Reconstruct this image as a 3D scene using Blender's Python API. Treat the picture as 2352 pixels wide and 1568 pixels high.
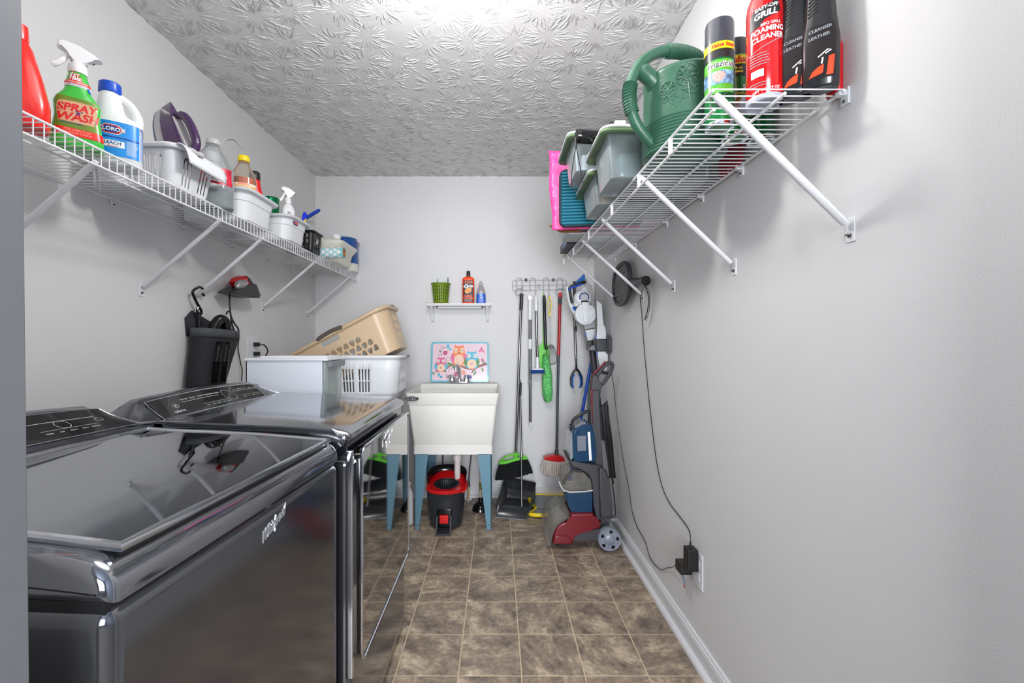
import bpy, bmesh, math, random
from mathutils import Vector, Matrix
PI = math.pi
rnd = random.Random(7)
for o in list(bpy.data.objects):
    bpy.data.objects.remove(o, do_unlink=True)
SC = bpy.context.scene
COL = SC.collection
# ---------------------------------------------------------------- camera, world, lights, exposure
F, CX, CY, H0 = 1035.0, 1141.0, 788.0, 1.167      # focal length and principal point in pixels of the 2352 x 1568 frame, eye height in metres
cam = bpy.data.objects.new('camera', bpy.data.cameras.new('camera'))
COL.objects.link(cam)
cam.location = (0, 0, H0); cam.rotation_euler = (PI/2, 0, 0)
cam.data.sensor_width = 36.0; cam.data.lens = F/2352*36.0
cam.data.shift_x = (1176-CX)/2352; cam.data.shift_y = (CY-784)/2352
cam.data.clip_start = 0.02
SC.camera = cam
w = bpy.data.worlds.new('world'); SC.world = w; w.use_nodes = True
w.node_tree.nodes['Background'].inputs['Color'].default_value = (0.62, 0.78, 1.0, 1)
w.node_tree.nodes['Background'].inputs['Strength'].default_value = 0.25
SC.view_settings.view_transform = 'Standard'; SC.view_settings.look = 'None'
SC.view_settings.exposure = 0.22; SC.view_settings.gamma = 1.0; SC.view_settings.use_curve_mapping = False
def lamp(name, kind, loc, power, color=(1, 1, 1), size=0.1, rot=(0, 0, 0), size_y=None):
    l = bpy.data.lights.new(name, kind); o = bpy.data.objects.new(name, l); COL.objects.link(o)
    o.location = loc; o.rotation_euler = rot; l.energy = power; l.color = color
    if kind == 'POINT': l.shadow_soft_size = size
    if kind == 'AREA':
        l.size = size
        if size_y: l.shape = 'RECTANGLE'; l.size_y = size_y
        else: l.shape = 'DISK'
    return o
lamp('assumed_ceiling_lamp', 'POINT', (-0.12, 1.30, 2.20), 21, (1.0, 0.985, 0.96), 0.07)  # assumed lamp, out of view, inferred from the ceiling glow
lamp('bounce_fill', 'AREA', (-0.1, 1.0, 2.41), 5.5, (1.0, 0.99, 0.97), 1.05)  # added fill lamp, stands in for light bounced off the ceiling
lamp('doorway_fill', 'AREA', (0.22, -2.2, 1.35), 150, (0.95, 0.97, 1.0), 1.5, (math.radians(98), 0, 0), 1.5)  # added area lamp in the unseen hall, fills the room as assumed daylight

# ---------------------------------------------------------------- helpers
def P(px, py, y):
    """real-world point that lies at depth y on the line of sight through a pixel"""
    return Vector(((px-CX)*y/F, y, H0-(py-CY)*y/F))
def lin(c):
    return tuple((v/255/12.92 if v/255 <= 0.04045 else ((v/255+0.055)/1.055)**2.4) for v in c)
def mat(name, rgb, rough=0.5, metal=0.0, var=0.04, vscale=30.0, bump=0.0, bscale=200.0, emit=0.0, coat=0.0, spec=None, sss=0.0, stretch=None):
    m = bpy.data.materials.new(name); m.use_nodes = True
    nt = m.node_tree; N = nt.nodes; L = nt.links
    b = N['Principled BSDF']; c = lin(rgb)
    b.inputs['Roughness'].default_value = rough; b.inputs['Metallic'].default_value = metal
    if coat: b.inputs['Coat Weight'].default_value = coat; b.inputs['Coat Roughness'].default_value = 0.06
    if spec is not None: b.inputs['Specular IOR Level'].default_value = spec
    tc = N.new('ShaderNodeTexCoord'); src = tc.outputs['Object']
    if stretch:
        mp = N.new('ShaderNodeMapping'); mp.inputs['Scale'].default_value = stretch
        L.new(src, mp.inputs['Vector']); src = mp.outputs['Vector']
    n = N.new('ShaderNodeTexNoise'); n.inputs['Scale'].default_value = vscale; n.inputs['Detail'].default_value = 3
    L.new(src, n.inputs['Vector'])
    r = N.new('ShaderNodeValToRGB')
    r.color_ramp.elements[0].position = 0.3; r.color_ramp.elements[1].position = 0.7
    r.color_ramp.elements[0].color = tuple(max(0, v*(1-var)) for v in c)+(1,)
    r.color_ramp.elements[1].color = tuple(min(1, v*(1+var)) for v in c)+(1,)
    L.new(n.outputs['Fac'], r.inputs['Fac']); L.new(r.outputs['Color'], b.inputs['Base Color'])
    if bump:
        n2 = N.new('ShaderNodeTexNoise'); n2.inputs['Scale'].default_value = bscale; n2.inputs['Detail'].default_value = 2
        L.new(src, n2.inputs['Vector'])
        bp = N.new('ShaderNodeBump'); bp.inputs['Strength'].default_value = bump; bp.inputs['Distance'].default_value = 0.002
        L.new(n2.outputs['Fac'], bp.inputs['Height']); L.new(bp.outputs['Normal'], b.inputs['Normal'])
    if emit:
        b.inputs['Emission Color'].default_value = c+(1,); b.inputs['Emission Strength'].default_value = emit
    return m
def clear(name, rgb, haze=0.25, rough=0.12):
    """thin clear plastic: mostly passes light, hazed a little by a glossy plastic surface"""
    m = mat(name, rgb, rough); nt = m.node_tree; N = nt.nodes; L = nt.links
    b = N['Principled BSDF']; out = N['Material Output']
    t = N.new('ShaderNodeBsdfTransparent'); t.inputs['Color'].default_value = tuple(0.35+0.65*v for v in lin(rgb))+(1,)
    fr = N.new('ShaderNodeFresnel'); fr.inputs['IOR'].default_value = 1.45
    ad = N.new('ShaderNodeMath'); ad.operation = 'ADD'; ad.use_clamp = True; ad.inputs[1].default_value = haze
    L.new(fr.outputs['Fac'], ad.inputs[0])
    mx = N.new('ShaderNodeMixShader'); L.new(ad.outputs[0], mx.inputs['Fac'])
    L.new(t.outputs[0], mx.inputs[1]); L.new(b.outputs[0], mx.inputs[2]); L.new(mx.outputs[0], out.inputs['Surface'])
    return m
def catmull(pts, n=6, closed=False):
    p = [Vector(q) for q in pts]; out = []
    m = len(p)
    for i in range(m if closed else m-1):
        a = p[(i-1) % m] if (closed or i > 0) else p[0]*2-p[1]
        b, c = p[i], p[(i+1) % m]
        d = p[(i+2) % m] if (closed or i+2 < m) else p[-1]*2-p[-2]
        for k in range(n):
            t = k/n
            out.append(0.5*((2*b)+(c-a)*t+(2*a-5*b+4*c-d)*t*t+(3*b-a-3*c+d)*t**3))
    if not closed: out.append(p[-1])
    return out
def sq(t, e):
    c = math.cos(t); s = math.sin(t)
    return (math.copysign(abs(c)**(2/e), c), math.copysign(abs(s)**(2/e), s))
def ring(x, y, z, rx, ry=None, n=24, e=2.0):
    ry = rx if ry is None else ry
    return [Vector((x+rx*sq(2*PI*i/n, e)[0], y+ry*sq(2*PI*i/n, e)[1], z)) for i in range(n)]
def rrect(w, h, r, n=5, cx=0, cy=0):
    """rounded rectangle outline, width w, height h"""
    out = []
    for (sx, sy, a0) in ((1, 1, 0), (-1, 1, 90), (-1, -1, 180), (1, -1, 270)):
        for k in range(n+1):
            a = math.radians(a0+90*k/n)
            out.append((cx+sx*(w/2-r)+r*math.cos(a), cy+sy*(h/2-r)+r*math.sin(a)))
    return out
class MB:
    def __init__(s, world=False):
        s.bm = bmesh.new(); s.M = Matrix(); s.world = world; s.bev = False
    def v(s, co): return s.bm.verts.new(s.M @ Vector(co))
    def f(s, vs):
        try: return s.bm.faces.new(vs)
        except ValueError: return None
    def loft(s, rings, closed=True, caps=(1, 1), ring_closed=False):
        vs = [[s.v(p) for p in r] for r in rings]; n = len(vs[0])
        pairs = list(zip(vs, vs[1:]))
        if ring_closed: pairs.append((vs[-1], vs[0]))
        for a, b in pairs:
            for i in range(n if closed else n-1):
                j = (i+1) % n; s.f([a[i], a[j], b[j], b[i]])
        if caps[0] and not ring_closed: s.f(vs[0][::-1])
        if caps[1] and not ring_closed: s.f(vs[-1])
        return s
    def lathe(s, prof, c=(0, 0, 0), seg=24, axis='z', caps=(1, 1)):
        rings = []
        for r, h in prof:
            rr = []
            for i in range(seg):
                a = 2*PI*i/seg; x, y = max(r, 1e-4)*math.cos(a), max(r, 1e-4)*math.sin(a)
                rr.append(Vector(c)+(Vector((x, y, h)) if axis == 'z' else Vector((x, h, y)) if axis == 'y' else Vector((h, x, y))))
            rings.append(rr)
        return s.loft(rings, caps=caps)
    def tube(s, pts, r, seg=8, closed=False, caps=True, flat=1.0, up=None):
        pts = [Vector(p) for p in pts]; n = len(pts)
        rs = r if isinstance(r, (list, tuple)) else [r]*n
        tg = []
        for i in range(n):
            a = pts[(i-1) % n] if (closed or i) else pts[0]; b = pts[(i+1) % n] if (closed or i < n-1) else pts[-1]
            d = b-a; tg.append(d.normalized() if d.length > 1e-9 else Vector((0, 0, 1)))
        u = Vector(up) if up else (Vector((0, 0, 1)) if abs(tg[0].z) < 0.9 else Vector((1, 0, 0)))
        rings = []
        for i in range(n):
            u = (u-tg[i]*u.dot(tg[i]))
            if u.length < 1e-6: u = tg[i].orthogonal()
            u.normalize(); w_ = tg[i].cross(u)
            rings.append([pts[i]+rs[i]*(u*math.cos(2*PI*k/seg)*flat+w_*math.sin(2*PI*k/seg)) for k in range(seg)])
        return s.loft(rings, caps=(caps, caps), ring_closed=closed)
    def cyl(s, a, b, r0, r1=None, seg=16, caps=True):
        return s.tube([a, b], [r0, r0 if r1 is None else r1], seg, caps=caps)
    def box(s, a, b, bev=0.0, seg=2):
        x0, y0, z0 = [min(p, q) for p, q in zip(a, b)]; x1, y1, z1 = [max(p, q) for p, q in zip(a, b)]
        q = [s.v(c) for c in ((x0, y0, z0), (x1, y0, z0), (x1, y1, z0), (x0, y1, z0), (x0, y0, z1), (x1, y0, z1), (x1, y1, z1), (x0, y1, z1))]
        fs = [s.f([q[i] for i in t]) for t in ((3, 2, 1, 0), (4, 5, 6, 7), (0, 1, 5, 4), (1, 2, 6, 5), (2, 3, 7, 6), (3, 0, 4, 7))]
        if bev:
            s.bev = True
            es = {e for f in fs for e in f.edges}
            bmesh.ops.bevel(s.bm, geom=list(es), offset=bev, segments=seg, affect='EDGES', profile=0.5)
        return s
    def prism(s, pts, fn, t0, t1, bev=0.0, seg=2, ends=(1, 1)):
        a = [s.v(fn(u, v, t0)) for u, v in pts]; b = [s.v(fn(u, v, t1)) for u, v in pts]; n = len(pts)
        for i in range(n): s.f([a[i], a[(i+1) % n], b[(i+1) % n], b[i]])
        fa = s.f(a[::-1]); fb = s.f(b)
        if bev:
            s.bev = True
            es = []
            if ends[0]: es += list(fa.edges)
            if ends[1]: es += list(fb.edges)
            bmesh.ops.bevel(s.bm, geom=es, offset=bev, segments=seg, affect='EDGES', profile=0.5)
        return s
    def pxprism(s, pts, y0, y1, bev=0.0, seg=2):
        """outline given in photo pixels, its front face at depth y0, thickness to y1"""
        w_ = [P(a, b, y0) for a, b in pts]
        return s.prism([(q.x, q.z) for q in w_], lambda u, v, t: (u, t, v), y0, y1, bev, seg)
    def ball(s, c, rx, ry=None, rz=None, nu=16, nv=10):
        ry = rx if ry is None else ry; rz = rx if rz is None else rz
        return s.loft([[Vector((c[0]+rx*max(math.sin(PI*j/nv), 1e-3)*math.cos(2*PI*i/nu), c[1]+ry*max(math.sin(PI*j/nv), 1e-3)*math.sin(2*PI*i/nu), c[2]-rz*math.cos(PI*j/nv))) for i in range(nu)] for j in range(nv+1)])
    def grid(s, fn, us, vs, skip=None):
        V = [[s.v(fn(u, v)) for v in vs] for u in us]
        for i in range(len(us)-1):
            for j in range(len(vs)-1):
                if skip and skip(i, j): continue
                s.f([V[i][j], V[i+1][j], V[i+1][j+1], V[i][j+1]])
        return s
    def poly(s, pts): return s.f([s.v(p) for p in pts])
    def text(s, body, size, fn, align='CENTER', bold=0.0, depth=0.0, shear=0.0):
        cu = bpy.data.curves.new('lettering', 'FONT'); cu.body = body; cu.size = size; cu.align_x = align; cu.align_y = 'CENTER'
        cu.offset = bold; cu.extrude = depth; cu.shear = shear; cu.resolution_u = 3
        ob = bpy.data.objects.new('lettering', cu); me = bpy.data.meshes.new_from_object(ob)
        vs = [s.v(fn(v.co.x, v.co.y, v.co.z)) for v in me.vertices]
        for p in me.polygons: s.f([vs[i] for i in p.vertices])
        bpy.data.objects.remove(ob); bpy.data.curves.remove(cu); bpy.data.meshes.remove(me)
        return s
    def mesh(s, name, angle=35, inv=None, recalc=True):
        if inv is not None: bmesh.ops.transform(s.bm, matrix=inv, verts=s.bm.verts)
        if recalc: bmesh.ops.recalc_face_normals(s.bm, faces=s.bm.faces)
        for f in s.bm.faces: f.smooth = True
        lim = math.radians(angle)
        for e in s.bm.edges:
            if len(e.link_faces) == 2 and e.calc_face_angle(0) > lim: e.smooth = False
        me = bpy.data.meshes.new(name); s.bm.to_mesh(me); s.bm.free()
        return me
WM = {}
def tag(o, label=None, cat=None, group=None, kind=None):
    if label: o['label'] = label
    if cat: o['category'] = cat
    if group: o['group'] = group
    if kind: o['kind'] = kind
    return o
def thing(name, label, cat, loc=(0, 0, 0), rz=0.0, group=None):
    o = bpy.data.objects.new(name, None); COL.objects.link(o); o.empty_display_size = 0.05
    o.location = loc; o.rotation_euler = (0, 0, rz)
    WM[o.name] = Matrix.Translation(Vector(loc)) @ Matrix.Rotation(rz, 4, 'Z')
    return tag(o, label, cat, group)
def part(name, mb, m, parent=None, label=None, angle=35, solid=0.0, kind=None, recalc=True):
    W = WM[parent.name] if parent is not None else Matrix()
    me = mb.mesh(name, angle, W.inverted() if (mb.world and parent is not None) else None, recalc)
    me.materials.append(m)
    o = bpy.data.objects.new(name, me); COL.objects.link(o)
    if parent is not None: o.parent = parent
    WM[o.name] = W
    if solid:
        md = o.modifiers.new('thickness', 'SOLIDIFY'); md.thickness = solid; md.offset = 0
    if mb.bev and not solid:
        wn = o.modifiers.new('weighted_normals', 'WEIGHTED_NORMAL'); wn.keep_sharp = True; wn.weight = 90
    if label: o['label'] = label
    if kind: o['kind'] = kind
    return o
def solo(name, mb, m, label, cat, loc=(0, 0, 0), rz=0.0, group=None, **kw):
    Wm = Matrix.Translation(Vector(loc)) @ Matrix.Rotation(rz, 4, 'Z')
    if mb.world: bmesh.ops.transform(mb.bm, matrix=Wm.inverted(), verts=mb.bm.verts); mb.world = False
    o = part(name, mb, m, None, **kw); o.location = loc; o.rotation_euler = (0, 0, rz); WM[o.name] = Wm
    return tag(o, label, cat, group)
def structure(name, mb, m, parent=None, **kw):
    o = part(name, mb, m, parent, **kw); o['kind'] = 'structure'; return o
def copypart(src, parent, loc=None, rot=None, scale=None):
    c = src.copy(); COL.objects.link(c); c.parent = parent
    if loc is not None: c.location = loc
    if rot is not None: c.rotation_euler = rot
    if scale is not None: c.scale = scale
    return c
FLAT = set()
# flat print helpers: fn maps (u, v, lift) to the surface
def disc(mb, fn, u, v, ru, rv=None, lift=0.0, n=20, a=0.0):
    rv = ru if rv is None else rv
    if ru > 0.008 and fn not in FLAT and abs(u) < 1: return blob(mb, fn, [(u+ru*math.cos(2*PI*i/n), v+rv*math.sin(2*PI*i/n)) for i in range(n)], lift, 0)
    mb.poly([fn(u+ru*math.cos(2*PI*i/n)*math.cos(a)-rv*math.sin(2*PI*i/n)*math.sin(a), v+ru*math.cos(2*PI*i/n)*math.sin(a)+rv*math.sin(2*PI*i/n)*math.cos(a), lift) for i in range(n)])
def stroke(mb, fn, pts, wd, lift=0.0, sm=5):
    p = catmull([(a, b, 0) for a, b in pts], sm) if sm and len(pts) > 2 else [Vector((a, b, 0)) for a, b in pts]
    L_ = []
    for i, q in enumerate(p):
        d = (p[min(i+1, len(p)-1)]-p[max(i-1, 0)]); d.normalize(); n_ = Vector((-d.y, d.x, 0))
        ww = wd[0]+(wd[1]-wd[0])*i/(len(p)-1) if isinstance(wd, tuple) else wd
        L_.append((q+n_*ww/2, q-n_*ww/2))
    for (a, b), (c, d) in zip(L_, L_[1:]):
        mb.poly([fn(a.x, a.y, lift), fn(b.x, b.y, lift), fn(d.x, d.y, lift), fn(c.x, c.y, lift)])
def blob(mb, fn, pts, lift=0.0, sm=4):
    p = catmull([(a, b, 0) for a, b in pts], sm, closed=True) if sm else [Vector((a, b, 0)) for a, b in pts]
    if not getattr(fn, 'curved', True) or fn in FLAT: mb.poly([fn(q.x, q.y, lift) for q in p]); return
    u0 = min(q.x for q in p); u1 = max(q.x for q in p); n_ = 14; cols_ = []
    for i in range(n_+1):
        u = u0+(u1-u0)*min(max(i/n_, 0.004), 0.996); cr = []
        for a, b in zip(p, p[1:]+p[:1]):
            if (a.x-u)*(b.x-u) <= 0 and a.x != b.x: cr.append(a.y+(b.y-a.y)*(u-a.x)/(b.x-a.x))
        if cr: cols_.append((u, min(cr), max(cr)))
    V = [[mb.v(fn(u, a+(b-a)*k/3, lift)) for k in range(4)] for u, a, b in cols_]
    for A_, B_ in zip(V, V[1:]):
        for k in range(3): mb.f([A_[k], B_[k], B_[k+1], A_[k+1]])

# ---------------------------------------------------------------- common materials
M = dict(
 white_plastic=mat('white_plastic', (225, 228, 232), 0.35, var=0.015),
 cap_white=mat('cap_white', (235, 237, 240), 0.3, var=0.01),
 wire=mat('white_coated_wire', (232, 233, 236), 0.28, var=0.02),
 black=mat('black_plastic', (24, 25, 28), 0.38, var=0.1),
 blackgloss=mat('black_gloss', (14, 15, 18), 0.15, var=0.1),
 dark=mat('dark_grey_plastic', (52, 54, 60), 0.45, var=0.06),
 grey=mat('grey_plastic', (120, 124, 132), 0.4, var=0.05),
 chrome=mat('chrome', (225, 228, 232), 0.08, 1.0, var=0.02),
 steel=mat('brushed_steel', (122, 122, 124), 0.28, 1.0, var=0.06, stretch=(8, 8, 0.5)),
 red=mat('red_plastic', (205, 14, 20), 0.32, var=0.04),
 blue=mat('blue_plastic', (10, 95, 205), 0.35, var=0.04),
 navy=mat('navy_plastic', (16, 52, 150), 0.35, var=0.05),
 yellow=mat('yellow_plastic', (245, 215, 20), 0.4, var=0.04),
 lime=mat('lime_plastic', (95, 205, 40), 0.4, var=0.05),
 whiteprint=mat('white_print', (240, 240, 242), 0.4, var=0.0),
 blackprint=mat('black_print', (22, 22, 26), 0.4, var=0.0),
 redprint=mat('red_print', (215, 22, 22), 0.4, var=0.0),
 yellowprint=mat('yellow_print', (252, 226, 10), 0.4, var=0.0),
 blueprint=mat('blue_print', (20, 90, 200), 0.4, var=0.0),
 greyprint=mat('grey_print', (150, 155, 160), 0.4, var=0.0),
 orangeprint=mat('orange_print', (250, 75, 15), 0.4, var=0.0),
)
# ---------------------------------------------------------------- room shell
XL, XR, YB, YF, ZC = -1.382, 0.742, 3.43, 0.42, 2.44
wall_m = mat('painted_wall', (220, 220, 221), 0.72, var=0.012, vscale=3, bump=0.25, bscale=260)
ceil_m = mat('stomped_ceiling', (222, 222, 223), 0.75, var=0.01, vscale=4, bump=0.5, bscale=130)
structure('wall_left', MB().box((XL-0.1, YF, 0), (XL, YB+0.1, ZC)), wall_m)
structure('wall_right', MB().box((XR, YF, 0), (XR+0.1, YB+0.1, ZC)), wall_m)
structure('wall_back', MB().box((XL, YB, 0), (XR, YB+0.1, ZC)), wall_m)
ceil_o = structure('ceiling', MB().box((XL-0.1, YF-0.1, ZC), (XR+0.1, YB+0.1, ZC+0.1)), ceil_m)
# stomp-brush plaster: fans of raised ridges round every brush print
rr_ = random.Random(11); rv, rf_ = [], []
gy = 0
y = 0.5
while y < YB+0.1:
    x = XL+0.04+(gy % 2)*0.09
    while x < XR+0.1:
        cx, cy = x+rr_.uniform(-.035, .035), y+rr_.uniform(-.03, .03); n_ = rr_.randint(44, 56); ph = rr_.random()*6.28
        for i in range(n_):
            a = ph+2*PI*(i+rr_.uniform(-.35, .35))/n_; r0 = rr_.uniform(0.022, 0.055); ln = rr_.uniform(0.025, 0.075)*(1.0 if rr_.random() < 0.8 else 1.3)
            bend = rr_.uniform(-.5, .5); wd = rr_.uniform(0.0009, 0.0019); ht = rr_.uniform(0.0018, 0.0052); px_, py_ = cx+r0*math.cos(a), cy+r0*math.sin(a); an = a-bend*0.3
            m_ = 4; base = len(rv)
            for k in range(m_+1):
                t = k/m_; q_ = math.sin(PI*min(1, t*0.85+0.12))
                rv += [(px_-wd*q_*math.sin(an), py_+wd*q_*math.cos(an), ZC+0.0003), (px_, py_, ZC-ht*q_*rr_.uniform(0.7, 1.25)), (px_+wd*q_*math.sin(an), py_-wd*q_*math.cos(an), ZC+0.0003)]
                if k < m_:
                    b0 = base+3*k; rf_ += [(b0, b0+3, b0+4, b0+1), (b0+1, b0+4, b0+5, b0+2)]
                an += bend/m_+rr_.uniform(-.22, .22); px_ += ln/m_*math.cos(an); py_ += ln/m_*math.sin(an)
                px_ = min(max(px_, XL+0.003), XR-0.003); py_ = min(py_, YB-0.003)
        x += 0.185
    y += 0.155; gy += 1
rme = bpy.data.meshes.new('plaster_ridges'); rme.from_pydata(rv, [], rf_); rme.materials.append(ceil_m)
ro_ = bpy.data.objects.new('plaster_ridges', rme); COL.objects.link(ro_); ro_.parent = ceil_o; ro_['kind'] = 'stuff'
rme.polygons.foreach_set('use_smooth', [True]*len(rme.polygons))
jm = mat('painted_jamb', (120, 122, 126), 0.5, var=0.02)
wf = MB(); wf.box((XL-0.1, YF-0.115, 0), (-0.462, YF, ZC)); wf.box((0.62, YF-0.115, 0), (XR+0.1, YF, ZC)); wf.box((-0.462, YF-0.115, 2.06), (0.62, YF, ZC))
structure('wall_front', wf, wall_m)
j = MB(); j.box((-0.443, YF-0.13, 0), (-0.431, YF+0.006, 2.06), 0.002)
jo = structure('door_1', j, jm); jo.rotation_euler = (0, math.radians(-0.67), 0)
# hall behind the doorway
hall_m = mat('hall_wall', (120, 128, 140), 0.8, var=0.02)
hw = MB(); hw.box((-1.6, -2.5, 0), (-1.5, YF-0.13, ZC)); hw.box((1.6, -2.5, 0), (1.7, YF-0.13, ZC)); hw.box((-1.5, -2.6, 0), (1.6, -2.5, ZC)); hw.box((-1.6, -2.6, ZC), (1.7, YF-0.12, ZC+0.1))
structure('wall_hall', hw, hall_m)
hwn = MB(); hwn.box((-0.10, -2.499, 0.95), (0.45, -2.49, 1.95)); structure('assumed_window_1', hwn, mat('assumed_window_glow', (150, 190, 255), 0.3, emit=3.0))  # window assumed in the unseen hall, glowing pane added for washer corner highlight
# baseboards and quarter round
bw = mat('trim_paint', (222, 223, 226), 0.35, var=0.01)
bprof = [(0, 0), (0.012, 0), (0.012, 0.066), (0.0095, 0.068), (0.0095, 0.071), (0.0125, 0.0735), (0.0125, 0.077), (0.009, 0.0795), (0.0075, 0.083), (0.0085, 0.086), (0.006, 0.090), (0, 0.0905)]
qprof = [(0.012, 0), (0.030, 0), (0.0295, 0.006), (0.027, 0.012), (0.022, 0.017), (0.016, 0.0195), (0.012, 0.020)]
structure('baseboard_right', MB().prism(bprof, lambda u, v, t: (XR-u, t, v), YF, YB), bw, angle=12)
structure('trim_1', MB().prism(qprof, lambda u, v, t: (XR-u, t, v), YF, YB), bw, angle=12)
structure('baseboard_back', MB().prism(bprof, lambda u, v, t: (t, YB-u, v), XL, XR), bw, angle=12)
structure('trim_2', MB().prism(qprof, lambda u, v, t: (t, YB-u, v), XL, XR), bw, angle=12)
# floor: sheet with a tile pattern pressed in; every tile is its own piece
grout_m = mat('floor_grout', (205, 186, 156), 0.6, var=0.08, vscale=60)
fl = structure('floor', MB().box((XL-0.1, YF-0.1, -0.05), (XR+0.1, YB+0.1, -0.0012)), grout_m)
structure('floor_hall', MB().box((-1.7, -2.6, -0.05), (1.7, YF-0.1, -0.0012)), mat('hall_carpet', (110, 104, 98), 0.9, var=0.1))
def tile_material():
    m = mat('slate_vinyl', (125, 108, 95), 0.42); nt = m.node_tree; N = nt.nodes; L = nt.links; b = N['Principled BSDF']
    tc = N.new('ShaderNodeTexCoord'); oi = N.new('ShaderNodeObjectInfo')
    rt = N.new('ShaderNodeVectorRotate'); rt.rotation_type = 'Z_AXIS'
    a = N.new('ShaderNodeMath'); a.operation = 'MULTIPLY'; a.inputs[1].default_value = 6.283; L.new(oi.outputs['Random'], a.inputs[0])
    L.new(tc.outputs['Object'], rt.inputs['Vector']); L.new(a.outputs[0], rt.inputs['Angle'])
    o2 = N.new('ShaderNodeMath'); o2.operation = 'MULTIPLY'; o2.inputs[1].default_value = 57.0; L.new(oi.outputs['Random'], o2.inputs[0])
    ad = N.new('ShaderNodeVectorMath'); ad.operation = 'ADD'; L.new(rt.outputs[0], ad.inputs[0]); L.new(o2.outputs[0], ad.inputs[1])
    mp = N.new('ShaderNodeMapping'); mp.inputs['Scale'].default_value = (1.0, 1.6, 1.0); L.new(ad.outputs[0], mp.inputs['Vector'])
    n1 = N.new('ShaderNodeTexNoise'); n1.inputs['Scale'].default_value = 7.5; n1.inputs['Detail'].default_value = 9; n1.inputs['Roughness'].default_value = 0.72; n1.inputs['Distortion'].default_value = 0.35
    L.new(mp.outputs[0], n1.inputs['Vector'])
    r = N.new('ShaderNodeValToRGB'); cr = r.color_ramp
    cols = [(0.34, (96, 84, 75)), (0.44, (128, 113, 100)), (0.51, (143, 127, 111)), (0.56, (162, 145, 125)), (0.68, (198, 182, 158))]
    cr.elements[0].position = cols[0][0]; cr.elements[0].color = lin(cols[0][1])+(1,)
    cr.elements[1].position = cols[-1][0]; cr.elements[1].color = lin(cols[-1][1])+(1,)
    for p_, c in cols[1:-1]:
        e = cr.elements.new(p_); e.color = lin(c)+(1,)
    L.new(n1.outputs['Fac'], r.inputs['Fac'])
    n2 = N.new('ShaderNodeTexNoise'); n2.inputs['Scale'].default_value = 55; n2.inputs['Detail'].default_value = 4; L.new(ad.outputs[0], n2.inputs['Vector'])
    mr = N.new('ShaderNodeMapRange'); mr.inputs[1].default_value = 0.3; mr.inputs[2].default_value = 0.7; mr.inputs[3].default_value = 0.82; mr.inputs[4].default_value = 1.36; L.new(n2.outputs['Fac'], mr.inputs[0])
    mu = N.new('ShaderNodeVectorMath'); mu.operation = 'SCALE'; L.new(r.outputs['Color'], mu.inputs[0]); L.new(mr.outputs[0], mu.inputs['Scale'])
    L.new(mu.outputs[0], b.inputs['Base Color'])
    bp = N.new('ShaderNodeBump'); bp.inputs['Strength'].default_value = 0.35; bp.inputs['Distance'].default_value = 0.0015
    L.new(n1.outputs['Fac'], bp.inputs['Height']); L.new(bp.outputs['Normal'], b.inputs['Normal'])
    return m
tile_m = tile_material()
TX, TY, G = 0.2225, 0.2262, 0.0024
cache = {}
xs = [0.5325+TX*i for i in range(-9, 2)]; ys = [1.5816+TY*i for i in range(-6, 10)]
for x0 in xs:
    for y0 in ys:
        xa, xb = max(x0-TX+G, XL), min(x0-G, XR); ya, yb = max(y0-TY+G, YF-0.1), min(y0-G, YB)
        if xb-xa < 0.01 or yb-ya < 0.01: continue
        key = (round(xb-xa, 3), round(yb-ya, 3))
        if key not in cache:
            cache[key] = part('tile', MB().box((0, 0, -0.0015), (xb-xa, yb-ya, 0), 0.0005, 1), tile_m, fl); o = cache[key]
        else:
            o = copypart(cache[key], fl)
        o.location = (xa, ya, 0)
# assumed ceiling lamp fixture (just out of the frame, above the camera's view)
ft = thing('assumed_ceiling_light', 'assumed round flush ceiling lamp with a chrome pan above the aisle', 'lamp', (-0.12, 1.30, ZC))
part('pan', MB().lathe([(0.02, 0), (0.15, 0), (0.15, -0.02), (0.135, -0.03), (0.02, -0.03)], seg=32), M['chrome'], ft)
part('bulb', MB().lathe([(0.012, -0.03), (0.014, -0.05), (0.030, -0.075), (0.033, -0.095), (0.024, -0.115), (0.004, -0.124)], c=(0.07, 0, 0), seg=16), mat('bulb_glass', (250, 246, 238), 0.3, emit=6), ft)
# ---------------------------------------------------------------- wire shelves
HL = 1.685                                                      # deck height of the left shelf
def wall_clip(parent, x, y, z, s):
    mb = MB(world=True); mb.box((x, y-0.011, z-0.024), (x+s*0.006, y+0.011, z+0.012), 0.002)
    mb.box((x, y-0.008, z-0.006), (x+s*0.022, y+0.008, z+0.006), 0.003)
    c = part('wall_clip', mb, M['white_plastic'], parent)
    part('screw', MB(world=True).lathe([(0.0035, 0), (0.0035, s*0.002), (0.001, s*0.003)], c=(x+s*0.006, y, z-0.016), seg=8, axis='x'), M['steel'], c)
def brace(parent, xw, y, zf, xf, zt, s):
    """diagonal support from a wall foot up to the front rail"""
    mb = MB(world=True)
    a = Vector((xw+s*0.012, y, zf+0.012)); b = Vector((xf-s*0.004, y, zt-0.004))
    mb.tube([a, a.lerp(b, 0.03), a.lerp(b, 0.97), b], [0.008, 0.0095, 0.0095, 0.007], 10, flat=0.8)
    mb.box((xw, y-0.012, zf-0.026), (xw+s*0.003, y+0.012, zf+0.026), 0.0012)
    c = part('support_brace', mb, M['wire'], parent)
    part('screw', MB(world=True).lathe([(0.005, s*0.003), (0.005, s*0.006), (0.002, s*0.008), (0.002, s*0.012)], c=(xw, y, zf-0.012), seg=10, axis='x'), M['steel'], c)
sl = thing('wire_shelf', 'long white wire shelf with a closely barred front lip on the left wall', 'shelf', (XL, 1.0, HL))
xf, xr_ = -1.062, XL+0.012
y0s, y1s = 0.60, YB-0.012
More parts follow.
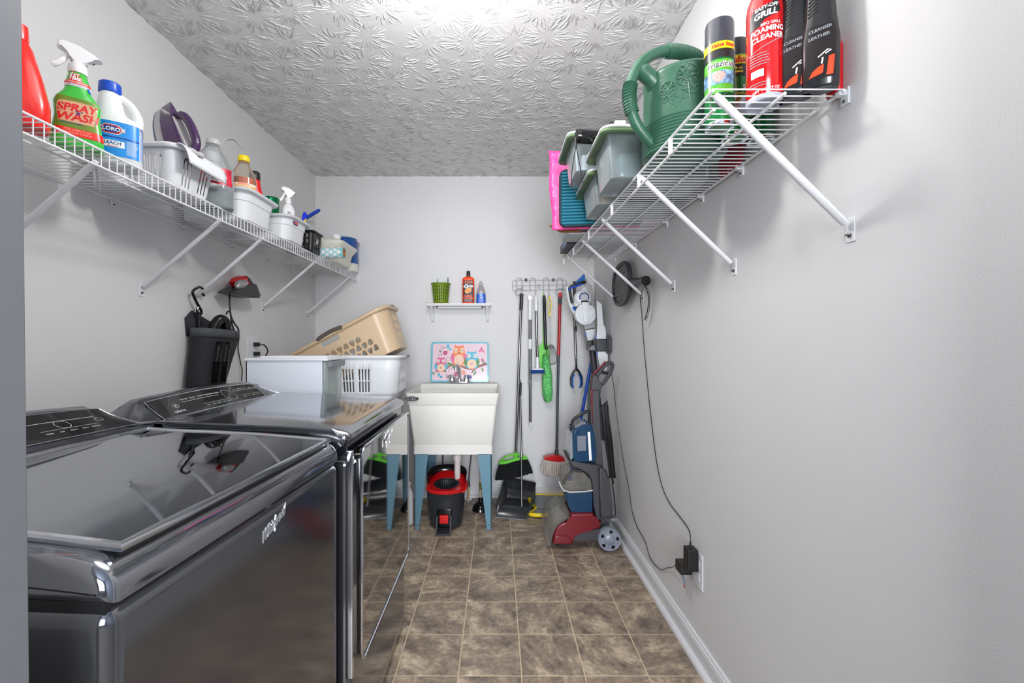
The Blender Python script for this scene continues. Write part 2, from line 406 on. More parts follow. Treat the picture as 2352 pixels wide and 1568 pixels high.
for nm, x, z, r in (('front_rail', xf, HL, 0.0033), ('lip_rail', xf, HL-0.046, 0.0033), ('rear_rail', xr_, HL-0.004, 0.003), ('middle_rail', (xf+xr_)/2+0.02, HL-0.006, 0.003)):
    part(nm, MB(world=True).cyl((x, y0s, z), (x, y1s, z), r, seg=10), M['wire'], sl)
wm_ = MB(world=True); wm_.tube([(xr_, y0s, HL), (xf-0.004, y0s, HL), (xf, y0s, HL-0.003), (xf, y0s, HL-0.046)], 0.0016, 6)
w0 = part('wire', wm_, M['wire'], sl)
nW = int((y1s-y0s)/0.0254)
for i in range(1, nW+1): copypart(w0, sl, loc=(0, i*0.0254, 0))
for y in (0.9, 1.26, 1.62, 1.98, 2.34, 2.70, 3.06): wall_clip(sl, XL, y, HL-0.004, 1)
for y in (1.20, 1.75, 2.06, 2.655, 3.27): brace(sl, XL, y, 1.375, xf, HL-0.03, 1)
part('end_bracket', MB(world=True).box((xf-0.012, YB-0.012, HL-0.056), (xf+0.012, YB, HL+0.006), 0.002), M['white_plastic'], sl)

HR = 1.695                                                      # deck height of the right shelf
sr = thing('wire_shelf', 'white wire shelf with a double front rail on the right wall, its near end open', 'shelf', (XR, 1.0, HR))
ya, yb_ = 0.945, 2.84
def xfr(y): return 0.452-0.034*(y-0.945)/1.9
for nm, fn in (('front_rail', lambda y: (xfr(y), y, HR)), ('lip_rail', lambda y: (xfr(y)+0.002, y, HR-0.040)), ('rear_rail', lambda y: (XR-0.016, y, HR)), ('middle_rail', lambda y: (xfr(y)+0.150, y, HR-0.006))):
    part(nm, MB(world=True).cyl(fn(ya-0.004), fn(yb_+0.004), 0.0036, seg=10), M['wire'], sr)
nR = int((yb_-ya)/0.0254)
for i in range(nR+1):
    y = ya+i*0.0254
    part('wire', MB(world=True).cyl((xfr(y), y, HR+0.004), (XR-0.014, y, HR+0.004), 0.0017, seg=6), M['wire'], sr)
for y in (1.165, 1.41, 1.72, 2.12, 2.50, 2.82):
    part('rail_link', MB(world=True).box((xfr(y)-0.003, y-0.006, HR-0.042), (xfr(y)+0.005, y+0.006, HR+0.002), 0.001), M['wire'], sr)
for y in (0.955, 1.36, 1.62, 1.96, 2.40, 2.81): wall_clip(sr, XR, y, HR, -1)
for y in (0.943, 1.405, 1.885, 2.28, 2.70): brace(sr, XR, y, 1.405, xfr(y), HR-0.004, -1)

# ---------------------------------------------------------------- washer and dryer
body_m = mat('shadow_steel', (120, 122, 127), 0.13, 0.92, var=0.03, vscale=300)
deck_m = mat('shadow_deck', (158, 160, 166), 0.075, 0.95, var=0.02, vscale=300)
door_m = mat('mirror_door', (172, 170, 168), 0.035, 1.0, var=0.0)
lid_m = mat('black_glass_lid', (158, 162, 168), 0.03, 1.0, var=0.0)
glass_m = mat('console_glass', (46, 43, 42), 0.06, 0.55, var=0.0, coat=0.4)
trim_m = mat('chrome_trim', (205, 209, 216), 0.10, 1.0, var=0.02)
seam_m = mat('seam_rubber', (18, 19, 22), 0.3, var=0.05)
def deck_profile(lip):
    if lip: return [(-0.62, 0.872), (-0.62, 0.957), (-0.612, 0.963), (-0.50, 0.965), (-0.34, 0.960), (-0.20, 0.954), (-0.10, 0.950), (-0.05, 0.946), (-0.028, 0.942), (-0.012, 0.936), (-0.003, 0.930), (0.0, 0.924), (-0.003, 0.918), (-0.035, 0.917), (-0.035, 0.872)]
    return [(-0.62, 0.872), (-0.62, 0.946), (-0.612, 0.950), (-0.50, 0.950), (-0.34, 0.944), (-0.20, 0.936), (-0.10, 0.930), (-0.05, 0.926), (-0.028, 0.920), (-0.012, 0.911), (-0.003, 0.899), (0.0, 0.888), (0.0, 0.872)]
def console(root, W, dial, words_l, words_r, brand):
    """raised control console at the rear, curving up from the deck"""
    ys_ = [0.0, 0.006, 0.02, 0.045, 0.08, 0.16, 0.28, W/2, W-0.28, W-0.16, W-0.08, W-0.045, W-0.02, W-0.006, W]
    def top(y):
        d = min(y, W-y); t = min(1, d/0.065)
        s_ = t*t*(3-2*t)
        mid = 1-((y-W/2)/(W/2))**2
        return 0.958+(0.050+0.016*mid)*s_, s_
    rings = []
    for y in ys_:
        zt, s_ = top(y)
        rings.append([Vector(p) for p in ((-0.485, y, 0.950), (-0.488, y, 0.958), (-0.50, y, 0.958+(zt-0.958)*0.10), (-0.585, y, zt-0.006*s_), (-0.600, y, zt), (-0.635, y, zt-0.004*s_), (-0.665, y, zt-0.03*s_), (-0.67, y, 0.90), (-0.60, y, 0.90))])
    mb = MB(); mb.loft(rings); c = part('console', mb, body_m, root, angle=30)
    # black glass face on the slope
    def face(u, v, l):       # u along y 0..1, v up the slope 0..1
        y = 0.045+u*(W-0.09); y += (0.5-v)*(-0.035)*(2*u-1)*-1*0.9
        zt, s_ = top(min(max(y, 0.05), W-0.05)); a = Vector((-0.50, y, 0.958+(zt-0.958)*0.10)); b = Vector((-0.585, y, zt-0.006))
        q = a.lerp(b, 0.02+0.93*v); n = Vector((0.62, 0, 0.78)); return q+n*(0.0012+l)
    N_ = 24
    mg = MB(); mg.grid(lambda u, v: face(u, v, 0), [i/N_ for i in range(N_+1)], [k/4 for k in range(5)])
    g = part('console_glass', mg, glass_m, root, recalc=True)
    rim = [face(i/N_, 0, 0) for i in range(N_+1)]+[face(1, k/4, 0) for k in range(1, 5)]+[face(1-i/N_, 1, 0) for i in range(1, N_+1)]+[face(0, 1-k/4, 0) for k in range(1, 4)]
    part('glass_rim', MB().tube(rim, 0.0016, 6, closed=True), trim_m, root)
    pr = MB()
    def fu(u, v, l=0): return face(u, v, 0.0004+l)
    def tx(body, u, v, size):      # size in metres
        pr.text(body, size, lambda x, y, z: fu(u+x/(W-0.11), v+y/0.10), bold=size*0.02)
    for k, wd in enumerate(words_l): tx(wd, 0.22+0.062*k, 0.72, 0.0095)
    for k, wd in enumerate(words_r): tx(wd, 0.66+0.058*k, 0.74, 0.0085)
    for (ua, ub, v) in ((0.19, 0.48, 0.60), (0.62, 0.90, 0.64)):
        stroke(pr, fu, [(ua+(ub-ua)*i/6, v) for i in range(7)], 0.016, 0, 0)
    for (ua, ub, v) in ((0.30, 0.52, 0.30), (0.64, 0.86, 0.34)):
        stroke(pr, fu, [(ua+(ub-ua)*i/6, v) for i in range(7)], 0.010, 0, 0)
        for k in range(5): tx(('Delay', 'Soil', 'Fabric', 'Extra', 'Options')[k], ua+0.02+k*(ub-ua-0.04)/4, v-0.10, 0.006)
    if brand: tx(brand, 0.12, 0.22, 0.017)
    for (u, v, r) in ((0.13, 0.50, 0.011), (0.90, 0.5, 0.008), (dial, 0.5, 0.030 if brand else 0.015)):
        p0 = [fu(u+r*math.cos(a)/(W-0.11), v+r*math.sin(a)/0.10) for a in [2*PI*i/24 for i in range(24)]]
        p1 = [fu(u+(r-0.0011)*math.cos(a)/(W-0.11), v+(r-0.0011)*math.sin(a)/0.10) for a in [2*PI*i/24 for i in range(24)]]
        for i in range(24): pr.poly([p0[i], p0[(i+1) % 24], p1[(i+1) % 24], p1[i]])
    disc(pr, lambda u, v, l: fu(0.13+u/(W-0.11), 0.50+v/0.10), 0, 0, 0.004, n=12)
    part('console_print', pr, mat('console_lettering', (190, 195, 200), 0.4, var=0.0), root, recalc=False, kind='stuff')
def script_logo(root, y, z, x):
    mb = MB()
    mb.text('Whirlpool', 0.030, lambda a, b, c: (x+c, y+a*0.62, z+b+a*0.20), bold=0.0002, depth=0.0010, shear=0.45)
    part('badge', mb, mat('badge_silver', (205, 208, 212), 0.3, 0.8), root, label='raised silver script badge')
def appliance(root, W, lip=False):
    b = MB(); b.box((-0.62, 0, 0.02), (0, W, 0.869), 0.022, 4); part('body', b, body_m, root)
    part('seam', MB().box((-0.61, 0.006, 0.862), (-0.010, W-0.010, 0.876), 0.0), seam_m, root)
    d = MB(); d.prism(deck_profile(lip), lambda u, v, t: (u, t, v), 0, W, 0.016, 4); part('top_deck', d, deck_m, root, angle=28)
    for fx in (-0.56, -0.06):
        for fy in (0.06, W-0.06):
            part('foot', MB().lathe([(0.018, 0), (0.018, 0.012), (0.008, 0.014), (0.008, 0.03)], c=(fx, fy, 0), seg=12), M['black'], root)
wr = thing('washing_machine', 'dark silver top-load washing machine nearest the doorway, with black glass lid', 'washer', (-0.4315, 0.500, 0), math.radians(-3.0))
WW = 0.640
appliance(wr, WW)
console(wr, WW, 0.745, ['Heavy', 'Bulky', 'Deep Water', '', 'ColorLast'], [], None)
# glass lid with chrome frame; it follows the slope of the deck
def lidz(x): return 0.9525+(0.9265-0.9525)*max(0, (x+0.47))/0.455 if x > -0.47 else 0.9525
lo = [(-0.015, 0.032), (-0.47, 0.040), (-0.47, WW-0.040), (-0.015, WW-0.030)]
def lid_pt(u, v, l=0):
    a = Vector(lo[0]+(0,)).lerp(Vector(lo[1]+(0,)), u); b = Vector(lo[3]+(0,)).lerp(Vector(lo[2]+(0,)), u); q = a.lerp(b, v)
    return Vector((q.x, q.y, lidz(q.x)+0.006*math.sin(PI*min(1, u*1.2))*0.5+l))
lm = MB(); lm.grid(lambda u, v: lid_pt(u, v, 0.002), [i/16 for i in range(17)], [i/8 for i in range(9)])
lid = part('lid_glass', lm, lid_m, wr)
part('lid_side', MB().prism([(lid_pt(i/8, 0).x, lid_pt(i/8, 0).z-0.012) for i in range(9)]+[(lid_pt(i/8, 0).x, lid_pt(i/8, 0).z+0.0015) for i in range(8, -1, -1)], lambda u, v, t: (u, t, v), 0.038, WW-0.038), seam_m, wr)
edge = [lid_pt(0, i/10) for i in range(11)]+[lid_pt(i/10, 1) for i in range(1, 11)]+[lid_pt(1, 1-i/10) for i in range(1, 11)]+[lid_pt(1-i/10, 0) for i in range(1, 10)]
part('lid_frame', MB().tube(edge, 0.0065, 10, closed=True), trim_m, wr)
script_logo(wr, 0.335, 0.832, 0.0005)

dr = thing('clothes_dryer', 'dark silver front-load dryer with a mirrored door beside the washing machine', 'dryer', (-0.378, 1.165, 0.0), 0)
DW = 0.690
appliance(dr, DW, True)
console(dr, DW, 0.56, ['Normal', 'Casual', 'Towels', 'Delicate', 'Bulky Items'], ['Low', 'Medium', 'High', 'Steam', 'Quick'], 'cabrio')
# dark handle recess, door with chrome edge
part('handle_recess', MB().box((-0.06, 0.012, 0.862), (-0.014, DW-0.012, 0.9175), 0.003), mat('recess_dark', (28, 31, 38), 0.12, 0.3, var=0.0), dr)
dm = MB()
dp = rrect(DW-0.052, 0.571, 0.028, 6, DW/2+0.012, 0.600)
dm.prism(dp, lambda u, v, t: (t+(0.008*(1-((u-DW/2)/(DW/2))**2) if t > 0.01 else 0), u, v), -0.002, 0.016, 0.0)
dd = part('door', dm, door_m, dr, angle=20)
part('door_trim', MB().tube([(0.0155+0.008*(1-((u-DW/2)/(DW/2))**2), u, v) for u, v in dp], 0.0048, 8, closed=True), trim_m, dd)
script_logo(dr, 0.315, 0.853, 0.0245)
part('side_trim', MB().box((-0.012, -0.004, 0.30), (0.006, 0.010, 0.89), 0.003), trim_m, dr)

# ---------------------------------------------------------------- low white cabinet behind the dryer and what stands on it
cab = thing('storage_cabinet', 'low white cabinet standing in the corner behind the dryer', 'cabinet', (-0.98, 1.90, 0))
part('body', MB(world=True).box((-1.37, 1.90, 0.0), (-0.62, 2.92, 0.835), 0.004), M['white_plastic'], cab)
part('top', MB(world=True).box((-1.375, 1.885, 0.835), (-0.605, 2.94, 0.865), 0.004), M['white_plastic'], cab)
for ya2 in (1.905, 2.415):
    d_ = part('door', MB(world=True).box((-0.62, ya2, 0.03), (-0.606, ya2+0.50, 0.825), 0.003), M['white_plastic'], cab)
    part('knob', MB(world=True).lathe([(0.005, 0), (0.005, 0.012), (0.013, 0.018), (0.012, 0.026), (0.002, 0.030)], c=(-0.606, ya2+0.44 if ya2 < 2 else ya2+0.06, 0.45), seg=12, axis='x'), M['steel'], d_)
# drawer box
bx = thing('drawer_box', 'white plastic drawer box with a clear drawer front behind the dryer', 'storage box', (-0.93, 2.1, 0.865))
z0, z1 = 0.8655, 1.088
bxw = mat('box_white', (216, 222, 232), 0.3, var=0.01)
hs_ = MB(world=True); hs_.box((-1.114, 2.0, z0), (-0.775, 2.004, z1), 0.001); hs_.box((-1.114, 2.204, z0), (-0.775, 2.208, z1), 0.001); hs_.box((-1.114, 2.0, z0), (-1.108, 2.208, z1), 0.001)
part('housing', hs_, bxw, bx)
part('lid', MB(world=True).box((-1.120, 1.993, z1), (-0.748, 2.215, z1+0.013), 0.005), M['white_plastic'], bx)
part('lid_rib', MB(world=True).box((-1.06, 2.02, z1+0.012), (-0.762, 2.205, z1+0.021), 0.004), M['white_plastic'], bx)
cb = clear('smoke_clear', (206, 216, 214), 0.35, 0.15)
part('drawer', MB(world=True).prism(rrect(0.33, 0.198, 0.018, 5, -0.920, 2.104), lambda u, v, t: (u, v, t), z0+0.012, z1-0.004), cb, bx)
part('handle', MB(world=True).prism([(-0.775, z1-0.001), (-0.738, z1-0.001), (-0.738, z1-0.022), (-0.744, z1-0.030), (-0.765, z1-0.028), (-0.775, z1-0.022)], lambda u, v, t: (u, t, v), 2.012, 2.196, 0.003), M['grey'], bx)
part('drawer_lip', MB(world=True).box((-0.775, 2.008, z0+0.001), (-0.742, 2.200, z0+0.014), 0.004), M['white_plastic'], bx)
part('folded_cloth', MB(world=True).box((-0.90, 2.03, z0+0.02), (-0.78, 2.18, z0+0.12), 0.012), mat('mint_cloth', (150, 190, 172), 0.8), bx)

def rr_perim(a, b, r):
    """perimeter path of a rounded rectangle half sizes a, b: returns length and fn(s)->(x, y)"""
    segs = [('l', (a, -(b-r)), (a, b-r)), ('c', (a-r, b-r), 0), ('l', (a-r, b), (-(a-r), b)), ('c', (-(a-r), b-r), 90), ('l', (-a, b-r), (-a, -(b-r))), ('c', (-(a-r), -(b-r)), 180), ('l', (-(a-r), -b), (a-r, -b)), ('c', (a-r, -(b-r)), 270)]
    Ls = [math.dist(s[1], s[2]) if s[0] == 'l' else r*PI/2 for s in segs]
    T = sum(Ls)
    def fn(s):
        s %= T
        for sg, l in zip(segs, Ls):
            if s <= l+1e-9:
                if sg[0] == 'l':
                    t = s/l; return (sg[1][0]+(sg[2][0]-sg[1][0])*t, sg[1][1]+(sg[2][1]-sg[1][1])*t)
                an = math.radians(sg[2]+90*s/l); return (sg[1][0]+r*math.cos(an), sg[1][1]+r*math.sin(an))
            s -= l
        return (a, -(b-r))
    return T, fn, Ls
def basket_wall(a, b, r, H, taper, slots, us_extra=(), vs=(0,), nu_line=10):
    """open-work wall: slots = list of (u0, u1, v0, v1); returns MB of a single sheet"""
    T, fn, Ls = rr_perim(a, b, r)
    us = set(); acc = 0
    for k, l in enumerate(Ls):
        n_ = 6 if k % 2 else max(1, int(l/0.03))
        for i in range(n_): us.add(round(acc+l*i/n_, 5))
        acc += l
    us.add(round(T, 5)); vv = {0.0, H}
    for s_ in slots: us.update((round(s_[0], 5), round(s_[1], 5))); vv.update((s_[2], s_[3]))
    us = sorted(us); vv = sorted(vv)
    def pos(u, v):
        x, y = fn(u); k = 1-taper*(1-v/H); return (x*k, y*k, v)
    def skip(i, j):
        um = (us[i]+us[i+1])/2; vm = (vv[j]+vv[j+1])/2
        return any(s_[0] < um < s_[1] and s_[2] < vm < s_[3] for s_ in slots)
    mb = MB(); mb.grid(pos, us, vv, skip)
    bmesh.ops.remove_doubles(mb.bm, verts=mb.bm.verts, dist=1e-5)
    return mb, Ls
# white laundry basket (lower)
wb = thing('laundry_basket', 'white plastic laundry basket with slotted sides, lower of the two behind the dryer', 'laundry basket', (-0.770, 2.775, 0.866))
a_, b_, H_ = 0.205, 0.200, 0.222
_, _, Lw = rr_perim(a_, b_, 0.07)
sl_ = []
u_front = sum(Lw[:6])                       # side facing the room's doorway (-y)
for c_ in (0.016, 0.112):
    for k in range(4):
        uu = u_front+c_+k*0.0186
        for (v0, v1) in ((0.020, 0.082), (0.088, 0.152)): sl_.append((uu, uu+0.0095, v0, v1))
for k in range(9):
    uu = 0.03+k*0.018
    for (v0, v1) in ((0.020, 0.082), (0.088, 0.152)): sl_.append((uu, uu+0.008, v0, v1))
mbw, _ = basket_wall(a_, b_, 0.07, H_, 0.10, sl_)
part('wall', mbw, M['white_plastic'], wb, solid=0.003)
T_, f_, _ = rr_perim(a_+0.004, b_+0.004, 0.072)
part('rim', MB().tube([(f_(T_*i/72)[0], f_(T_*i/72)[1], H_) for i in range(72)], 0.0115, 8, closed=True, flat=0.9), M['white_plastic'], wb)
part('bottom', MB().prism(rrect(a_*1.8, b_*1.8, 0.06), lambda u, v, t: (u, v, t), 0.0, 0.004), M['white_plastic'], wb)
part('handle', MB().box((a_-0.004, -0.05, H_-0.004), (a_+0.022, 0.05, H_+0.009), 0.004), M['grey'], wb, label='grey handle grip')

# beige laundry basket lying tipped on top
bb_m = mat('beige_plastic', (205, 180, 148), 0.35, var=0.02)
a_, b_, H_ = 0.338, 0.180, 0.25
T_, f_, Lb = rr_perim(a_, b_, 0.09)
holes = []
u_f = sum(Lb[:6])
for row, v in enumerate((0.062, 0.105, 0.148)):
    n_ = 10 - 1*row
    for k in range(n_):
        holes.append((u_f+0.070+0.042*k+(0.0 if row % 2 == 0 else 0.023)+row*0.0, v, 0.0165, k+row))
u_b = sum(Lb[:2])
for row, v in enumerate((0.062, 0.105, 0.148)):
    for k in range(8): holes.append((u_b+0.05+0.042*k+(0.0 if row % 2 == 0 else 0.023), v, 0.0165, k+row))
cell = 0.0056
nu = int(T_/cell); us = [T_*i/nu for i in range(nu+1)]; nv = int(H_/cell); vs = [H_*i/nv for i in range(nv+1)]
def hole_r(th, k): return 0.0165*(1+0.13*math.cos(3*th+(PI/2 if k % 2 else -PI/2)))
slots_b = []
for row, v in enumerate((0.07, 0.125, 0.175)):
    for k in range(6): slots_b.append((0.025+k*0.024, 0.025+k*0.024+0.010, v, v+0.034))
for k0 in (sum(Lb[:4]),):
    for row, v in enumerate((0.07, 0.125, 0.175)):
        for k in range(6): slots_b.append((k0+0.025+k*0.024, k0+0.035+k*0.024, v, v+0.034))
grips = [(u_f+0.160, u_f+0.275, 0.202, 0.232), (u_b+0.17, u_b+0.285, 0.202, 0.232)]
U0 = [(u, v) for u in us for v in vs]
def snap(u, v):
    for (hu, hv, r, k) in holes:
        du, dv = u-hu, v-hv
        if abs(du) < 0.026 and abs(dv) < 0.026:
            d = math.hypot(du, dv); th = math.atan2(dv, du); R = hole_r(th, k)
            if abs(d-R) < cell*0.62: return hu+math.cos(th)*R, hv+math.sin(th)*R
    return u, v
mb = MB(); V = [[None]*(nv+1) for _ in range(nu+1)]
for i, u in enumerate(us):
    for j_, v in enumerate(vs):
        uu, v2 = snap(u, v); x, y = f_(uu % T_); k = 1-0.13*(1-v2/H_); V[i][j_] = (mb.v((x*k, y*k, v2)), uu, v2)
for i in range(nu):
    for j_ in range(nv):
        q = [V[i][j_], V[i+1][j_], V[i+1][j_+1], V[i][j_+1]]
        cu, cv = sum(p[1] for p in q)/4, sum(p[2] for p in q)/4
        if any(math.hypot(cu-h[0], cv-h[1]) < hole_r(math.atan2(cv-h[1], cu-h[0]), h[3])-0.0003 for h in holes if abs(cu-h[0]) < 0.025 and abs(cv-h[1]) < 0.025): continue
        if any(s[0] < cu < s[1] and s[2] < cv < s[3] for s in slots_b+grips): continue
        mb.f([p[0] for p in q])
bmesh.ops.remove_doubles(mb.bm, verts=mb.bm.verts, dist=1e-5)
bbk = thing('laundry_basket', 'beige laundry basket with round holes, tipped on top of the white basket', 'laundry basket', (0, 0, 0))
part('wall', mb, bb_m, bbk, solid=0.003, angle=50)
T2, f2, _ = rr_perim(a_+0.006, b_+0.006, 0.094)
part('rim', MB().tube([(f2(T2*i/90)[0], f2(T2*i/90)[1], H_) for i in range(90)], 0.0145, 10, closed=True, flat=0.85), bb_m, bbk)
part('bottom', MB().prism(rrect(a_*1.74, b_*1.74, 0.08), lambda u, v, t: (u, v, t), 0.0, 0.004), bb_m, bbk)
gm = mat('brown_grip', (92, 82, 78), 0.5)
for sy in (-1, 1):
    part('grip', MB().tube(catmull([(-0.09, sy*(b_+0.020), H_+0.004), (-0.055, sy*(b_+0.021), H_+0.010), (0.0, sy*(b_+0.021), H_+0.013), (0.05, sy*(b_+0.021), H_+0.009), (0.075, sy*(b_+0.020), H_+0.004)], 4), [0.006]+[0.0115]*15+[0.006], 8), gm, bbk, label='dark brown handle grip')
part('grip', MB().box((a_-0.002, -0.04, H_+0.004), (a_+0.020, 0.04, H_+0.016), 0.005), gm, bbk, label='dark brown handle grip')
bbk.rotation_euler = (0, math.radians(-28.0), 0)
bbk.location = (-0.830, 2.775, 1.001)
for o_ in (bbk,): WM[o_.name] = Matrix.Identity(4)

# ---------------------------------------------------------------- utility sink
tub_m = mat('speckled_tub', (226, 225, 220), 0.5, var=0.05, vscale=240, bump=0.15, bscale=300)
leg_m = mat('blue_enamel', (96, 138, 158), 0.4, var=0.06, vscale=120)
sk = thing('utility_sink', 'white freestanding utility sink on four blue legs by the back wall', 'sink', (-0.275, 3.08, 0))
sx0, sx1, sy0, sy1 = -0.566, 0.018, 2.780, 3.372
def rect_ring(x0, x1, y0, y1, z, r=0.02, n=3):
    return [Vector((u, v, z)) for u, v in rrect(x1-x0, y1-y0, r, n, (x0+x1)/2, (y0+y1)/2)]
def tp(d, z, r=0.02): return rect_ring(sx0+d, sx1-d, sy0+d, sy1-d*0.3, z, r)
tb = MB(world=True)
tb.loft([tp(0.045, 0.468), tp(0.042, 0.470), tp(0.042, 0.525), tp(0.046, 0.527), tp(0.043, 0.535), tp(0.016, 0.778), tp(0.017, 0.781), tp(0.013, 0.784), tp(0.0, 0.853), tp(0.001, 0.858), tp(0.007, 0.858),
         rect_ring(sx0+0.012, sx1-0.012, sy0+0.012, sy1-0.105, 0.853), rect_ring(sx0+0.03, sx1-0.03, sy0+0.03, sy1-0.115, 0.70), rect_ring(sx0+0.055, sx1-0.055, sy0+0.06, sy1-0.13, 0.545)], caps=(1, 1))
part('tub', tb, tub_m, sk, angle=25)
part('faucet_ledge', MB(world=True).box((sx0+0.012, sy1-0.110, 0.83), (sx1-0.012, sy1, 0.874), 0.008), tub_m, sk)
for k in range(14):
    for x_ in ((sx0+0.10+k*0.0085) if k < 7 else (sx1-0.16+(k-7)*0.0085),):
        pass
# oval badge on the lip
def badge_fn(u, v, l): return Vector((-0.524+u, sy0-0.0015-l+0.0*v, 0.825+v))
FLAT.add(badge_fn)
em = MB(world=True); em.prism([(0.043*math.cos(2*PI*i/28), 0.0145*math.sin(2*PI*i/28)) for i in range(28)], lambda u, v, t: badge_fn(u, v, t), 0.0, 0.004)
bd = part('badge', em, M['blackprint'], sk, label='black and silver oval maker badge')
e2 = MB(world=True)
for sx in (-1, 1):
    blob(e2, badge_fn, [(sx*0.013, 0.0095), (sx*0.026, 0.008), (sx*0.035, 0.0045), (sx*0.014, 0.0045)], 0.0045, 0)
    blob(e2, badge_fn, [(sx*0.013, -0.0095), (sx*0.026, -0.008), (sx*0.035, -0.0045), (sx*0.014, -0.0045)], 0.0045, 0)
disc(e2, badge_fn, 0.001, 0, 0.0105, lift=0.0045)
e2.text('MUST', 0.0085, lambda x, y, z: badge_fn(x-0.026, y, 0.0046)); e2.text('EE', 0.0085, lambda x, y, z: badge_fn(x+0.021, y, 0.0046))
part('badge_print', e2, M['greyprint'], bd, recalc=False)
e3 = MB(world=True); disc(e3, badge_fn, -0.002, 0, 0.0055, 0.006, lift=0.0049); e3.box((0.0, 0, 0), (0.0001, 0.0001, 0.0001))
part('badge_mark', e3, M['blackprint'], bd, recalc=False)
def sink_leg(x, y, sx, sy):
    mb = MB(world=True)
    t0, t1 = 0.083, 0.030
    # L section sheet: a front plate and a side plate that narrow downwards
    fr = [(x, 0.472), (x+sx*t0, 0.472), (x+sx*(t1-0.004), 0.0), (x-sx*0.001, 0.0)]
    mb.prism(fr, lambda u, v, t: (u, t, v), y, y+sy*0.0025)
    sd = [(y, 0.472), (y+sy*t0, 0.472), (y+sy*(t1-0.004), 0.0), (y, 0.0)]
    mb.prism(sd, lambda u, v, t: (t, u, v), x, x+sx*0.0025)
    lg = part('leg', mb, leg_m, sk)
    hm = MB(world=True); hm.lathe([(0.0035, -sy*0.001), (0.0035, -sy*0.0004)], c=(x+sx*0.016, y, 0.030), seg=10, axis='y'); part('bolt_hole', hm, M['black'], lg)
sink_leg(-0.513, 2.822, 1, 1); sink_leg(-0.036, 2.822, -1, 1); sink_leg(-0.513, 3.345, 1, -1); sink_leg(-0.036, 3.345, -1, -1)
pv = mat('pvc', (222, 214, 210), 0.4)
dn = MB(world=True); dx = -0.262
dn.cyl((dx, 3.0, 0.47), (dx, 3.0, 0.30), 0.021); dn.cyl((dx, 3.0, 0.425), (dx, 3.0, 0.395), 0.029, seg=10); dn.cyl((dx, 3.0, 0.40), (dx, 3.0, 0.385), 0.025)
dn.tube(catmull([(dx, 3.0, 0.31), (dx, 3.01, 0.27), (dx, 3.05, 0.255), (dx, 3.09, 0.275), (dx, 3.10, 0.32)], 5), 0.020, 12)
dn.tube(catmull([(dx, 3.10, 0.31), (dx, 3.12, 0.36), (dx, 3.18, 0.375), (dx, 3.42, 0.375)], 5), 0.019, 12)
part('drain_trap', dn, pv, sk)
# faucet
ch = M['chrome']
fc = thing('faucet', 'chrome two-handle faucet on the rear ledge of the utility sink', 'faucet', (-0.273, 3.295, 0.874))
part('base_plate', MB().prism(rrect(0.155, 0.055, 0.026), lambda u, v, t: (u, v, t), 0.0005, 0.014, 0.005), ch, fc)
part('spout', MB().tube(catmull([(0, 0.005, 0.012), (0, 0.004, 0.05), (-0.004, 0.0, 0.10), (-0.010, -0.02, 0.130), (-0.018, -0.055, 0.135), (-0.020, -0.075, 0.118)], 5), [0.016]+[0.011]*18+[0.0085]*7, 12), ch, fc)
part('aerator', MB().cyl((-0.020, -0.075, 0.120), (-0.020, -0.077, 0.098), 0.012), ch, fc)
part('hub', MB().lathe([(0.02, 0.012), (0.022, 0.02), (0.018, 0.032), (0.008, 0.036)], seg=16), ch, fc)
for sx in (-1, 1):
    k_ = part('handle', MB().lathe([(0.024, 0.012), (0.024, 0.02), (0.018, 0.055), (0.016, 0.062), (0.004, 0.064)], c=(sx*0.052, 0, 0), seg=10), ch, fc)
    part('lever', MB().prism([(sx*0.060, 0.060), (sx*0.088, 0.057), (sx*0.088, 0.040), (sx*0.064, 0.034)], lambda u, v, t: (u, t, v), -0.012, 0.012, 0.003), M['navy'] if sx > 0 else M['grey'], k_)
# ---------------------------------------------------------------- owl placemat behind the faucet
pw, ph = 0.432, 0.302
pm = thing('placemat', 'pink placemat with three cartoon owls and a turquoise border behind the faucet', 'placemat', (-0.276, 3.352, 0.876))
tl = math.radians(8)
def pf(u, v, l):                      # print coordinates 0..2165 x 0..1568 of the picture, turned upright
    x = (u-1075)/2010*pw; z = (1490-v)/1400*ph
    return Vector((x, z*math.sin(tl)-(0.0016+l)*math.cos(tl), z*math.cos(tl)+0.002))
FLAT.add(pf)
def pslab(w_, h_, r, t0, t1, mb):
    return mb.prism(rrect(w_, h_, r, 6, 0, h_/2+(ph-h_)/2), lambda u, v, t: (u, v*math.sin(tl)+t, v*math.cos(tl)+0.002), t0, t1)
def pc(name, rgb): return mat(name, rgb, 0.22, var=0.01, coat=0.3)
part('border', pslab(pw, ph, 0.018, -0.0008, 0.0012, MB()), pc('mat_turquoise', (90, 185, 205)), pm)
part('field', pslab(pw-0.024, ph-0.024, 0.012, -0.0012, 0.0, MB()), pc('mat_pink', (228, 200, 212)), pm)
cols = dict(orange=(240, 128, 80), pink=(218, 98, 145), aqua=(70, 180, 210), cream=(236, 205, 175), brown=(120, 52, 40), green=(58, 135, 50), white=(235, 232, 232), magenta=(190, 30, 100), rose=(240, 160, 175), peach=(235, 205, 175))
PRN = {k: MB() for k in cols}
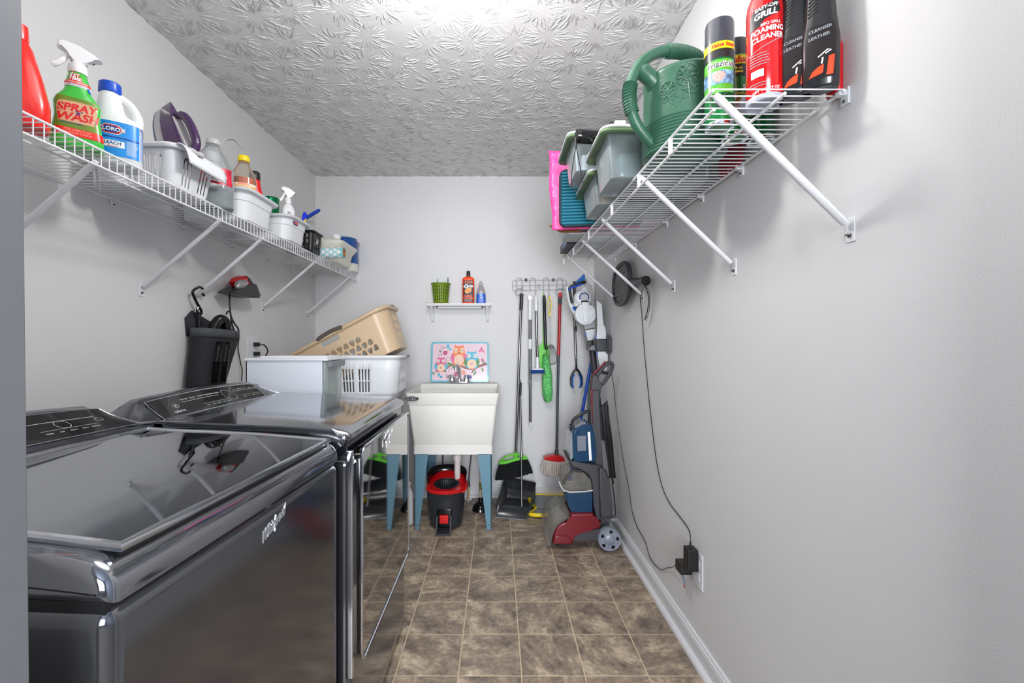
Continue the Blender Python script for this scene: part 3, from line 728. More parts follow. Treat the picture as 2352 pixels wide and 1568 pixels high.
def owl(cx, ty, w_, h_, body, wing, eye_open, look, L_):
    hw = w_/2
    B = PRN[body]
    blob(B, pf, [(cx-hw*0.52, ty), (cx-hw*0.30, ty+h_*0.05), (cx+hw*0.30, ty+h_*0.05), (cx+hw*0.52, ty), (cx+hw*0.72, ty+h_*0.30), (cx+hw*0.92, ty+h_*0.60), (cx+hw*0.85, ty+h_*0.85), (cx+hw*0.45, ty+h_), (cx-hw*0.45, ty+h_), (cx-hw*0.85, ty+h_*0.85), (cx-hw*0.92, ty+h_*0.60), (cx-hw*0.72, ty+h_*0.30)], L_, 3)
    disc(PRN['cream'], pf, cx, ty+h_*0.74, hw*0.62, h_*0.27, L_+0.0002, 22)
    for s in (-1, 1):
        blob(PRN[wing], pf, [(cx+s*hw*0.88, ty+h_*0.42), (cx+s*hw*1.02, ty+h_*0.62), (cx+s*hw*0.80, ty+h_*0.93), (cx+s*hw*0.66, ty+h_*0.80), (cx+s*hw*0.58, ty+h_*0.60)], L_+0.0003, 3)
        ex, ey = cx+s*hw*0.40, ty+h_*0.27
        disc(PRN['white' if eye_open else 'cream'], pf, ex, ey, hw*0.25, h_*0.115 if eye_open else h_*0.13, L_+0.0004, 18)
        if eye_open: disc(PRN['brown'], pf, ex+look*hw*0.09, ey, hw*0.085, h_*0.045, L_+0.0006, 12)
        else: stroke(PRN['brown'], pf, [(ex-hw*0.22, ey), (ex, ey+h_*0.02), (ex+hw*0.22, ey)], 12, L_+0.0006)
        disc(PRN['orange'], pf, cx+s*hw*0.26, ty+h_*1.01, hw*0.17, h_*0.035, L_+0.0005, 12)
    blob(PRN['brown'], pf, [(cx-hw*0.08, ty+h_*0.36), (cx+hw*0.08, ty+h_*0.36), (cx, ty+h_*0.45)], L_+0.0005, 0)
    if wing != 'pink':
        q = h_*0.06
        disc(PRN['rose'], pf, cx-q*0.6, ty+h_*0.72, q*0.85, q*0.8, L_+0.0005, 12); disc(PRN['rose'], pf, cx+q*0.6, ty+h_*0.72, q*0.85, q*0.8, L_+0.0005, 12)
        blob(PRN['rose'], pf, [(cx-q*1.35, ty+h_*0.74), (cx+q*1.35, ty+h_*0.74), (cx, ty+h_*0.74+q*2)], L_+0.0005, 0)
    else:
        for dx, dy in ((-90, -40), (40, -90), (90, 10), (-20, 80), (120, 90)): disc(PRN['rose'], pf, cx+dx, ty+h_*0.74+dy, 26, 22, L_+0.0005, 8)
stroke(PRN['brown'], pf, [(110, 1165), (300, 1125), (520, 1100), (700, 960), (860, 885), (1100, 930), (1300, 1010), (1500, 1030), (1700, 960), (1900, 890), (2015, 850)], (14, 95), 0.0003)
stroke(PRN['brown'], pf, [(1490, 1175), (1540, 1090), (1640, 1020)], (40, 50), 0.0003)
stroke(PRN['brown'], pf, [(1960, 850), (1930, 780), (1890, 710)], 24, 0.0003)
owl(1040, 195, 540, 720, 'orange', 'pink', False, 0, 0.0005)
owl(420, 625, 450, 500, 'pink', 'aqua', True, 0.6, 0.0005)
owl(1490, 410, 530, 610, 'aqua', 'green', True, -1.0, 0.0007)
for pts in ([(450, 620), (425, 480), (440, 360), (520, 295), (610, 285)], [(430, 560), (400, 505), (340, 500), (315, 560), (350, 590), (378, 560)], [(490, 300), (470, 250), (420, 240), (405, 285), (440, 300)], [(660, 840), (610, 760), (620, 670), (690, 630), (750, 660), (750, 720), (710, 740)], [(690, 1160), (700, 1060), (790, 1005), (900, 1010), (960, 1080), (970, 1140)], [(660, 1240), (600, 1240), (590, 1310), (640, 1335), (665, 1300)], [(1110, 1105), (1160, 1100), (1200, 1130)], [(660, 370), (650, 430), (600, 470)]):
    stroke(PRN['brown'], pf, pts, 11, 0.0004)
for (x, y, a, s) in ((380, 410, 0.9, 1), (715, 850, 0.2, 1.6), (670, 910, -0.4, 1), (860, 960, 1.0, 1.4), (555, 1110, 0.3, 1.2), (165, 1200, 1.1, 1), (1595, 1180, -1.1, 1.8), (1865, 1060, 1.4, 1.5), (1880, 805, 0.6, 1), (960, 1370, 0.4, 1)):
    disc(PRN['green'], pf, x, y, 52*s, 24*s, 0.0006, 12, a)
def flower(x, y, r, c):
    for k in range(5): disc(PRN[c], pf, x+r*0.62*math.cos(1.26*k+0.3), y+r*0.62*math.sin(1.26*k+0.3), r*0.42, lift=0.0007, n=10)
    disc(PRN['peach'], pf, x, y, r*0.22, lift=0.0009, n=10)
flower(560, 480, 80, 'magenta'); flower(945, 1215, 80, 'magenta'); flower(1855, 715, 50, 'magenta'); flower(1210, 1160, 75, 'orange')
def fly(x, y, s, c):
    disc(PRN[c], pf, x-20*s, y-45*s, 40*s, 62*s, 0.0007, 14); disc(PRN[c], pf, x+45*s, y+35*s, 26*s, 46*s, 0.0007, 12, -0.5); disc(PRN[c], pf, x, y, 12*s, 70*s, 0.0009, 10, -0.6)
fly(680, 300, 1.25, 'aqua'); fly(1850, 390, 1.15, 'pink'); fly(370, 1280, 1.0, 'aqua'); disc(PRN['aqua'], pf, 440, 1300, 42, 42, 0.0007); disc(PRN['pink'], pf, 1770, 415, 42, 42, 0.0007)
for k, mb in PRN.items(): part('print', mb, pc('mat_'+k, cols[k]), pm, recalc=False, kind='stuff')

# ---------------------------------------------------------------- little wall shelf and its things
ws = thing('wall_shelf', 'small white wooden shelf with two brackets above the sink', 'shelf', (-0.284, YB, 1.45))
wp = mat('white_wood', (228, 229, 232), 0.45, var=0.015)
k13 = F/3.30
sz = H0+(788-697)/F*3.30
part('board', MB(world=True).prism([(3.295, sz+0.002), (YB, sz+0.002), (YB, sz-0.016), (3.302, sz-0.016), (3.295, sz-0.006)], lambda u, v, t: (t, u, v), -0.516, -0.042), wp, ws)
for bxp in (-0.485, -0.070):
    bmk = MB(world=True); bmk.prism([(YB-0.001, sz-0.017), (3.335, sz-0.017), (3.335, sz-0.026), (3.352, sz-0.040), (3.385, sz-0.075), (3.405, sz-0.120), (YB-0.001, sz-0.132)], lambda u, v, t: (t, u, v), bxp-0.010, bxp+0.010, 0.002)
    part('bracket', bmk, wp, ws)
part('towel_bar', MB(world=True).cyl((-0.44, 3.335, sz-0.026), (-0.11, 3.335, sz-0.026), 0.0055), wp, ws)
for x_ in (-0.44, -0.11): part('bar_end', MB(world=True).cyl((x_, 3.335, sz-0.016), (x_, 3.335, sz-0.032), 0.006), M['dark'], ws)
zt = sz+0.0025
# green basket
gb_m = mat('olive_plastic', (112, 140, 20), 0.4, var=0.05)
gb = thing('small_basket', 'small olive green slatted basket on the left of the wall shelf', 'basket', (-0.416, 3.352, zt+0.004))
def round_basket(parent, r0, r1, H, nh, rows, m, th=0.002):
    us = []; sl2 = []; P_ = 2*PI
    for i in range(nh):
        us += [P_*i/nh, P_*(i+0.48)/nh]
    us.append(P_)
    vv = [0, H*0.08]
    for k in range(rows): vv += [H*(0.08+0.80*k/rows)+H*0.03, H*(0.08+0.80*(k+1)/rows)]
    vv += [H]
    mb = MB(); mb.grid(lambda u, v: ((r0+(r1-r0)*v/H)*math.cos(u), (r0+(r1-r0)*v/H)*math.sin(u), v), us, vv, lambda i, j: i % 2 == 0 and j % 2 == 0 and 0 < j < 2*rows+1 and j >= 2)
    bmesh.ops.remove_doubles(mb.bm, verts=mb.bm.verts, dist=1e-5)
    part('wall', mb, m, parent, solid=th)
round_basket(gb, 0.052, 0.066, 0.145, 22, 5, gb_m)
part('rim', MB().lathe([(0.064, 0.140), (0.074, 0.141), (0.075, 0.147), (0.064, 0.148)], seg=28, caps=(0, 0)), gb_m, gb)
part('bottom', MB().lathe([(0.052, 0.0), (0.052, 0.003)], seg=28), gb_m, gb)
for dx, dy, tz, mm in ((-0.024, 0.01, 0.188, clear('brush_clear', (190, 220, 235), 0.5)), (0.046, 0.0, 0.196, mat('toothbrush_blue', (40, 110, 160), 0.4))):
    tb_ = MB(); a = Vector((-0.41+dx, 3.352+dy, zt+0.008)); b = Vector((-0.416+dx*1.15, 3.352+dy*1.2, zt+tz))
    tb_.world = True; tb_.tube([a.lerp(b, t) for t in (0, 0.3, 0.75, 0.85, 1)], [0.004, 0.006, 0.004, 0.007, 0.005], 8, flat=0.6)
    o = solo('toothbrush', tb_, mm, 'clear pale blue toothbrush in the olive basket' if dx < 0 else 'white and dark blue toothbrush in the olive basket', 'toothbrush', tuple(a))
part('pad', MB().box((-0.105, -0.045, -0.004), (0.075, 0.04, -0.0005), 0.001), mat('cork_pad', (176, 140, 100), 0.8), gb)

def bottle(parent, prof, m, name='body', n=28, e=2.0, label=None):
    """prof: list of (z, rx, ry) or (z, rx, ry, e)"""
    mb = MB(); rings = []
    for p in prof:
        rings.append(ring(p[4] if len(p) > 4 else 0, 0, p[0], p[1], p[2], n, p[3] if len(p) > 3 else e))
    mb.loft(rings); return part(name, mb, m, parent, label=label, angle=50)
def prof_at(prof, z):
    for a, b in zip(prof, prof[1:]):
        if a[0] <= z <= b[0] and b[0] > a[0]:
            t = (z-a[0])/(b[0]-a[0]); ea = a[3] if len(a) > 3 else 2.0; eb = b[3] if len(b) > 3 else 2.0
            ca = a[4] if len(a) > 4 else 0; cb_ = b[4] if len(b) > 4 else 0
            return a[1]+(b[1]-a[1])*t, a[2]+(b[2]-a[2])*t, ea+(eb-ea)*t, ca+(cb_-ca)*t
    p = prof[-1]; return p[1], p[2], p[3] if len(p) > 3 else 2.0, p[4] if len(p) > 4 else 0
class Skin:
    """maps (u metres around, z, lift) onto a bottle body; u = 0 is its front (-y)"""
    def __init__(s, prof, zref, ofs=0.0006):
        s.p = prof; s.o = ofs; rx, ry, e, cx = prof_at(prof, zref)
        N_ = 720; s.tab = []; acc = 0; last = None
        for i in range(-N_//2, N_//2+1):
            a = -PI/2+2*PI*i/N_; c = sq(a, e); q = Vector((rx*c[0], ry*c[1], 0))
            if last is not None: acc += (q-last).length
            s.tab.append((a, acc)); last = q
        mid = s.tab[N_//2][1]; s.tab = [(a, l-mid) for a, l in s.tab]
    def ang(s, u):
        t = s.tab; lo_, hi = 0, len(t)-1
        while hi-lo_ > 1:
            m_ = (lo_+hi)//2
            if t[m_][1] < u: lo_ = m_
            else: hi = m_
        a, b = t[lo_], t[hi]; k = (u-a[1])/max(1e-9, b[1]-a[1]); return a[0]+(b[0]-a[0])*min(1, max(0, k))
    def __call__(s, u, z, l=0):
        rx, ry, e, cx = prof_at(s.p, z); a = s.ang(u); c = sq(a, e)
        return Vector((cx+(rx+s.o+l)*c[0], (ry+s.o+l)*c[1], z))
def patch(sk_, u0, u1, z0, z1, l=0.0, nu=24, nz=8, mb=None, wave=None):
    mb = mb or MB()
    mb.grid(lambda u, v: sk_(u, v+(wave(u) if wave else 0), l), [u0+(u1-u0)*i/nu for i in range(nu+1)], [z0+(z1-z0)*i/nz for i in range(nz+1)])
    return mb
def words(sk_, items, l=0.0004):
    mb = MB()
    for (body, u, z, size, *r) in items:
        bold = r[0] if r else 0.02; shear = r[1] if len(r) > 1 else 0; sl3 = r[2] if len(r) > 2 else 0
        mb.text(body, size, lambda x, y, zz: sk_(u+x, z+y+x*sl3, l), bold=size*bold, shear=shear)
    return mb
def rules(sk_, u0, u1, z0, z1, n, h, l=0.0004, mb=None, jit=0.25):
    """small unreadable print as thin lines"""
    mb = mb or MB()
    for k in range(n):
        z = z0+(z1-z0)*k/max(1, n-1); ue = u1-(u1-u0)*rnd.random()*jit
        patch(sk_, u0, ue, z, z+h, l, 4, 1, mb)
    return mb

# orange hand cleaner
oc_m = mat('orange_bottle', (238, 72, 20), 0.35, var=0.03)
pr_ = [(0, 0.041, 0.022, 5), (0.004, 0.044, 0.025, 5), (0.10, 0.0445, 0.025, 5), (0.185, 0.0435, 0.024, 5), (0.192, 0.038, 0.022, 4), (0.200, 0.020, 0.016, 2.5), (0.203, 0.013, 0.013, 2)]
hc = thing('hand_cleaner_bottle', 'orange squeeze bottle of hand cleaner with black label and cap on the wall shelf', 'bottle', (-0.211, 3.350, zt))
bottle(hc, pr_, oc_m)
bottle(hc, [(0.203, 0.014, 0.014), (0.206, 0.0145, 0.0145), (0.240, 0.0135, 0.0135), (0.243, 0.012, 0.012)], M['black'], 'cap', 18)
s_ = Skin(pr_, 0.1)
lb = part('label', patch(s_, -0.036, 0.036, 0.012, 0.172), M['blackprint'], hc)
part('print', words(s_, [('ORANGE', 0, 0.157, 0.019, 0.03), ('HAND', 0, 0.055, 0.019, 0.04), ('CLEANER', 0, 0.038, 0.019, 0.04)]), M['orangeprint'], lb, recalc=False)
part('print', words(s_, [('G', -0.014, 0.125, 0.042, 0.03), ('oop', 0.016, 0.131, 0.027, 0.04), ('TM', -0.031, 0.124, 0.009, 0.04)], 0.0006), M['whiteprint'], lb, recalc=False)
mo = MB(); blob(mo, lambda u, v, l: s_(u, v, l), [(-0.026, 0.095), (0.002, 0.114), (0.021, 0.118), (0.020, 0.090), (0.0, 0.076), (-0.018, 0.080)], 0.0004); part('orange_slice', mo, mat('slice_orange', (248, 160, 50), 0.4), lb, recalc=False)
mo = MB()
for k in range(5): stroke(mo, lambda u, v, l: s_(u, v, l), [(0.001, 0.078), (-0.014+k*0.008, 0.104+k*0.002)], 0.0012, 0.0007, 0)
part('slice_lines', mo, mat('slice_dark', (205, 95, 20), 0.4), lb, recalc=False)
part('small_print', rules(s_, -0.030, 0.030, 0.016, 0.026, 3, 0.0018), M['greyprint'], lb, recalc=False)
# dish soap
pr_ = [(0, 0.030, 0.020, 4), (0.004, 0.033, 0.022, 4), (0.03, 0.034, 0.023, 4), (0.085, 0.032, 0.022, 3.5), (0.115, 0.022, 0.017, 3), (0.132, 0.014, 0.013, 2.2), (0.136, 0.012, 0.012, 2)]
ds = thing('dish_soap_bottle', 'clear dish soap bottle with a blue label at the right of the wall shelf', 'bottle', (-0.117, 3.350, zt))
bottle(ds, pr_, clear('soap_clear', (205, 205, 205), 0.35, 0.1))
bottle(ds, [(0.134, 0.014, 0.014), (0.150, 0.014, 0.014), (0.156, 0.009, 0.009), (0.168, 0.006, 0.006)], clear('soap_cap', (205, 208, 205), 0.6, 0.2), 'cap', 16)
s_ = Skin(pr_, 0.04)
lb = part('label', patch(s_, -0.05, 0.05, 0.002, 0.072), mat('dish_blue', (12, 88, 200), 0.35, var=0.15, vscale=60), ds)
part('print', words(s_, [('Dish', 0.004, 0.046, 0.012, 0.03), ('liquid', 0.004, 0.035, 0.007, 0.02)]), M['whiteprint'], lb, recalc=False)
mo = MB(); disc(mo, lambda u, v, l: s_(u, v, l), 0, 0.064, 0.011, 0.011, 0.0004); part('emblem', mo, mat('emblem_blue', (120, 180, 230), 0.4), lb, recalc=False)

# ---------------------------------------------------------------- hook rack on the back wall
def B(px, py, y=3.40): return P(px, py, y)
rk = thing('hook_rack', 'white wire hook rack screwed to the back wall beside the sink', 'hook rack', tuple(B(1239, 655, YB)))
rack_w = mat('rack_wire_grey', (168, 168, 172), 0.35, var=0.02)
def wireb(pts, y=3.405, r=0.0027, nm='rack_wire', sm=0, closed=False):
    q = [B(p[0], p[1], p[2] if len(p) > 2 else y) for p in pts]
    part(nm, MB(world=True).tube(catmull(q, sm, closed) if sm else q, r, 6, closed=closed), rack_w, rk)
o_ = [B(1178.0+0.0, 645), B(1180, 643.5), B(1299, 642.5), B(1301, 645), B(1301, 663), B(1299, 665)]
wireb([(1243, 665), (1240, 665), (1239.5, 652), (1236, 652), (1235.5, 666), (1180, 666.5), (1177.5, 664), (1177.5, 646), (1180, 644), (1299, 642.5), (1301, 645), (1301, 663), (1299, 665), (1243, 665)], r=0.0022)
wireb([(1177.5, 655.5), (1301, 653.5)], r=0.0022)
for c_ in (1192.5, 1223.5, 1254.5, 1285.5):
    wireb([(c_-6, 668), (c_-6, 643), (c_-4, 639), (c_, 638), (c_+4, 639), (c_+6.5, 643), (c_+6.5, 672), (c_+6.5, 679, 3.395), (c_+6, 682, 3.38), (c_+5.5, 679, 3.36)], y=3.401, r=0.0027, sm=3)
for c_ in (1192, 1285):
    wireb([(c_+8, 655, 3.40), (c_+8, 663, 3.385), (c_, 663, 3.37), (c_-7, 668, 3.36), (c_-6, 675, 3.35), (c_+4, 677, 3.345), (c_+14, 676, 3.345)], r=0.0036, sm=4, nm='double_hook')
for c_ in (1208, 1270.5): part('rack_screw', MB(world=True).lathe([(0.0115, 0), (0.0115, -0.003), (0.006, -0.006), (0.002, -0.007)], c=tuple(B(c_, 642.5, 3.405)), seg=14, axis='y'), M['steel'], rk)

# ---------------------------------------------------------------- things hanging on the rack
def seg_tube(parent, nm, p, q, r, m, y0, y1=None, seg=12, label=None, r1=None):
    a = P(p[0], p[1], y0); b = P(q[0], q[1], y0 if y1 is None else y1)
    return part(nm, MB(world=True).cyl(a, b, r, r1, seg=seg), m, parent, label=label)
# broom with green head
br = thing('broom', 'broom with a lime green head and black bristles hanging from the left rack hook', 'broom', tuple(P(1184, 1100, 3.32)))
seg_tube(br, 'grip', (1198, 676), (1196.5, 712), 0.013, M['black'], 3.35, 3.35)
part('grip_eye', MB(world=True).ball(P(1197.5, 678, 3.35), 0.0165, 0.009, 0.016), M['black'], br)
seg_tube(br, 'pole', (1196.5, 712), (1184.5, 1050), 0.0095, M['steel'], 3.352, 3.335)
lm_ = M['lime']
hd = MB(world=True)
hd.tube([P(a, b, 3.33) for a, b in ((1147, 1066), (1150, 1058), (1163, 1048), (1180, 1043.5), (1197, 1045), (1208, 1050), (1211, 1055))], 0.007, 8)
hd.pxprism([(1146.5, 1066.5), (1162, 1066), (1185, 1058), (1200, 1055), (1211.5, 1055), (1211, 1051), (1198, 1050), (1180, 1053), (1165, 1059), (1148, 1060)], 3.315, 3.345, 0.002)
hd.cyl(P(1184.5, 1038, 3.333), P(1184, 1056, 3.333), 0.013)
part('broom_head', hd, lm_, br)
bt = MB(world=True); bri = mat('black_bristle', (16, 20, 24), 0.75, var=0.4, vscale=200, stretch=(1, 1, 0.05))
top = [(1147+64.5*i/34, 1066-11*min(1, i/30)**0.8) for i in range(35)]
for i, (a, b) in enumerate(top):
    t = i/34; ex = 1139+84*t; ey = 1103-17*t**1.5+rnd.uniform(-1.2, 1.2)
    for yy, ye in ((3.320, 3.300), (3.330, 3.33), (3.340, 3.355)):
        bt.tube([P(a, b, yy), P((a+ex)/2-1.2*(1-t)+0.8*t, (b+ey)/2, (yy+ye)/2), P(ex+rnd.uniform(-.8, .8), ey, ye)], [0.0045, 0.0050, 0.0042], 4)
for k in range(7):
    a0 = P(1210, 1058+k, 3.33); bt.tube([a0, P(1217+2*k, 1072+4*k-10*(k < 3), 3.32), P(1219+rnd.random()*8, 1050+14*k, 3.31)], 0.0004, 3)
part('bristles', bt, bri, br, kind='stuff')
# lobby dustpan with its long handle
dpn = thing('dustpan', 'long-handled black lobby dustpan standing by the back wall under the broom', 'dustpan', tuple(P(1190, 1188, 3.0)))
seg_tube(dpn, 'grip', (1195.5, 878), (1194.5, 908), 0.010, M['black'], 3.37, 3.35, label='black grip')
seg_tube(dpn, 'pole', (1193.5, 872), (1197.5, 1050), 0.0085, M['steel'], 3.375, 3.25)
seg_tube(dpn, 'lower_pole', (1197.5, 1050), (1198.5, 1163), 0.0075, M['steel'], 3.25, 3.13)
gdp = mat('pan_black', (44, 46, 48), 0.18, var=0.15, vscale=20)
pan = MB(world=True)
A = [P(1139, 1180, 3.02), P(1207, 1191, 2.97), P(1229, 1139, 3.30), P(1166, 1132, 3.37)]
A[0].z = A[1].z = 0.004; A[2].z = A[3].z = 0.012
bk = [Vector((A[3].x-0.02, 3.38, 0.17)), Vector((A[2].x+0.01, 3.34, 0.135))]
v_ = [pan.v(q) for q in A]; u_ = [pan.v(q) for q in bk]
tl_ = pan.v(P(1139, 1162, 3.04)); tr_ = pan.v(P(1226, 1148, 3.02)); tr_.co.z = 0.10
tl_.co.z = 0.07
pan.f([v_[0], v_[1], v_[2], v_[3]]); pan.f([v_[3], v_[2], u_[1], u_[0]]); pan.f([v_[0], v_[3], u_[0], tl_]); pan.f([v_[1], tr_, u_[1], v_[2]])
part('pan', pan, gdp, dpn, solid=0.004)
part('pan_lip', MB(world=True).cyl(A[0]+Vector((0, -0.004, 0.0)), A[1]+Vector((0, -0.004, 0.0)), 0.004), M['grey'], dpn)
# extending pole
ep = thing('extension_pole', 'telescoping chrome and white pole hanging second from the left on the rack', 'pole', tuple(P(1217.5, 980, 3.37)))
part('hanger', MB(world=True).pxprism([(1213, 677.5), (1222, 677.5), (1222, 688), (1213, 688)], 3.36, 3.378, 0.002), M['steel'], ep)
seg_tube(ep, 'grip', (1217.5, 688), (1217.5, 734), 0.0135, M['cap_white'], 3.37, label='white plastic grip')
seg_tube(ep, 'tube', (1217.5, 734), (1217.5, 876), 0.0115, M['steel'], 3.37)
seg_tube(ep, 'collar', (1217.5, 779), (1217.5, 801), 0.0130, M['cap_white'], 3.37)
seg_tube(ep, 'clamp', (1217.5, 872), (1217.5, 885), 0.0140, M['chrome'], 3.37)
seg_tube(ep, 'inner_tube', (1217.8, 885), (1218, 969), 0.0095, M['steel'], 3.37)
seg_tube(ep, 'tip', (1218, 968), (1218, 979), 0.0075, M['cap_white'], 3.37)
# scrubber
sc_ = thing('scrub_brush', 'scrubber with white grip, chrome rod and blue pad hanging on the rack', 'brush', tuple(P(1234, 857, 3.36)))
part('grip', MB(world=True).tube([P(1230.5, 678, 3.37), P(1231, 684, 3.37), P(1231.3, 700, 3.37), P(1231.5, 714, 3.37)], [0.007, 0.0125, 0.0135, 0.0115], 12), M['cap_white'], sc_)
seg_tube(sc_, 'rod', (1231.5, 713), (1234, 820), 0.0095, M['steel'], 3.37, 3.365)
seg_tube(sc_, 'neck', (1234, 820), (1234.5, 846), 0.0125, M['cap_white'], 3.365, 3.36)
part('pad_plate', MB(world=True).pxprism([(1223, 846), (1246, 846), (1250, 850), (1220, 850)], 3.32, 3.39, 0.003), M['cap_white'], sc_)
part('pad', MB(world=True).pxprism([(1219, 849), (1251, 849), (1251.5, 857), (1219, 858)], 3.315, 3.395, 0.004), mat('blue_scour', (12, 62, 130), 0.9, var=0.35, vscale=150, bump=0.9, bscale=250), sc_)
# lime scrubber / fly swatter behind
lf = thing('fly_swatter', 'lime green plastic swatter hanging behind the black-handled duster', 'fly swatter', tuple(P(1249, 860, 3.39)))
part('stem', MB(world=True).tube([P(1249, 669, 3.385), P(1248.3, 690, 3.385), P(1248, 760, 3.388), P(1250, 800, 3.39)], [0.004, 0.010, 0.008, 0.012], 8, flat=0.5), lm_, lf)
swm = MB(world=True); swm.pxprism([(1249, 782), (1252, 784), (1258, 791), (1262, 797), (1262, 850), (1242, 848), (1238, 815), (1238, 794), (1245, 789)], 3.388, 3.392, 0.001)
sw = part('blade', swm, lm_, lf)
for k in range(6): part('rib', MB(world=True).cyl(P(1238.5, 800+k*8, 3.387), P(1261, 802+k*8, 3.387), 0.0012, seg=5), lm_, sw)
# duster
du = thing('duster', 'fluffy green duster with a long black handle hanging from the rack', 'duster', tuple(P(1256, 922, 3.35)))
part('handle', MB(world=True).tube([P(1249.5, 678, 3.365), P(1250, 684, 3.365), P(1251, 730, 3.365), P(1253, 790, 3.36), P(1253.5, 803, 3.358)], [0.008, 0.0125, 0.012, 0.0115, 0.006], 12), M['blackgloss'], du)
fz = MB(world=True); cpts = [(1253.5, 812, 0.012), (1254, 822, 0.026), (1255, 840, 0.036), (1257, 860, 0.041), (1256.5, 880, 0.044), (1257.5, 900, 0.045), (1258, 914, 0.036), (1258.5, 922, 0.018)]
for k in range(2600):
    t = rnd.random()*(len(cpts)-1.001); i = int(t); f0 = t-i; a, b = cpts[i], cpts[i+1]
    c = P(a[0]+(b[0]-a[0])*f0, a[1]+(b[1]-a[1])*f0, 3.352); r = a[2]+(b[2]-a[2])*f0; an = rnd.random()*2*PI
    d = Vector((math.cos(an), math.sin(an), -0.35+rnd.uniform(-.5, .5))); s0 = c+Vector((math.cos(an), math.sin(an), 0))*r*0.72
    e = s0+d*0.011; sd_ = d.cross(Vector((0, 0, 1))).normalized()*0.0028
    if e.y > 3.42: continue
    fz.poly([s0+sd_, e, s0-sd_+Vector((0, 0, 0.002))])
fz.tube([P(a, b, 3.352) for a, b, _ in cpts], [r*0.80 for _, _, r in cpts], 14)
part('plush_head', fz, mat('green_plush', (112, 205, 120), 0.9, var=0.35, vscale=60), du, kind='stuff', label='fluffy light green head', recalc=False)
# spatula / whisk with yellow grip
wk = thing('spatula', 'slotted black spatula with a yellow wire grip hanging from the rack', 'spatula', tuple(P(1266, 836, 3.34)))
part('grip', MB(world=True).tube(catmull([P(1262, 680, 3.355), P(1259, 697, 3.355), P(1261, 718, 3.355), P(1262, 726, 3.355), P(1264, 718, 3.355), P(1266.5, 700, 3.355), P(1263, 681, 3.355)], 4), 0.0035, 6), M['yellow'], wk, label='yellow wire grip')
wkm = MB(world=True); wkm.tube([P(1262, 726, 3.355), P(1264, 745, 3.352), P(1265.5, 775, 3.35), P(1265, 800, 3.35)], 0.0018, 6); wkm.tube([P(1258.5, 732, 3.353), P(1258, 780, 3.35), P(1261, 781, 3.35)], 0.0018, 6); wkm.tube([P(1263, 730, 3.353), P(1267, 776, 3.35), P(1265, 795, 3.35)], 0.0016, 6)
part('rod', wkm, M['chrome'], wk)
wq = MB(world=True); out_ = catmull([P(1260, 794, 3.345), P(1271, 794, 3.345), P(1277, 812, 3.343), P(1278, 832, 3.34), P(1266, 836, 3.34), P(1254.5, 832, 3.34), P(1256, 810, 3.343)], 4, closed=True)
wq.tube(out_, 0.0028, 6, closed=True)
for k in range(5): wq.cyl(P(1261.5+2.3*k, 798, 3.345), P(1257+4.3*k, 835, 3.341), 0.0013, seg=5)
wq.pxprism([(1260, 794), (1271, 794), (1272.5, 800), (1259, 800)], 3.342, 3.347)
part('blade', wq, M['black'], wk)
# mop
mp_ = thing('string_mop', 'string mop with a red and grey pole and red triangular head hanging on the rack', 'mop', tuple(P(1275, 1095, 3.30)))
seg_tube(mp_, 'tip', (1286.5, 672), (1286.3, 684), 0.0125, M['red'], 3.352)
seg_tube(mp_, 'collar', (1286.3, 683), (1286, 700), 0.0135, M['dark'], 3.352)
seg_tube(mp_, 'upper_pole', (1286, 700), (1283, 816), 0.0115, mat('dark_red', (170, 16, 22), 0.3), 3.352, 3.345)
seg_tube(mp_, 'lower_pole', (1283, 816), (1278.5, 1036), 0.0095, mat('slate_pole', (58, 68, 80), 0.35), 3.345, 3.32)
seg_tube(mp_, 'socket', (1278.6, 1033), (1278, 1052), 0.014, M['dark'], 3.32, 3.31)
part('mop_head', MB(world=True).pxprism([(1250, 1052), (1262, 1048), (1273, 1046), (1285, 1046), (1297, 1053), (1298.5, 1063), (1290, 1061), (1275, 1060), (1250, 1056)], 3.28, 3.345, 0.004), M['red'], mp_)
yn = MB(world=True)
for i in range(30):
    t = i/29
    for dy in (0, 0.022, 0.045):
        sx_ = 1250.5+47*t; ex = 1245+58*t+rnd.uniform(-1, 1); ey = 1088+5*math.sin(PI*t)+rnd.uniform(-2.5, 3)
        yn.tube([P(sx_, 1056+4*math.sin(PI*t), 3.285+dy), P((sx_+ex)/2+rnd.uniform(-1, 1)+(t-0.5)*4, 1070, 3.275+dy), P(ex, ey, 3.27+dy)], [0.004, 0.0045, 0.004], 5)
part('mop_yarn', yn, mat('mop_cotton', (196, 186, 178), 0.9, var=0.35, vscale=160), mp_, kind='stuff')
# reacher grabber
gr = thing('reacher_grabber', 'reaching grabber with black handle and open blue-lined claw hanging right of the mop', 'grabber', tuple(P(1324, 888, 3.36)))
seg_tube(gr, 'shaft', (1319.5, 735), (1323, 826), 0.009, M['steel'], 3.385, 3.385)
seg_tube(gr, 'collar', (1321.2, 748), (1321.6, 761), 0.0115, M['black'], 3.385, 3.385)
seg_tube(gr, 'upper_shaft', (1319, 646), (1319.5, 735), 0.010, M['black'], 3.385, 3.385)
part('trigger', MB(world=True).pxprism([(1322, 650), (1326, 643), (1334, 636), (1341, 629), (1344, 632), (1344, 642), (1332, 648)], 3.365, 3.395, 0.004), mat('sky_blue', (12, 108, 190), 0.35), gr, label='blue trigger handle')
part('jaw_base', MB(world=True).tube([P(1323, 824, 3.38), P(1323.5, 838, 3.38), P(1324, 852, 3.378)], [0.008, 0.010, 0.019], 12, flat=0.6), M['black'], gr)
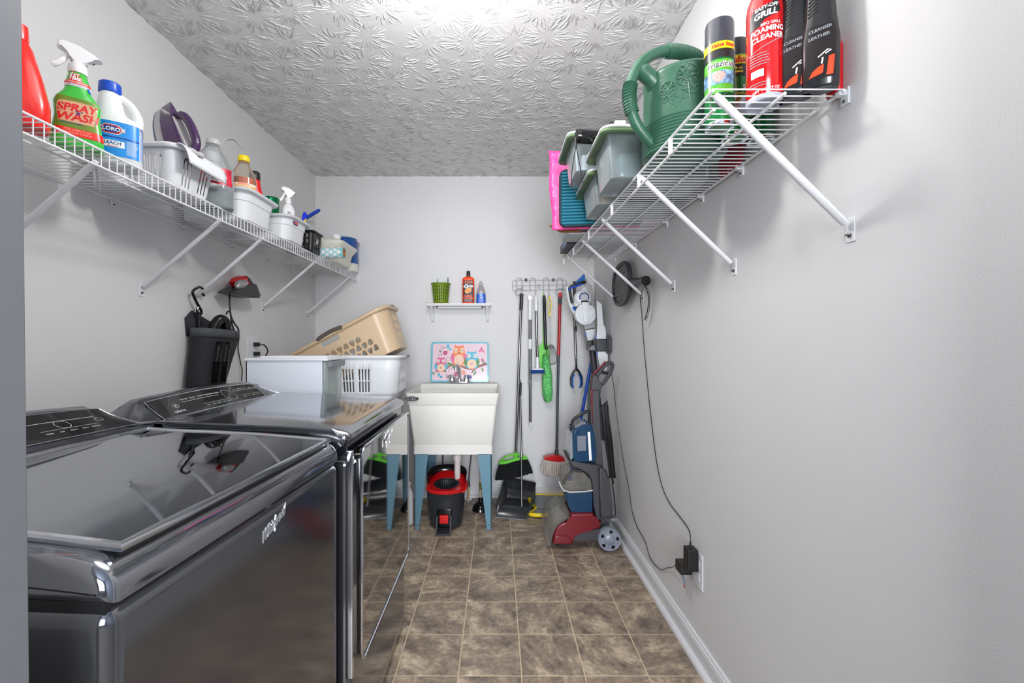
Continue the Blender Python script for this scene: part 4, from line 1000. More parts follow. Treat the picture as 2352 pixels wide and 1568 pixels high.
for sx in (-1, 1):
    j1 = [P(1324+sx*2, 848, 3.375), P(1324+sx*8, 857, 3.37), P(1324+sx*12, 868, 3.365), P(1324+sx*12, 882, 3.362), P(1324+sx*9.5, 889, 3.36)]
    jw = part('claw', MB(world=True).tube(catmull(j1, 4), [0.012]*9+[0.010]*8, 8, flat=0.7), M['black'], gr)
    j2 = [q+Vector((-sx*0.008, -0.005, -0.006)) for q in j1[1:]]
    part('claw_pad', MB(world=True).tube(catmull(j2, 4), 0.0075, 8, flat=0.8), M['blue'], jw)
# flat mop: blue pole, yellow and grey head
fm = thing('flat_mop', 'flat mop with a blue pole and yellow-edged grey head on the floor', 'mop', (0.36, 3.20, 0.0))
bp_m = mat('cobalt_pole', (14, 78, 190), 0.3, var=0.05)
part('pole', MB(world=True).cyl(P(1364, 800, 3.40), P(1303, 1132, 3.16), 0.0125), bp_m, fm)
part('joint', MB(world=True).tube([P(1300, 1122, 3.165), P(1298, 1145, 3.15), P(1298, 1155, 3.15)], [0.011, 0.014, 0.012], 10), M['grey'], fm)
def fl_(x, y, z=0.0): return Vector((x, y, z))
ol = [(0.225, 3.02), (0.34, 3.00), (0.50, 3.03), (0.66, 3.06), (0.66, 3.36), (0.40, 3.38), (0.26, 3.385), (0.245, 3.25), (0.27, 3.12)]
hm_ = MB(world=True); hm_.prism(ol, lambda u, v, t: (u, v, t), 0.004, 0.030, 0.006)
part('mop_plate', hm_, M['grey'], fm)
part('mop_edge', MB(world=True).tube(catmull([fl_(u, v, 0.022) for u, v in ol], 4, closed=True), 0.0135, 8, closed=True), M['yellow'], fm, label='yellow rubber edge')
part('mop_pad', MB(world=True).prism(rrect(0.30, 0.20, 0.05, 5, 0.42, 3.2), lambda u, v, t: (u, v, t), 0.030, 0.040, 0.004), mat('grey_pad', (140, 144, 150), 0.7), fm)
part('hinge', MB(world=True).box((0.40, 3.13, 0.038), (0.52, 3.17, 0.062), 0.006), M['grey'], fm)
# ---------------------------------------------------------------- mop bucket under the sink
bu = thing('mop_bucket', 'dark grey spin mop bucket with a red rim and red foot pedal under the sink', 'bucket', (-0.325, 2.93, 0))
bk_m = mat('bucket_grey', (40, 44, 50), 0.35, var=0.05)
def be(z, rx, ry, e=2.6, dy=0): return ring(-0.325, 2.93+dy, z, rx, ry, 32, e)
part('body', MB(world=True).loft([be(0.006, 0.090, 0.11), be(0.012, 0.100, 0.12), be(0.05, 0.106, 0.128), be(0.20, 0.116, 0.142), be(0.262, 0.120, 0.147), be(0.268, 0.126, 0.150), be(0.282, 0.126, 0.150)], caps=(1, 0)), bk_m, bu)
rim_ = MB(world=True)
def rimz(a): return 0.287+0.055*max(0, math.sin(a))**1.5
ro, ri = [], []
for i in range(40):
    a = 2*PI*i/40; c = sq(a, 2.6)
    ro.append((Vector((-0.325+0.128*c[0], 2.93+0.153*c[1], rimz(a)-0.014)), Vector((-0.325+0.131*c[0], 2.93+0.156*c[1], rimz(a))), Vector((-0.325+0.123*c[0], 2.93+0.148*c[1], rimz(a)+0.006)), Vector((-0.325+0.083*math.cos(a), 2.925+0.088*math.sin(a), 0.300+0.012*math.sin(a)))))
rim_.loft([[q[k] for q in ro] for k in range(4)], caps=(0, 0))
part('rim', rim_, M['red'], bu, label='red wringer rim')
bsk = MB(world=True)
for i in range(40):
    a = 2*PI*i/40
    bsk.tube([Vector((-0.325+0.082*math.cos(a), 2.925+0.087*math.sin(a), 0.302)), Vector((-0.325+0.074*math.cos(a), 2.925+0.078*math.sin(a), 0.20))], 0.0032, 5)
bsk.lathe([(0.082, 0.300), (0.084, 0.303), (0.080, 0.303)], c=(-0.325, 2.925, 0), seg=40, caps=(0, 0)); bsk.lathe([(0.074, 0.198), (0.074, 0.203)], c=(-0.325, 2.925, 0), seg=30)
part('wringer_basket', bsk, bk_m, bu)
bh = MB(world=True)
bh.grid(lambda a, t: (-0.325+(0.121+0.006*t)*sq(a, 2.8)[0], 2.935+(0.145+0.006*t)*sq(a, 2.8)[1], 0.29+t*(0.075+0.03*math.sin(a))), [PI*i/20 for i in range(0, 21)], [0, 0.5, 1])
part('splash_guard', bh, M['blackgloss'], bu, solid=0.004)
part('bail', MB(world=True).tube(catmull([(-0.196, 2.93, 0.30), (-0.192, 2.87, 0.325), (-0.194, 2.80, 0.30), (-0.215, 2.785, 0.285)], 4), 0.006, 8), M['red'], bu, label='red handle arm')
pd = MB(world=True)
pd.box((-0.372, 2.72, 0.004), (-0.278, 2.80, 0.014), 0.003)
for x_ in (-0.368, -0.282): pd.prism([(2.725, 0.010), (2.80, 0.012), (2.815, 0.10), (2.79, 0.115), (2.765, 0.09)], lambda u, v, t: (t, u, v), x_-0.004, x_+0.004, 0.001)
pdo = part('pedal_frame', pd, M['dark'], bu)
part('pedal', MB(world=True).box((-0.352, 2.760, 0.070), (-0.298, 2.784, 0.128), 0.005), M['red'], pdo, label='red foot pedal')
part('recess', MB(world=True).box((-0.372, 2.788, 0.03), (-0.278, 2.80, 0.165), 0.012), M['blackgloss'], bu)
bu.scale = (1, 1, 0.86)
# plunger
pg = thing('plunger', 'black rubber plunger with pale stick under the right side of the sink', 'plunger', (-0.113, 3.15, 0))
part('cup', MB().lathe([(0.055, 0.0), (0.060, 0.004), (0.056, 0.022), (0.045, 0.042), (0.030, 0.055), (0.018, 0.062), (0.016, 0.085), (0.010, 0.09)], seg=28), M['blackgloss'], pg)
part('stick', MB().cyl((0, 0, 0.082), (0, 0, 0.60), 0.0095), mat('pale_stick', (190, 180, 160), 0.5, var=0.12, vscale=80), pg)
part('sticker', MB().cyl((0, 0, 0.145), (0, 0, 0.20), 0.0100), mat('olive_sticker', (120, 112, 50), 0.5), pg)
# supply lines and valve
sv = thing('supply_valve', 'brass and chrome supply valve with hose on the back wall below the sink', 'valve', (-0.205, 3.36, 0))
part('hose', MB(world=True).tube(catmull([(-0.175, 3.36, 0.50), (-0.185, 3.37, 0.38), (-0.20, 3.37, 0.25), (-0.208, 3.36, 0.135)], 4), 0.0045, 8), mat('braided_hose', (95, 95, 98), 0.4, 0.6, bump=0.6, bscale=500), sv)
part('hose', MB(world=True).tube(catmull([(-0.405, 3.38, 0.50), (-0.407, 3.40, 0.38), (-0.408, 3.40, 0.03)], 4), 0.005, 8), mat('dark_hose', (50, 48, 46), 0.5), sv)
part('valve_body', MB(world=True).tube([(-0.208, 3.36, 0.14), (-0.209, 3.36, 0.11), (-0.210, 3.36, 0.095)], [0.008, 0.013, 0.011], 10), ch, sv)
part('stub_pipe', MB(world=True).cyl((-0.211, 3.36, 0.095), (-0.213, 3.36, 0.0), 0.008), mat('tan_pipe', (190, 160, 120), 0.5), sv)
part('flange', MB(world=True).lathe([(0.03, 0.0005), (0.03, 0.004), (0.010, 0.010)], c=(-0.213, 3.36, 0), seg=18), ch, sv)
# bottles on the floor left of the sink
jb = thing('bleach_bottle', 'slim white bottle with a pink band on the floor between dryer and sink', 'bottle', (-0.573, 2.915, 0))
part('body', MB().lathe([(0.030, 0), (0.034, 0.004), (0.034, 0.175), (0.028, 0.205), (0.016, 0.235), (0.014, 0.245)], seg=24), M['white_plastic'], jb)
part('cap', MB().lathe([(0.016, 0.245), (0.016, 0.268), (0.012, 0.272)], seg=18), M['cap_white'], jb)
part('neck_band', MB().lathe([(0.0165, 0.242), (0.0168, 0.246)], seg=18), mat('pink_band', (220, 60, 120), 0.4), jb)
j2 = thing('spray_can', 'short can with a blue base and green print standing beside the cabinet foot', 'can', (-0.535, 2.45, 0))
part('body', MB().lathe([(0.027, 0.0), (0.030, 0.004), (0.030, 0.15), (0.02, 0.165)], seg=22), mat('can_white', (205, 215, 220), 0.35), j2)
part('band', MB().lathe([(0.0305, 0.006), (0.0305, 0.055)], seg=22, caps=(0, 0)), M['blue'], j2)
part('band', MB().lathe([(0.0305, 0.09), (0.0305, 0.14)], seg=22, caps=(0, 0)), M['lime'], j2)
part('cap', MB().lathe([(0.020, 0.164), (0.020, 0.19), (0.015, 0.195)], seg=18), M['cap_white'], j2)

# ---------------------------------------------------------------- carpet cleaner
def c2(pts): return [(1120+a/4.238, 900+b/4.238) for a, b in pts]
def c1(pts): return [(1160+a/4.9, 620+b/4.9) for a, b in pts]
cc = thing('carpet_cleaner', 'upright carpet cleaner with maroon base, blue tanks and grey wheels against the right wall', 'carpet cleaner', (0.50, 2.66, 0))
maroon = mat('maroon_plastic', (112, 18, 30), 0.25, var=0.04, coat=0.3)
chg = mat('charcoal_plastic', (58, 58, 64), 0.45, var=0.05)
tank_b = clear('blue_tank', (48, 92, 132), 0.42, 0.12); tank_c = clear('smoke_tank', (205, 202, 196), 0.07, 0.06)
Y0, Y1 = 2.53, 2.80
def cpr(nm, pts, m, y0, y1, bev=0.006, label=None, seg=3, **kw): return part(nm, MB(world=True).pxprism(c2(pts), y0, y1, bev, seg), m, cc, label=label, **kw)
cpr('base', [(632, 1478), (640, 1400), (662, 1335), (700, 1290), (755, 1262), (800, 1250), (802, 1185), (1030, 1180), (1060, 1245), (1110, 1262), (1092, 1330), (1000, 1352), (905, 1382), (850, 1430), (826, 1478)], maroon, Y0+0.01, Y1, 0.012, 'maroon base shell')
cpr('foot_panel', [(645, 1482), (650, 1412), (680, 1400), (790, 1408), (818, 1440), (826, 1482)], maroon, Y0-0.002, Y1, 0.006)
cpr('side_cover', [(835, 1460), (852, 1405), (905, 1385), (1000, 1356), (1090, 1332), (1105, 1440), (1000, 1452)], chg, Y0+0.004, Y1-0.02, 0.005)
cpr('suction_nozzle', [(578, 1502), (566, 1440), (566, 1330), (590, 1250), (640, 1190), (700, 1155), (775, 1150), (795, 1230), (735, 1250), (680, 1290), (640, 1350), (624, 1430), (620, 1502)], tank_c, Y0+0.015, Y1-0.01, 0.006, 'clear suction nozzle')
cpr('nozzle_rim', [(700, 1150), (785, 1145), (802, 1185), (800, 1250), (780, 1240), (770, 1180)], tank_c, Y0+0.01, Y1-0.015, 0.004)
cpr('frame', [(788, 640), (800, 648), (832, 690), (1050, 697), (1078, 735), (1130, 740), (1165, 775), (1190, 880), (1208, 1060), (1222, 1232), (1150, 1240), (1080, 1255), (1050, 1215), (1034, 1100), (1028, 970), (1034, 850), (1000, 790), (945, 748), (850, 745), (812, 718)], chg, Y0+0.02, Y1-0.03, 0.010, 'charcoal frame')
cpr('rear_pod', [(1085, 745), (1130, 742), (1165, 778), (1190, 880), (1208, 1060), (1220, 1225), (1100, 1235), (1095, 1000)], chg, Y0-0.005, Y1-0.02, 0.012)
cpr('dirt_tank', [(752, 985), (1024, 965), (1024, 1176), (815, 1182), (785, 1110)], tank_b, Y0+0.03, Y1-0.04, 0.008, 'blue lower tank')
cpr('tank_lid', [(722, 905), (742, 840), (800, 790), (850, 772), (930, 778), (1010, 860), (1020, 962), (745, 975)], tank_c, Y0+0.028, Y1-0.04, 0.010, 'clear domed tank lid')
part('tank_rim', MB(world=True).tube([P(a, b, Y0+0.022) for a, b in c2([(695, 870), (712, 915), (740, 958), (800, 975), (960, 968), (1022, 956)])], 0.0045, 8), clear('rim_clear', (220, 222, 222), 0.6, 0.2), cc)
part('tank_handle', MB(world=True).tube([P(a, b, Y0+0.05) for a, b in c2([(742, 895), (745, 860), (790, 800), (835, 765), (930, 768)])], 0.009, 8), M['black'], cc)
cpr('clean_tank', [(835, 690), (830, 560), (826, 420), (838, 368), (900, 345), (1000, 312), (1022, 330), (1045, 430), (1062, 580), (1052, 688)], tank_b, Y0+0.03, Y1-0.05, 0.012, 'blue upper tank')
cpr('water_level', [(842, 684), (836, 575), (1050, 570), (1048, 684)], mat('blue_liquid', (26, 84, 128), 0.2), Y0+0.045, Y1-0.065, 0.006)
cpr('tank_side', [(800, 690), (796, 500), (806, 400), (826, 395), (832, 560), (834, 640)], clear('pale_side', (170, 180, 185), 0.6, 0.2), Y0+0.04, Y1-0.06, 0.005)
cpr('label_strip', [(973, 390), (998, 388), (1014, 664), (990, 668)], M['whiteprint'], Y0+0.027, Y0+0.029, 0.0)
cpr('front_panel', [(872, 428), (958, 425), (958, 572), (876, 575)], mat('tank_panel', (110, 118, 132), 0.4), Y0+0.027, Y0+0.029, 0.0)
cpr('tank_cap', [(900, 345), (905, 322), (925, 295), (955, 292), (965, 320), (975, 335)], M['grey'], Y0+0.08, Y1-0.10, 0.004)
cpr('cap_latch', [(845, 350), (850, 325), (895, 315), (915, 270), (925, 295), (905, 345)], M['grey'], Y0+0.07, Y1-0.09, 0.003)
part('carry_handle', MB(world=True).tube([P(a, b, Y0+0.10) for a, b in c2([(815, 400), (818, 330), (826, 285), (850, 255), (900, 222), (960, 190), (1000, 178), (995, 240), (990, 298)])], [0.009]*3+[0.0095]*6, 10), M['black'], cc)
# column and top handle
cpr('column', [(1032, 700), (1010, 400), (1003, 160), (1005, -20), (1092, -20), (1088, 200), (1100, 420), (1120, 600), (1126, 742), (1080, 740)], chg, Y0+0.07, Y1-0.10, 0.008, 'charcoal column')
cpr('column_stripe', [(1026, 320), (1012, 200), (1004, -20), (1024, -20), (1024, 200), (1030, 320)], maroon, Y0+0.066, Y0+0.10, 0.002, 'maroon stripe')
hp = c1([(1015, 1568), (1015, 1440), (1020, 1290), (1035, 1215), (1100, 1120), (1160, 1050), (1195, 1052), (1207, 1075), (1190, 1140), (1130, 1250), (1085, 1300), (1062, 1345), (1050, 1420), (1050, 1568)])
part('handle_column', MB(world=True).pxprism(c1([(968, 1568), (970, 1440), (980, 1230), (1000, 1180), (1045, 1190), (1048, 1250), (1062, 1278), (1105, 1288), (1080, 1330), (1062, 1400), (1058, 1568)]), Y0+0.08, Y1-0.11, 0.006, 3), chg, cc)
part('handle_grip', MB(world=True).tube(catmull([P(a, b, Y0+0.12) for a, b in c1([(1022, 1215), (1055, 1160), (1110, 1090), (1160, 1042), (1195, 1048), (1210, 1075), (1195, 1130), (1150, 1210), (1105, 1270), (1070, 1285), (1045, 1262), (1035, 1230)])], 4, closed=True), 0.0115, 10, closed=True), chg, cc)
part('grip_stripe', MB(world=True).tube([P(a, b, Y0+0.112) for a, b in c1([(968, 1500), (974, 1250), (990, 1180), (1060, 1105), (1130, 1030)])], 0.0065, 8), maroon, cc, label='maroon edge stripe')
part('trigger', MB(world=True).tube([P(a, b, Y0+0.12) for a, b in c1([(1090, 1150), (1140, 1160), (1158, 1150)])], 0.008, 8), M['black'], cc)
# wheels
def wheel(y0, y1):
    c = P(1120+1185/4.238, 900+1368/4.238, Y0); R = 0.0655; cx, cz = c.x, 0.0665
    mb = MB(world=True)
    seg = 60
    def ringp(r, y): return [Vector((cx+r*math.cos(2*PI*i/seg), y, cz+r*math.sin(2*PI*i/seg))) for i in range(seg)]
    mb.loft([ringp(R, y1), ringp(R, y0+0.006), ringp(R-0.004, y0), ringp(R-0.012, y0+0.001), ringp(R-0.014, y0+0.004), ringp(0.030, y0+0.003), ringp(0.026, y0-0.001), ringp(0.010, y0-0.004), ringp(0.001, y0-0.004)], caps=(1, 1))
    wo = part('wheel', mb, mat('wheel_silver', (140, 146, 160), 0.35, 0.2), cc)
    for k in range(5):
        a = math.radians(80+72*k)
        part('wheel_hole', MB(world=True).lathe([(0.010, -0.001), (0.010, 0.002), (0.001, 0.002)], c=(cx+0.0455*math.cos(a), y0+0.003, cz+0.0455*math.sin(a)), seg=16, axis='y') if 0 else MB(world=True).cyl((cx+0.0455*math.cos(a), y0+0.0015, cz+0.0455*math.sin(a)), (cx+0.0455*math.cos(a), y0+0.010, cz+0.0455*math.sin(a)), 0.0100), M['blackgloss'], wo)
wheel(Y0-0.01, Y0+0.028); 
part('rear_wheel', MB(world=True).cyl((0.632, Y1-0.02, 0.0665), (0.632, Y1+0.01, 0.0665), 0.0655, seg=40), M['grey'], cc)
cpr('wheel_bracket', [(1195, 1232), (1265, 1232), (1272, 1255), (1230, 1262), (1200, 1250)], M['grey'], Y0+0.0, Y0+0.06, 0.003)
part('brush_roll', MB(world=True).cyl((0.36, Y0+0.03, 0.014), (0.36, Y1-0.03, 0.014), 0.012), M['black'], cc)
cb_ = MB(world=True)
for k in range(7):
    x = 1120+(1118+k*9)/4.238; y = Y0+0.10+0.008*(k % 3)
    cb_.tube(catmull([P(x, 930, y), P(x+2, 960, y-0.01), P(x+6+k*0.5, 1010, y-0.012), P(x+13, 1060, y-0.005), P(x+17, 1097, y)], 4), 0.004, 6)
cb_.tube(catmull([P(1391, 925, Y0+0.1), P(1400, 1000, Y0+0.09), P(1406, 1100, Y0+0.1), P(1412, 1150, Y0+0.1), P(1414, 1195, Y0+0.12)], 4), 0.003, 6)
cb_.tube([P(1378, 932, Y0+0.12), P(1386, 931, Y0+0.11), P(1394, 920, Y0+0.10), P(1394, 938, Y0+0.10)], 0.006, 6)
cb_.tube([P(1397, 1096, Y0+0.10), P(1406, 1096, Y0+0.10), P(1409, 1110, Y0+0.10)], 0.006, 6)
part('power_cord', cb_, M['black'], cc)

# ---------------------------------------------------------------- stick vacuum in its wall dock
def c3(pts): return [(1290+a/7.467, 620+b/7.467) for a, b in pts]
def P3(a, b, y): q = c3([(a, b)])[0]; return P(q[0], q[1], y)
sv2 = thing('stick_vacuum', 'white and blue cordless stick vacuum hanging in the corner above the carpet cleaner', 'vacuum', tuple(P3(412, 755, 3.10)))
wv = mat('vac_white', (222, 226, 230), 0.28, var=0.01)
part('dust_bin', MB(world=True).cyl(P3(405, 762, 3.06), P3(385, 770, 3.24), 0.071, 0.075, seg=36), clear('bin_smoke', (120, 112, 108), 0.5, 0.1), sv2, label='smoky clear dust bin')
dc = MB(world=True); c_ = P3(412, 755, 3.05)
dc.lathe([(0.070, 0.02), (0.071, 0.004), (0.068, 0.0), (0.053, 0.0), (0.050, 0.004), (0.046, 0.003), (0.044, 0.0), (0.002, 0.002)], c=tuple(c_), seg=40, axis='y')
d0 = part('bin_cover', dc, wv, sv2)
part('bin_bar', MB(world=True).pxprism(c3([(355, 548), (465, 548), (480, 895), (385, 890)]), 3.036, 3.06, 0.004, 2), wv, d0)
mt = MB(world=True); c_ = P3(375, 480, 3.075); mt.lathe([(0.052, 0.12), (0.060, 0.06), (0.060, 0.02), (0.052, 0.006), (0.042, 0.0), (0.002, 0.0)], c=tuple(c_), seg=36, axis='y')
part('motor_housing', mt, wv, sv2)
c_ = P3(390, 468, 3.06)
part('hub_disc', MB(world=True).cyl(c_+Vector((0, 0.03, 0)), c_, 0.026, 0.024, seg=28), mat('vac_grey', (190, 194, 200), 0.3), sv2)
part('blue_ring', MB(world=True).tube([c_+Vector((0.031*math.cos(a), 0.006, 0.031*math.sin(a))) for a in [math.radians(-30+240*i/24) for i in range(25)]], 0.0034, 8), mat('ring_blue', (24, 50, 140), 0.3), sv2)
part('latch', MB(world=True).tube([P3(335, 545, 3.05), P3(360, 532, 3.045), P3(440, 532, 3.045), P3(462, 548, 3.05)], 0.005, 6), M['black'], sv2)
part('shell', MB(world=True).pxprism(c3([(250, 430), (330, 390), (420, 300), (400, 260), (430, 320), (480, 420), (480, 560), (340, 640), (210, 620), (225, 520)]), 3.09, 3.20, 0.012, 3), wv, sv2)
hb = part('handle_back', MB(world=True).tube([P3(a, b, 3.13) for a, b in ((92, 285), (100, 340), (120, 470), (155, 600), (200, 690), (235, 750))], [0.008, 0.0105, 0.011, 0.013, 0.015, 0.014], 10), wv, sv2)
part('handle_grip', MB(world=True).tube([P3(a, b, 3.115) for a, b in ((178, 570), (160, 480), (142, 380), (135, 320), (150, 290), (250, 262), (340, 222), (390, 205), (415, 222))], [0.009, 0.010, 0.009, 0.010, 0.012, 0.013, 0.013, 0.012, 0.008], 10), M['black'], sv2)
part('handle_insert', MB(world=True).tube([P3(a, b, 3.100) for a, b in ((135, 360), (138, 318), (180, 300), (270, 268), (365, 236))], [0.0045, 0.005, 0.007, 0.006, 0.0045], 8), mat('bright_blue', (20, 80, 215), 0.35), sv2, label='bright blue grip insert')
part('button', MB(world=True).tube([P3(195, 632, 3.112), P3(230, 690, 3.112)], 0.0075, 8), M['blue'], sv2)
part('neck', MB(world=True).loft([[P3(a, b, y) for a, b, y in q] for q in (
    [(370, 920, 3.09), (570, 880, 3.09), (570, 880, 3.20), (370, 920, 3.20)], [(405, 1010, 3.09), (572, 980, 3.09), (572, 980, 3.19), (405, 1010, 3.19)])]), mat('vac_grey2', (168, 172, 176), 0.4), sv2)
part('nozzle_socket', MB(world=True).loft([[P3(a, b, y) for a, b, y in q] for q in (
    [(408, 1035, 3.085), (572, 1010, 3.085), (572, 1010, 3.19), (408, 1035, 3.19)], [(425, 1110, 3.085), (576, 1080, 3.085), (576, 1080, 3.18), (425, 1110, 3.18)], [(450, 1215, 3.09), (568, 1185, 3.09), (568, 1185, 3.17), (450, 1215, 3.17)])]), wv, sv2)
part('release_tab', MB(world=True).pxprism(c3([(412, 1075), (424, 1078), (430, 1140), (414, 1130)]), 3.08, 3.12, 0.002), M['blue'], sv2)
part('wand_joint', MB(world=True).pxprism(c3([(455, 1230), (560, 1185), (590, 1190), (590, 1290), (500, 1330), (480, 1380), (455, 1370)]), 3.09, 3.16, 0.004), M['black'], sv2)
part('wand', MB(world=True).cyl(P3(525, 1370, 3.12), P(1382, 1010, 3.10), 0.0225, 0.0225, seg=20), M['dark'], sv2, label='dark grey wand')
# wall plate with spare tools
dk = thing('wall_dock', 'dark grey wall dock with a white crevice tool and charger, right of the stick vacuum', 'wall dock', tuple(P3(690, 1290, 3.0)))
part('clamp', MB(world=True).pxprism(c3([(592, 1180), (770, 1178), (782, 1395), (600, 1395)]), 2.93, 3.04, 0.008, 3), M['dark'], dk)
part('bumper', MB(world=True).pxprism(c3([(800, 1178), (870, 1172), (895, 1195), (902, 1320), (885, 1395), (800, 1400)]), 2.90, 2.98, 0.006, 3), M['dark'], dk)
part('charger', MB(world=True).pxprism(c3([(770, 1180), (830, 1160), (800, 1400), (772, 1390)]), 2.93, 3.0, 0.004), M['blackgloss'], dk)
part('arm', MB(world=True).pxprism(c3([(480, 1345), (540, 1290), (610, 1290), (610, 1380), (480, 1375)]), 2.98, 3.05, 0.004), M['grey'], dk)
cv = MB(world=True)
cv.loft([[P3(a, b, y) for a, b, y in q] for q in (
    [(597, 518, 2.99), (600, 520, 2.965), (690, 590, 2.965), (692, 592, 2.99)],
    [(600, 640, 3.00), (602, 640, 2.96), (696, 680, 2.96), (698, 680, 3.00)],
    [(608, 800, 3.005), (608, 800, 2.955), (703, 820, 2.955), (703, 820, 3.005)],
    [(615, 930, 3.01), (613, 930, 2.950), (716, 920, 2.950), (716, 920, 3.01)],
    [(612, 1010, 3.015), (608, 1010, 2.945), (756, 1020, 2.945), (754, 1020, 3.015)],
    [(600, 1180, 3.02), (598, 1180, 2.94), (764, 1180, 2.94), (762, 1180, 3.02)])])
part('crevice_tool', cv, wv, dk, label='white crevice tool')
part('release_tab', MB(world=True).pxprism(c3([(585, 1120), (600, 1112), (604, 1180), (588, 1175)]), 2.94, 2.97, 0.002), M['blue'], dk)
part('brush_tool', MB(world=True).loft([[P3(a, b, y) for a, b, y in q] for q in (
    [(612, 1396, 2.945), (785, 1396, 2.945), (785, 1396, 3.02), (612, 1396, 3.02)], [(625, 1500, 2.945), (795, 1500, 2.945), (795, 1500, 3.02), (625, 1500, 3.02)],
    [(650, 1620, 2.95), (790, 1620, 2.95), (790, 1620, 3.01), (650, 1620, 3.01)], [(680, 1720, 2.96), (770, 1720, 2.96), (770, 1720, 3.0), (680, 1720, 3.0)])]), wv, dk, label='white brush tool')
part('release_tab', MB(world=True).pxprism(c3([(606, 1405), (618, 1400), (622, 1475), (610, 1470)]), 2.94, 2.97, 0.002), M['blue'], dk)
part('wall_plate', MB(world=True).prism([(2.92, H0-(770-788)/F*3.0), (3.06, H0-(770-788)/F*3.0), (3.06, 1.10), (2.92, 1.10)], lambda u, v, t: (t, u, v), XR-0.03, XR-0.001, 0.003), M['dark'], dk)
pl = MB(world=True); pl.pxprism(c3([(425, 130), (445, 210), (515, 268), (545, 465), (595, 475), (575, 505), (525, 520), (520, 600), (440, 560), (400, 330)]), 3.385, 3.40, 0.003)
solo('hanger_plate', pl, mat('plate_grey', (176, 176, 178), 0.4), 'pale grey plastic hanger plate on the wall behind the stick vacuum', 'hanger', tuple(P3(500, 400, 3.39)))

# ---------------------------------------------------------------- bug zapper racket on the right wall
bz = thing('bug_zapper', 'oval bug zapper racket hanging by its handle on the right wall under the shelf', 'bug zapper', (0.708, 2.50, 1.505))
def RZ(y, z, x=0.0): return Vector((0.705+x, y, z))
zc, yc = 1.500, 2.545
ov = [RZ(yc+0.165*sq(2*PI*i/40, 2.5)[0], zc+0.113*sq(2*PI*i/40, 2.5)[1]) for i in range(40)]
part('frame', MB(world=True).tube(ov, 0.0125, 8, closed=True), M['dark'], bz)
gm2 = MB(world=True)
for i in range(-13, 14):
    y = yc+i*0.0115; h = 0.108*max(0.0, 1-abs((y-yc)/0.165)**2.5)**(1/2.5)
    if h > 0.01: gm2.cyl(RZ(y, zc-h), RZ(y, zc+h), 0.0009, seg=4)
for i in range(-9, 10):
    z = zc+i*0.0115; h = 0.160*max(0.0, 1-abs((z-zc)/0.113)**2.5)**(1/2.5)
    if h > 0.01: gm2.cyl(RZ(yc-h, z), RZ(yc+h, z), 0.0009, seg=4)
for z in (zc-0.055, zc+0.0, zc+0.06): gm2.cyl(RZ(yc-0.14, z, -0.006), RZ(yc+0.14, z, -0.006), 0.0018, seg=5)
part('mesh', gm2, M['steel'], bz)
part('backing', MB(world=True).prism([(yc+0.155*sq(2*PI*i/32, 2.5)[0], zc+0.103*sq(2*PI*i/32, 2.5)[1]) for i in range(32)], lambda u, v, t: (0.708+t, u, v), 0, 0.002), mat('mesh_backing', (200, 197, 186), 0.6, 0.0, bump=0.8, bscale=600), bz)
part('handle', MB(world=True).tube([RZ(2.48, 1.50), RZ(2.36, 1.488, -0.005), RZ(2.25, 1.475, -0.006), RZ(2.13, 1.462, -0.006)], [0.016, 0.024, 0.022, 0.022], 14, flat=0.8), M['dark'], bz)
part('end_cap', MB(world=True).cyl(RZ(2.132, 1.462, -0.006), RZ(2.112, 1.460, -0.006), 0.0235, seg=18), M['blackgloss'], bz)
part('strap', MB(world=True).tube(catmull([RZ(2.125, 1.44, -0.006), RZ(2.12, 1.38, 0.01), RZ(2.14, 1.32, 0.01), RZ(2.17, 1.28, 0.008)], 5), 0.006, 6, flat=0.25), M['black'], bz)
part('strap', MB(world=True).tube(catmull([RZ(2.12, 1.44, -0.006), RZ(2.11, 1.40, 0.01), RZ(2.115, 1.33, 0.012), RZ(2.16, 1.275, 0.012)], 5), 0.005, 6, flat=0.25), M['black'], bz)
# outlet, two chargers and their cords on the right wall
ol_ = thing('wall_outlet', 'white outlet plate low on the right wall with two black chargers', 'outlet', (XR, 1.66, 0.34))
part('plate', MB(world=True).box((XR-0.006, 1.615, 0.272), (XR, 1.697, 0.402), 0.004), M['white_plastic'], ol_)
for z in (0.315, 0.36): part('socket', MB(world=True).box((XR-0.0075, 1.635, z-0.015), (XR-0.004, 1.678, z+0.015), 0.002), M['cap_white'], ol_)
c_a = thing('charger', 'tall black charger plugged into the upper socket by the baseboard', 'charger', (XR-0.03, 1.665, 0.375))
part('body', MB(world=True).box((XR-0.047, 1.636, 0.335), (XR-0.0085, 1.682, 0.415), 0.004), M['black'], c_a)
q0 = Vector((XR-0.030, 1.66, 0.415))
def wallpt(px, py, x=XR-0.006): k = (px-CX)/x; return Vector((x, F/k, H0-(py-CY)/k))
cp = [q0, q0+Vector((0.004, 0, 0.02))]
part('cord_plug', MB(world=True).cyl(q0, q0+Vector((0.002, 0, 0.022)), 0.005, 0.003), M['black'], c_a)
cord1 = [q0+Vector((0.002, 0, 0.02)), wallpt(1582, 1216), wallpt(1560, 1184), wallpt(1538, 1155), wallpt(1520, 1115), wallpt(1508, 1060), wallpt(1500, 1000), wallpt(1492, 930), wallpt(1484, 850), wallpt(1478, 780), wallpt(1474, 720), wallpt(1471, 680), Vector((0.70, 2.125, 1.445))]
part('cord', MB(world=True).tube(catmull(cord1, 6), 0.0019, 6), M['black'], c_a)
c_b = thing('charger', 'flat black charger with a red tipped tag, plugged into the lower socket', 'charger', (XR-0.03, 1.69, 0.32))
part('body', MB(world=True).box((XR-0.052, 1.690, 0.296), (XR-0.0085, 1.745, 0.336), 0.004), M['black'], c_b)
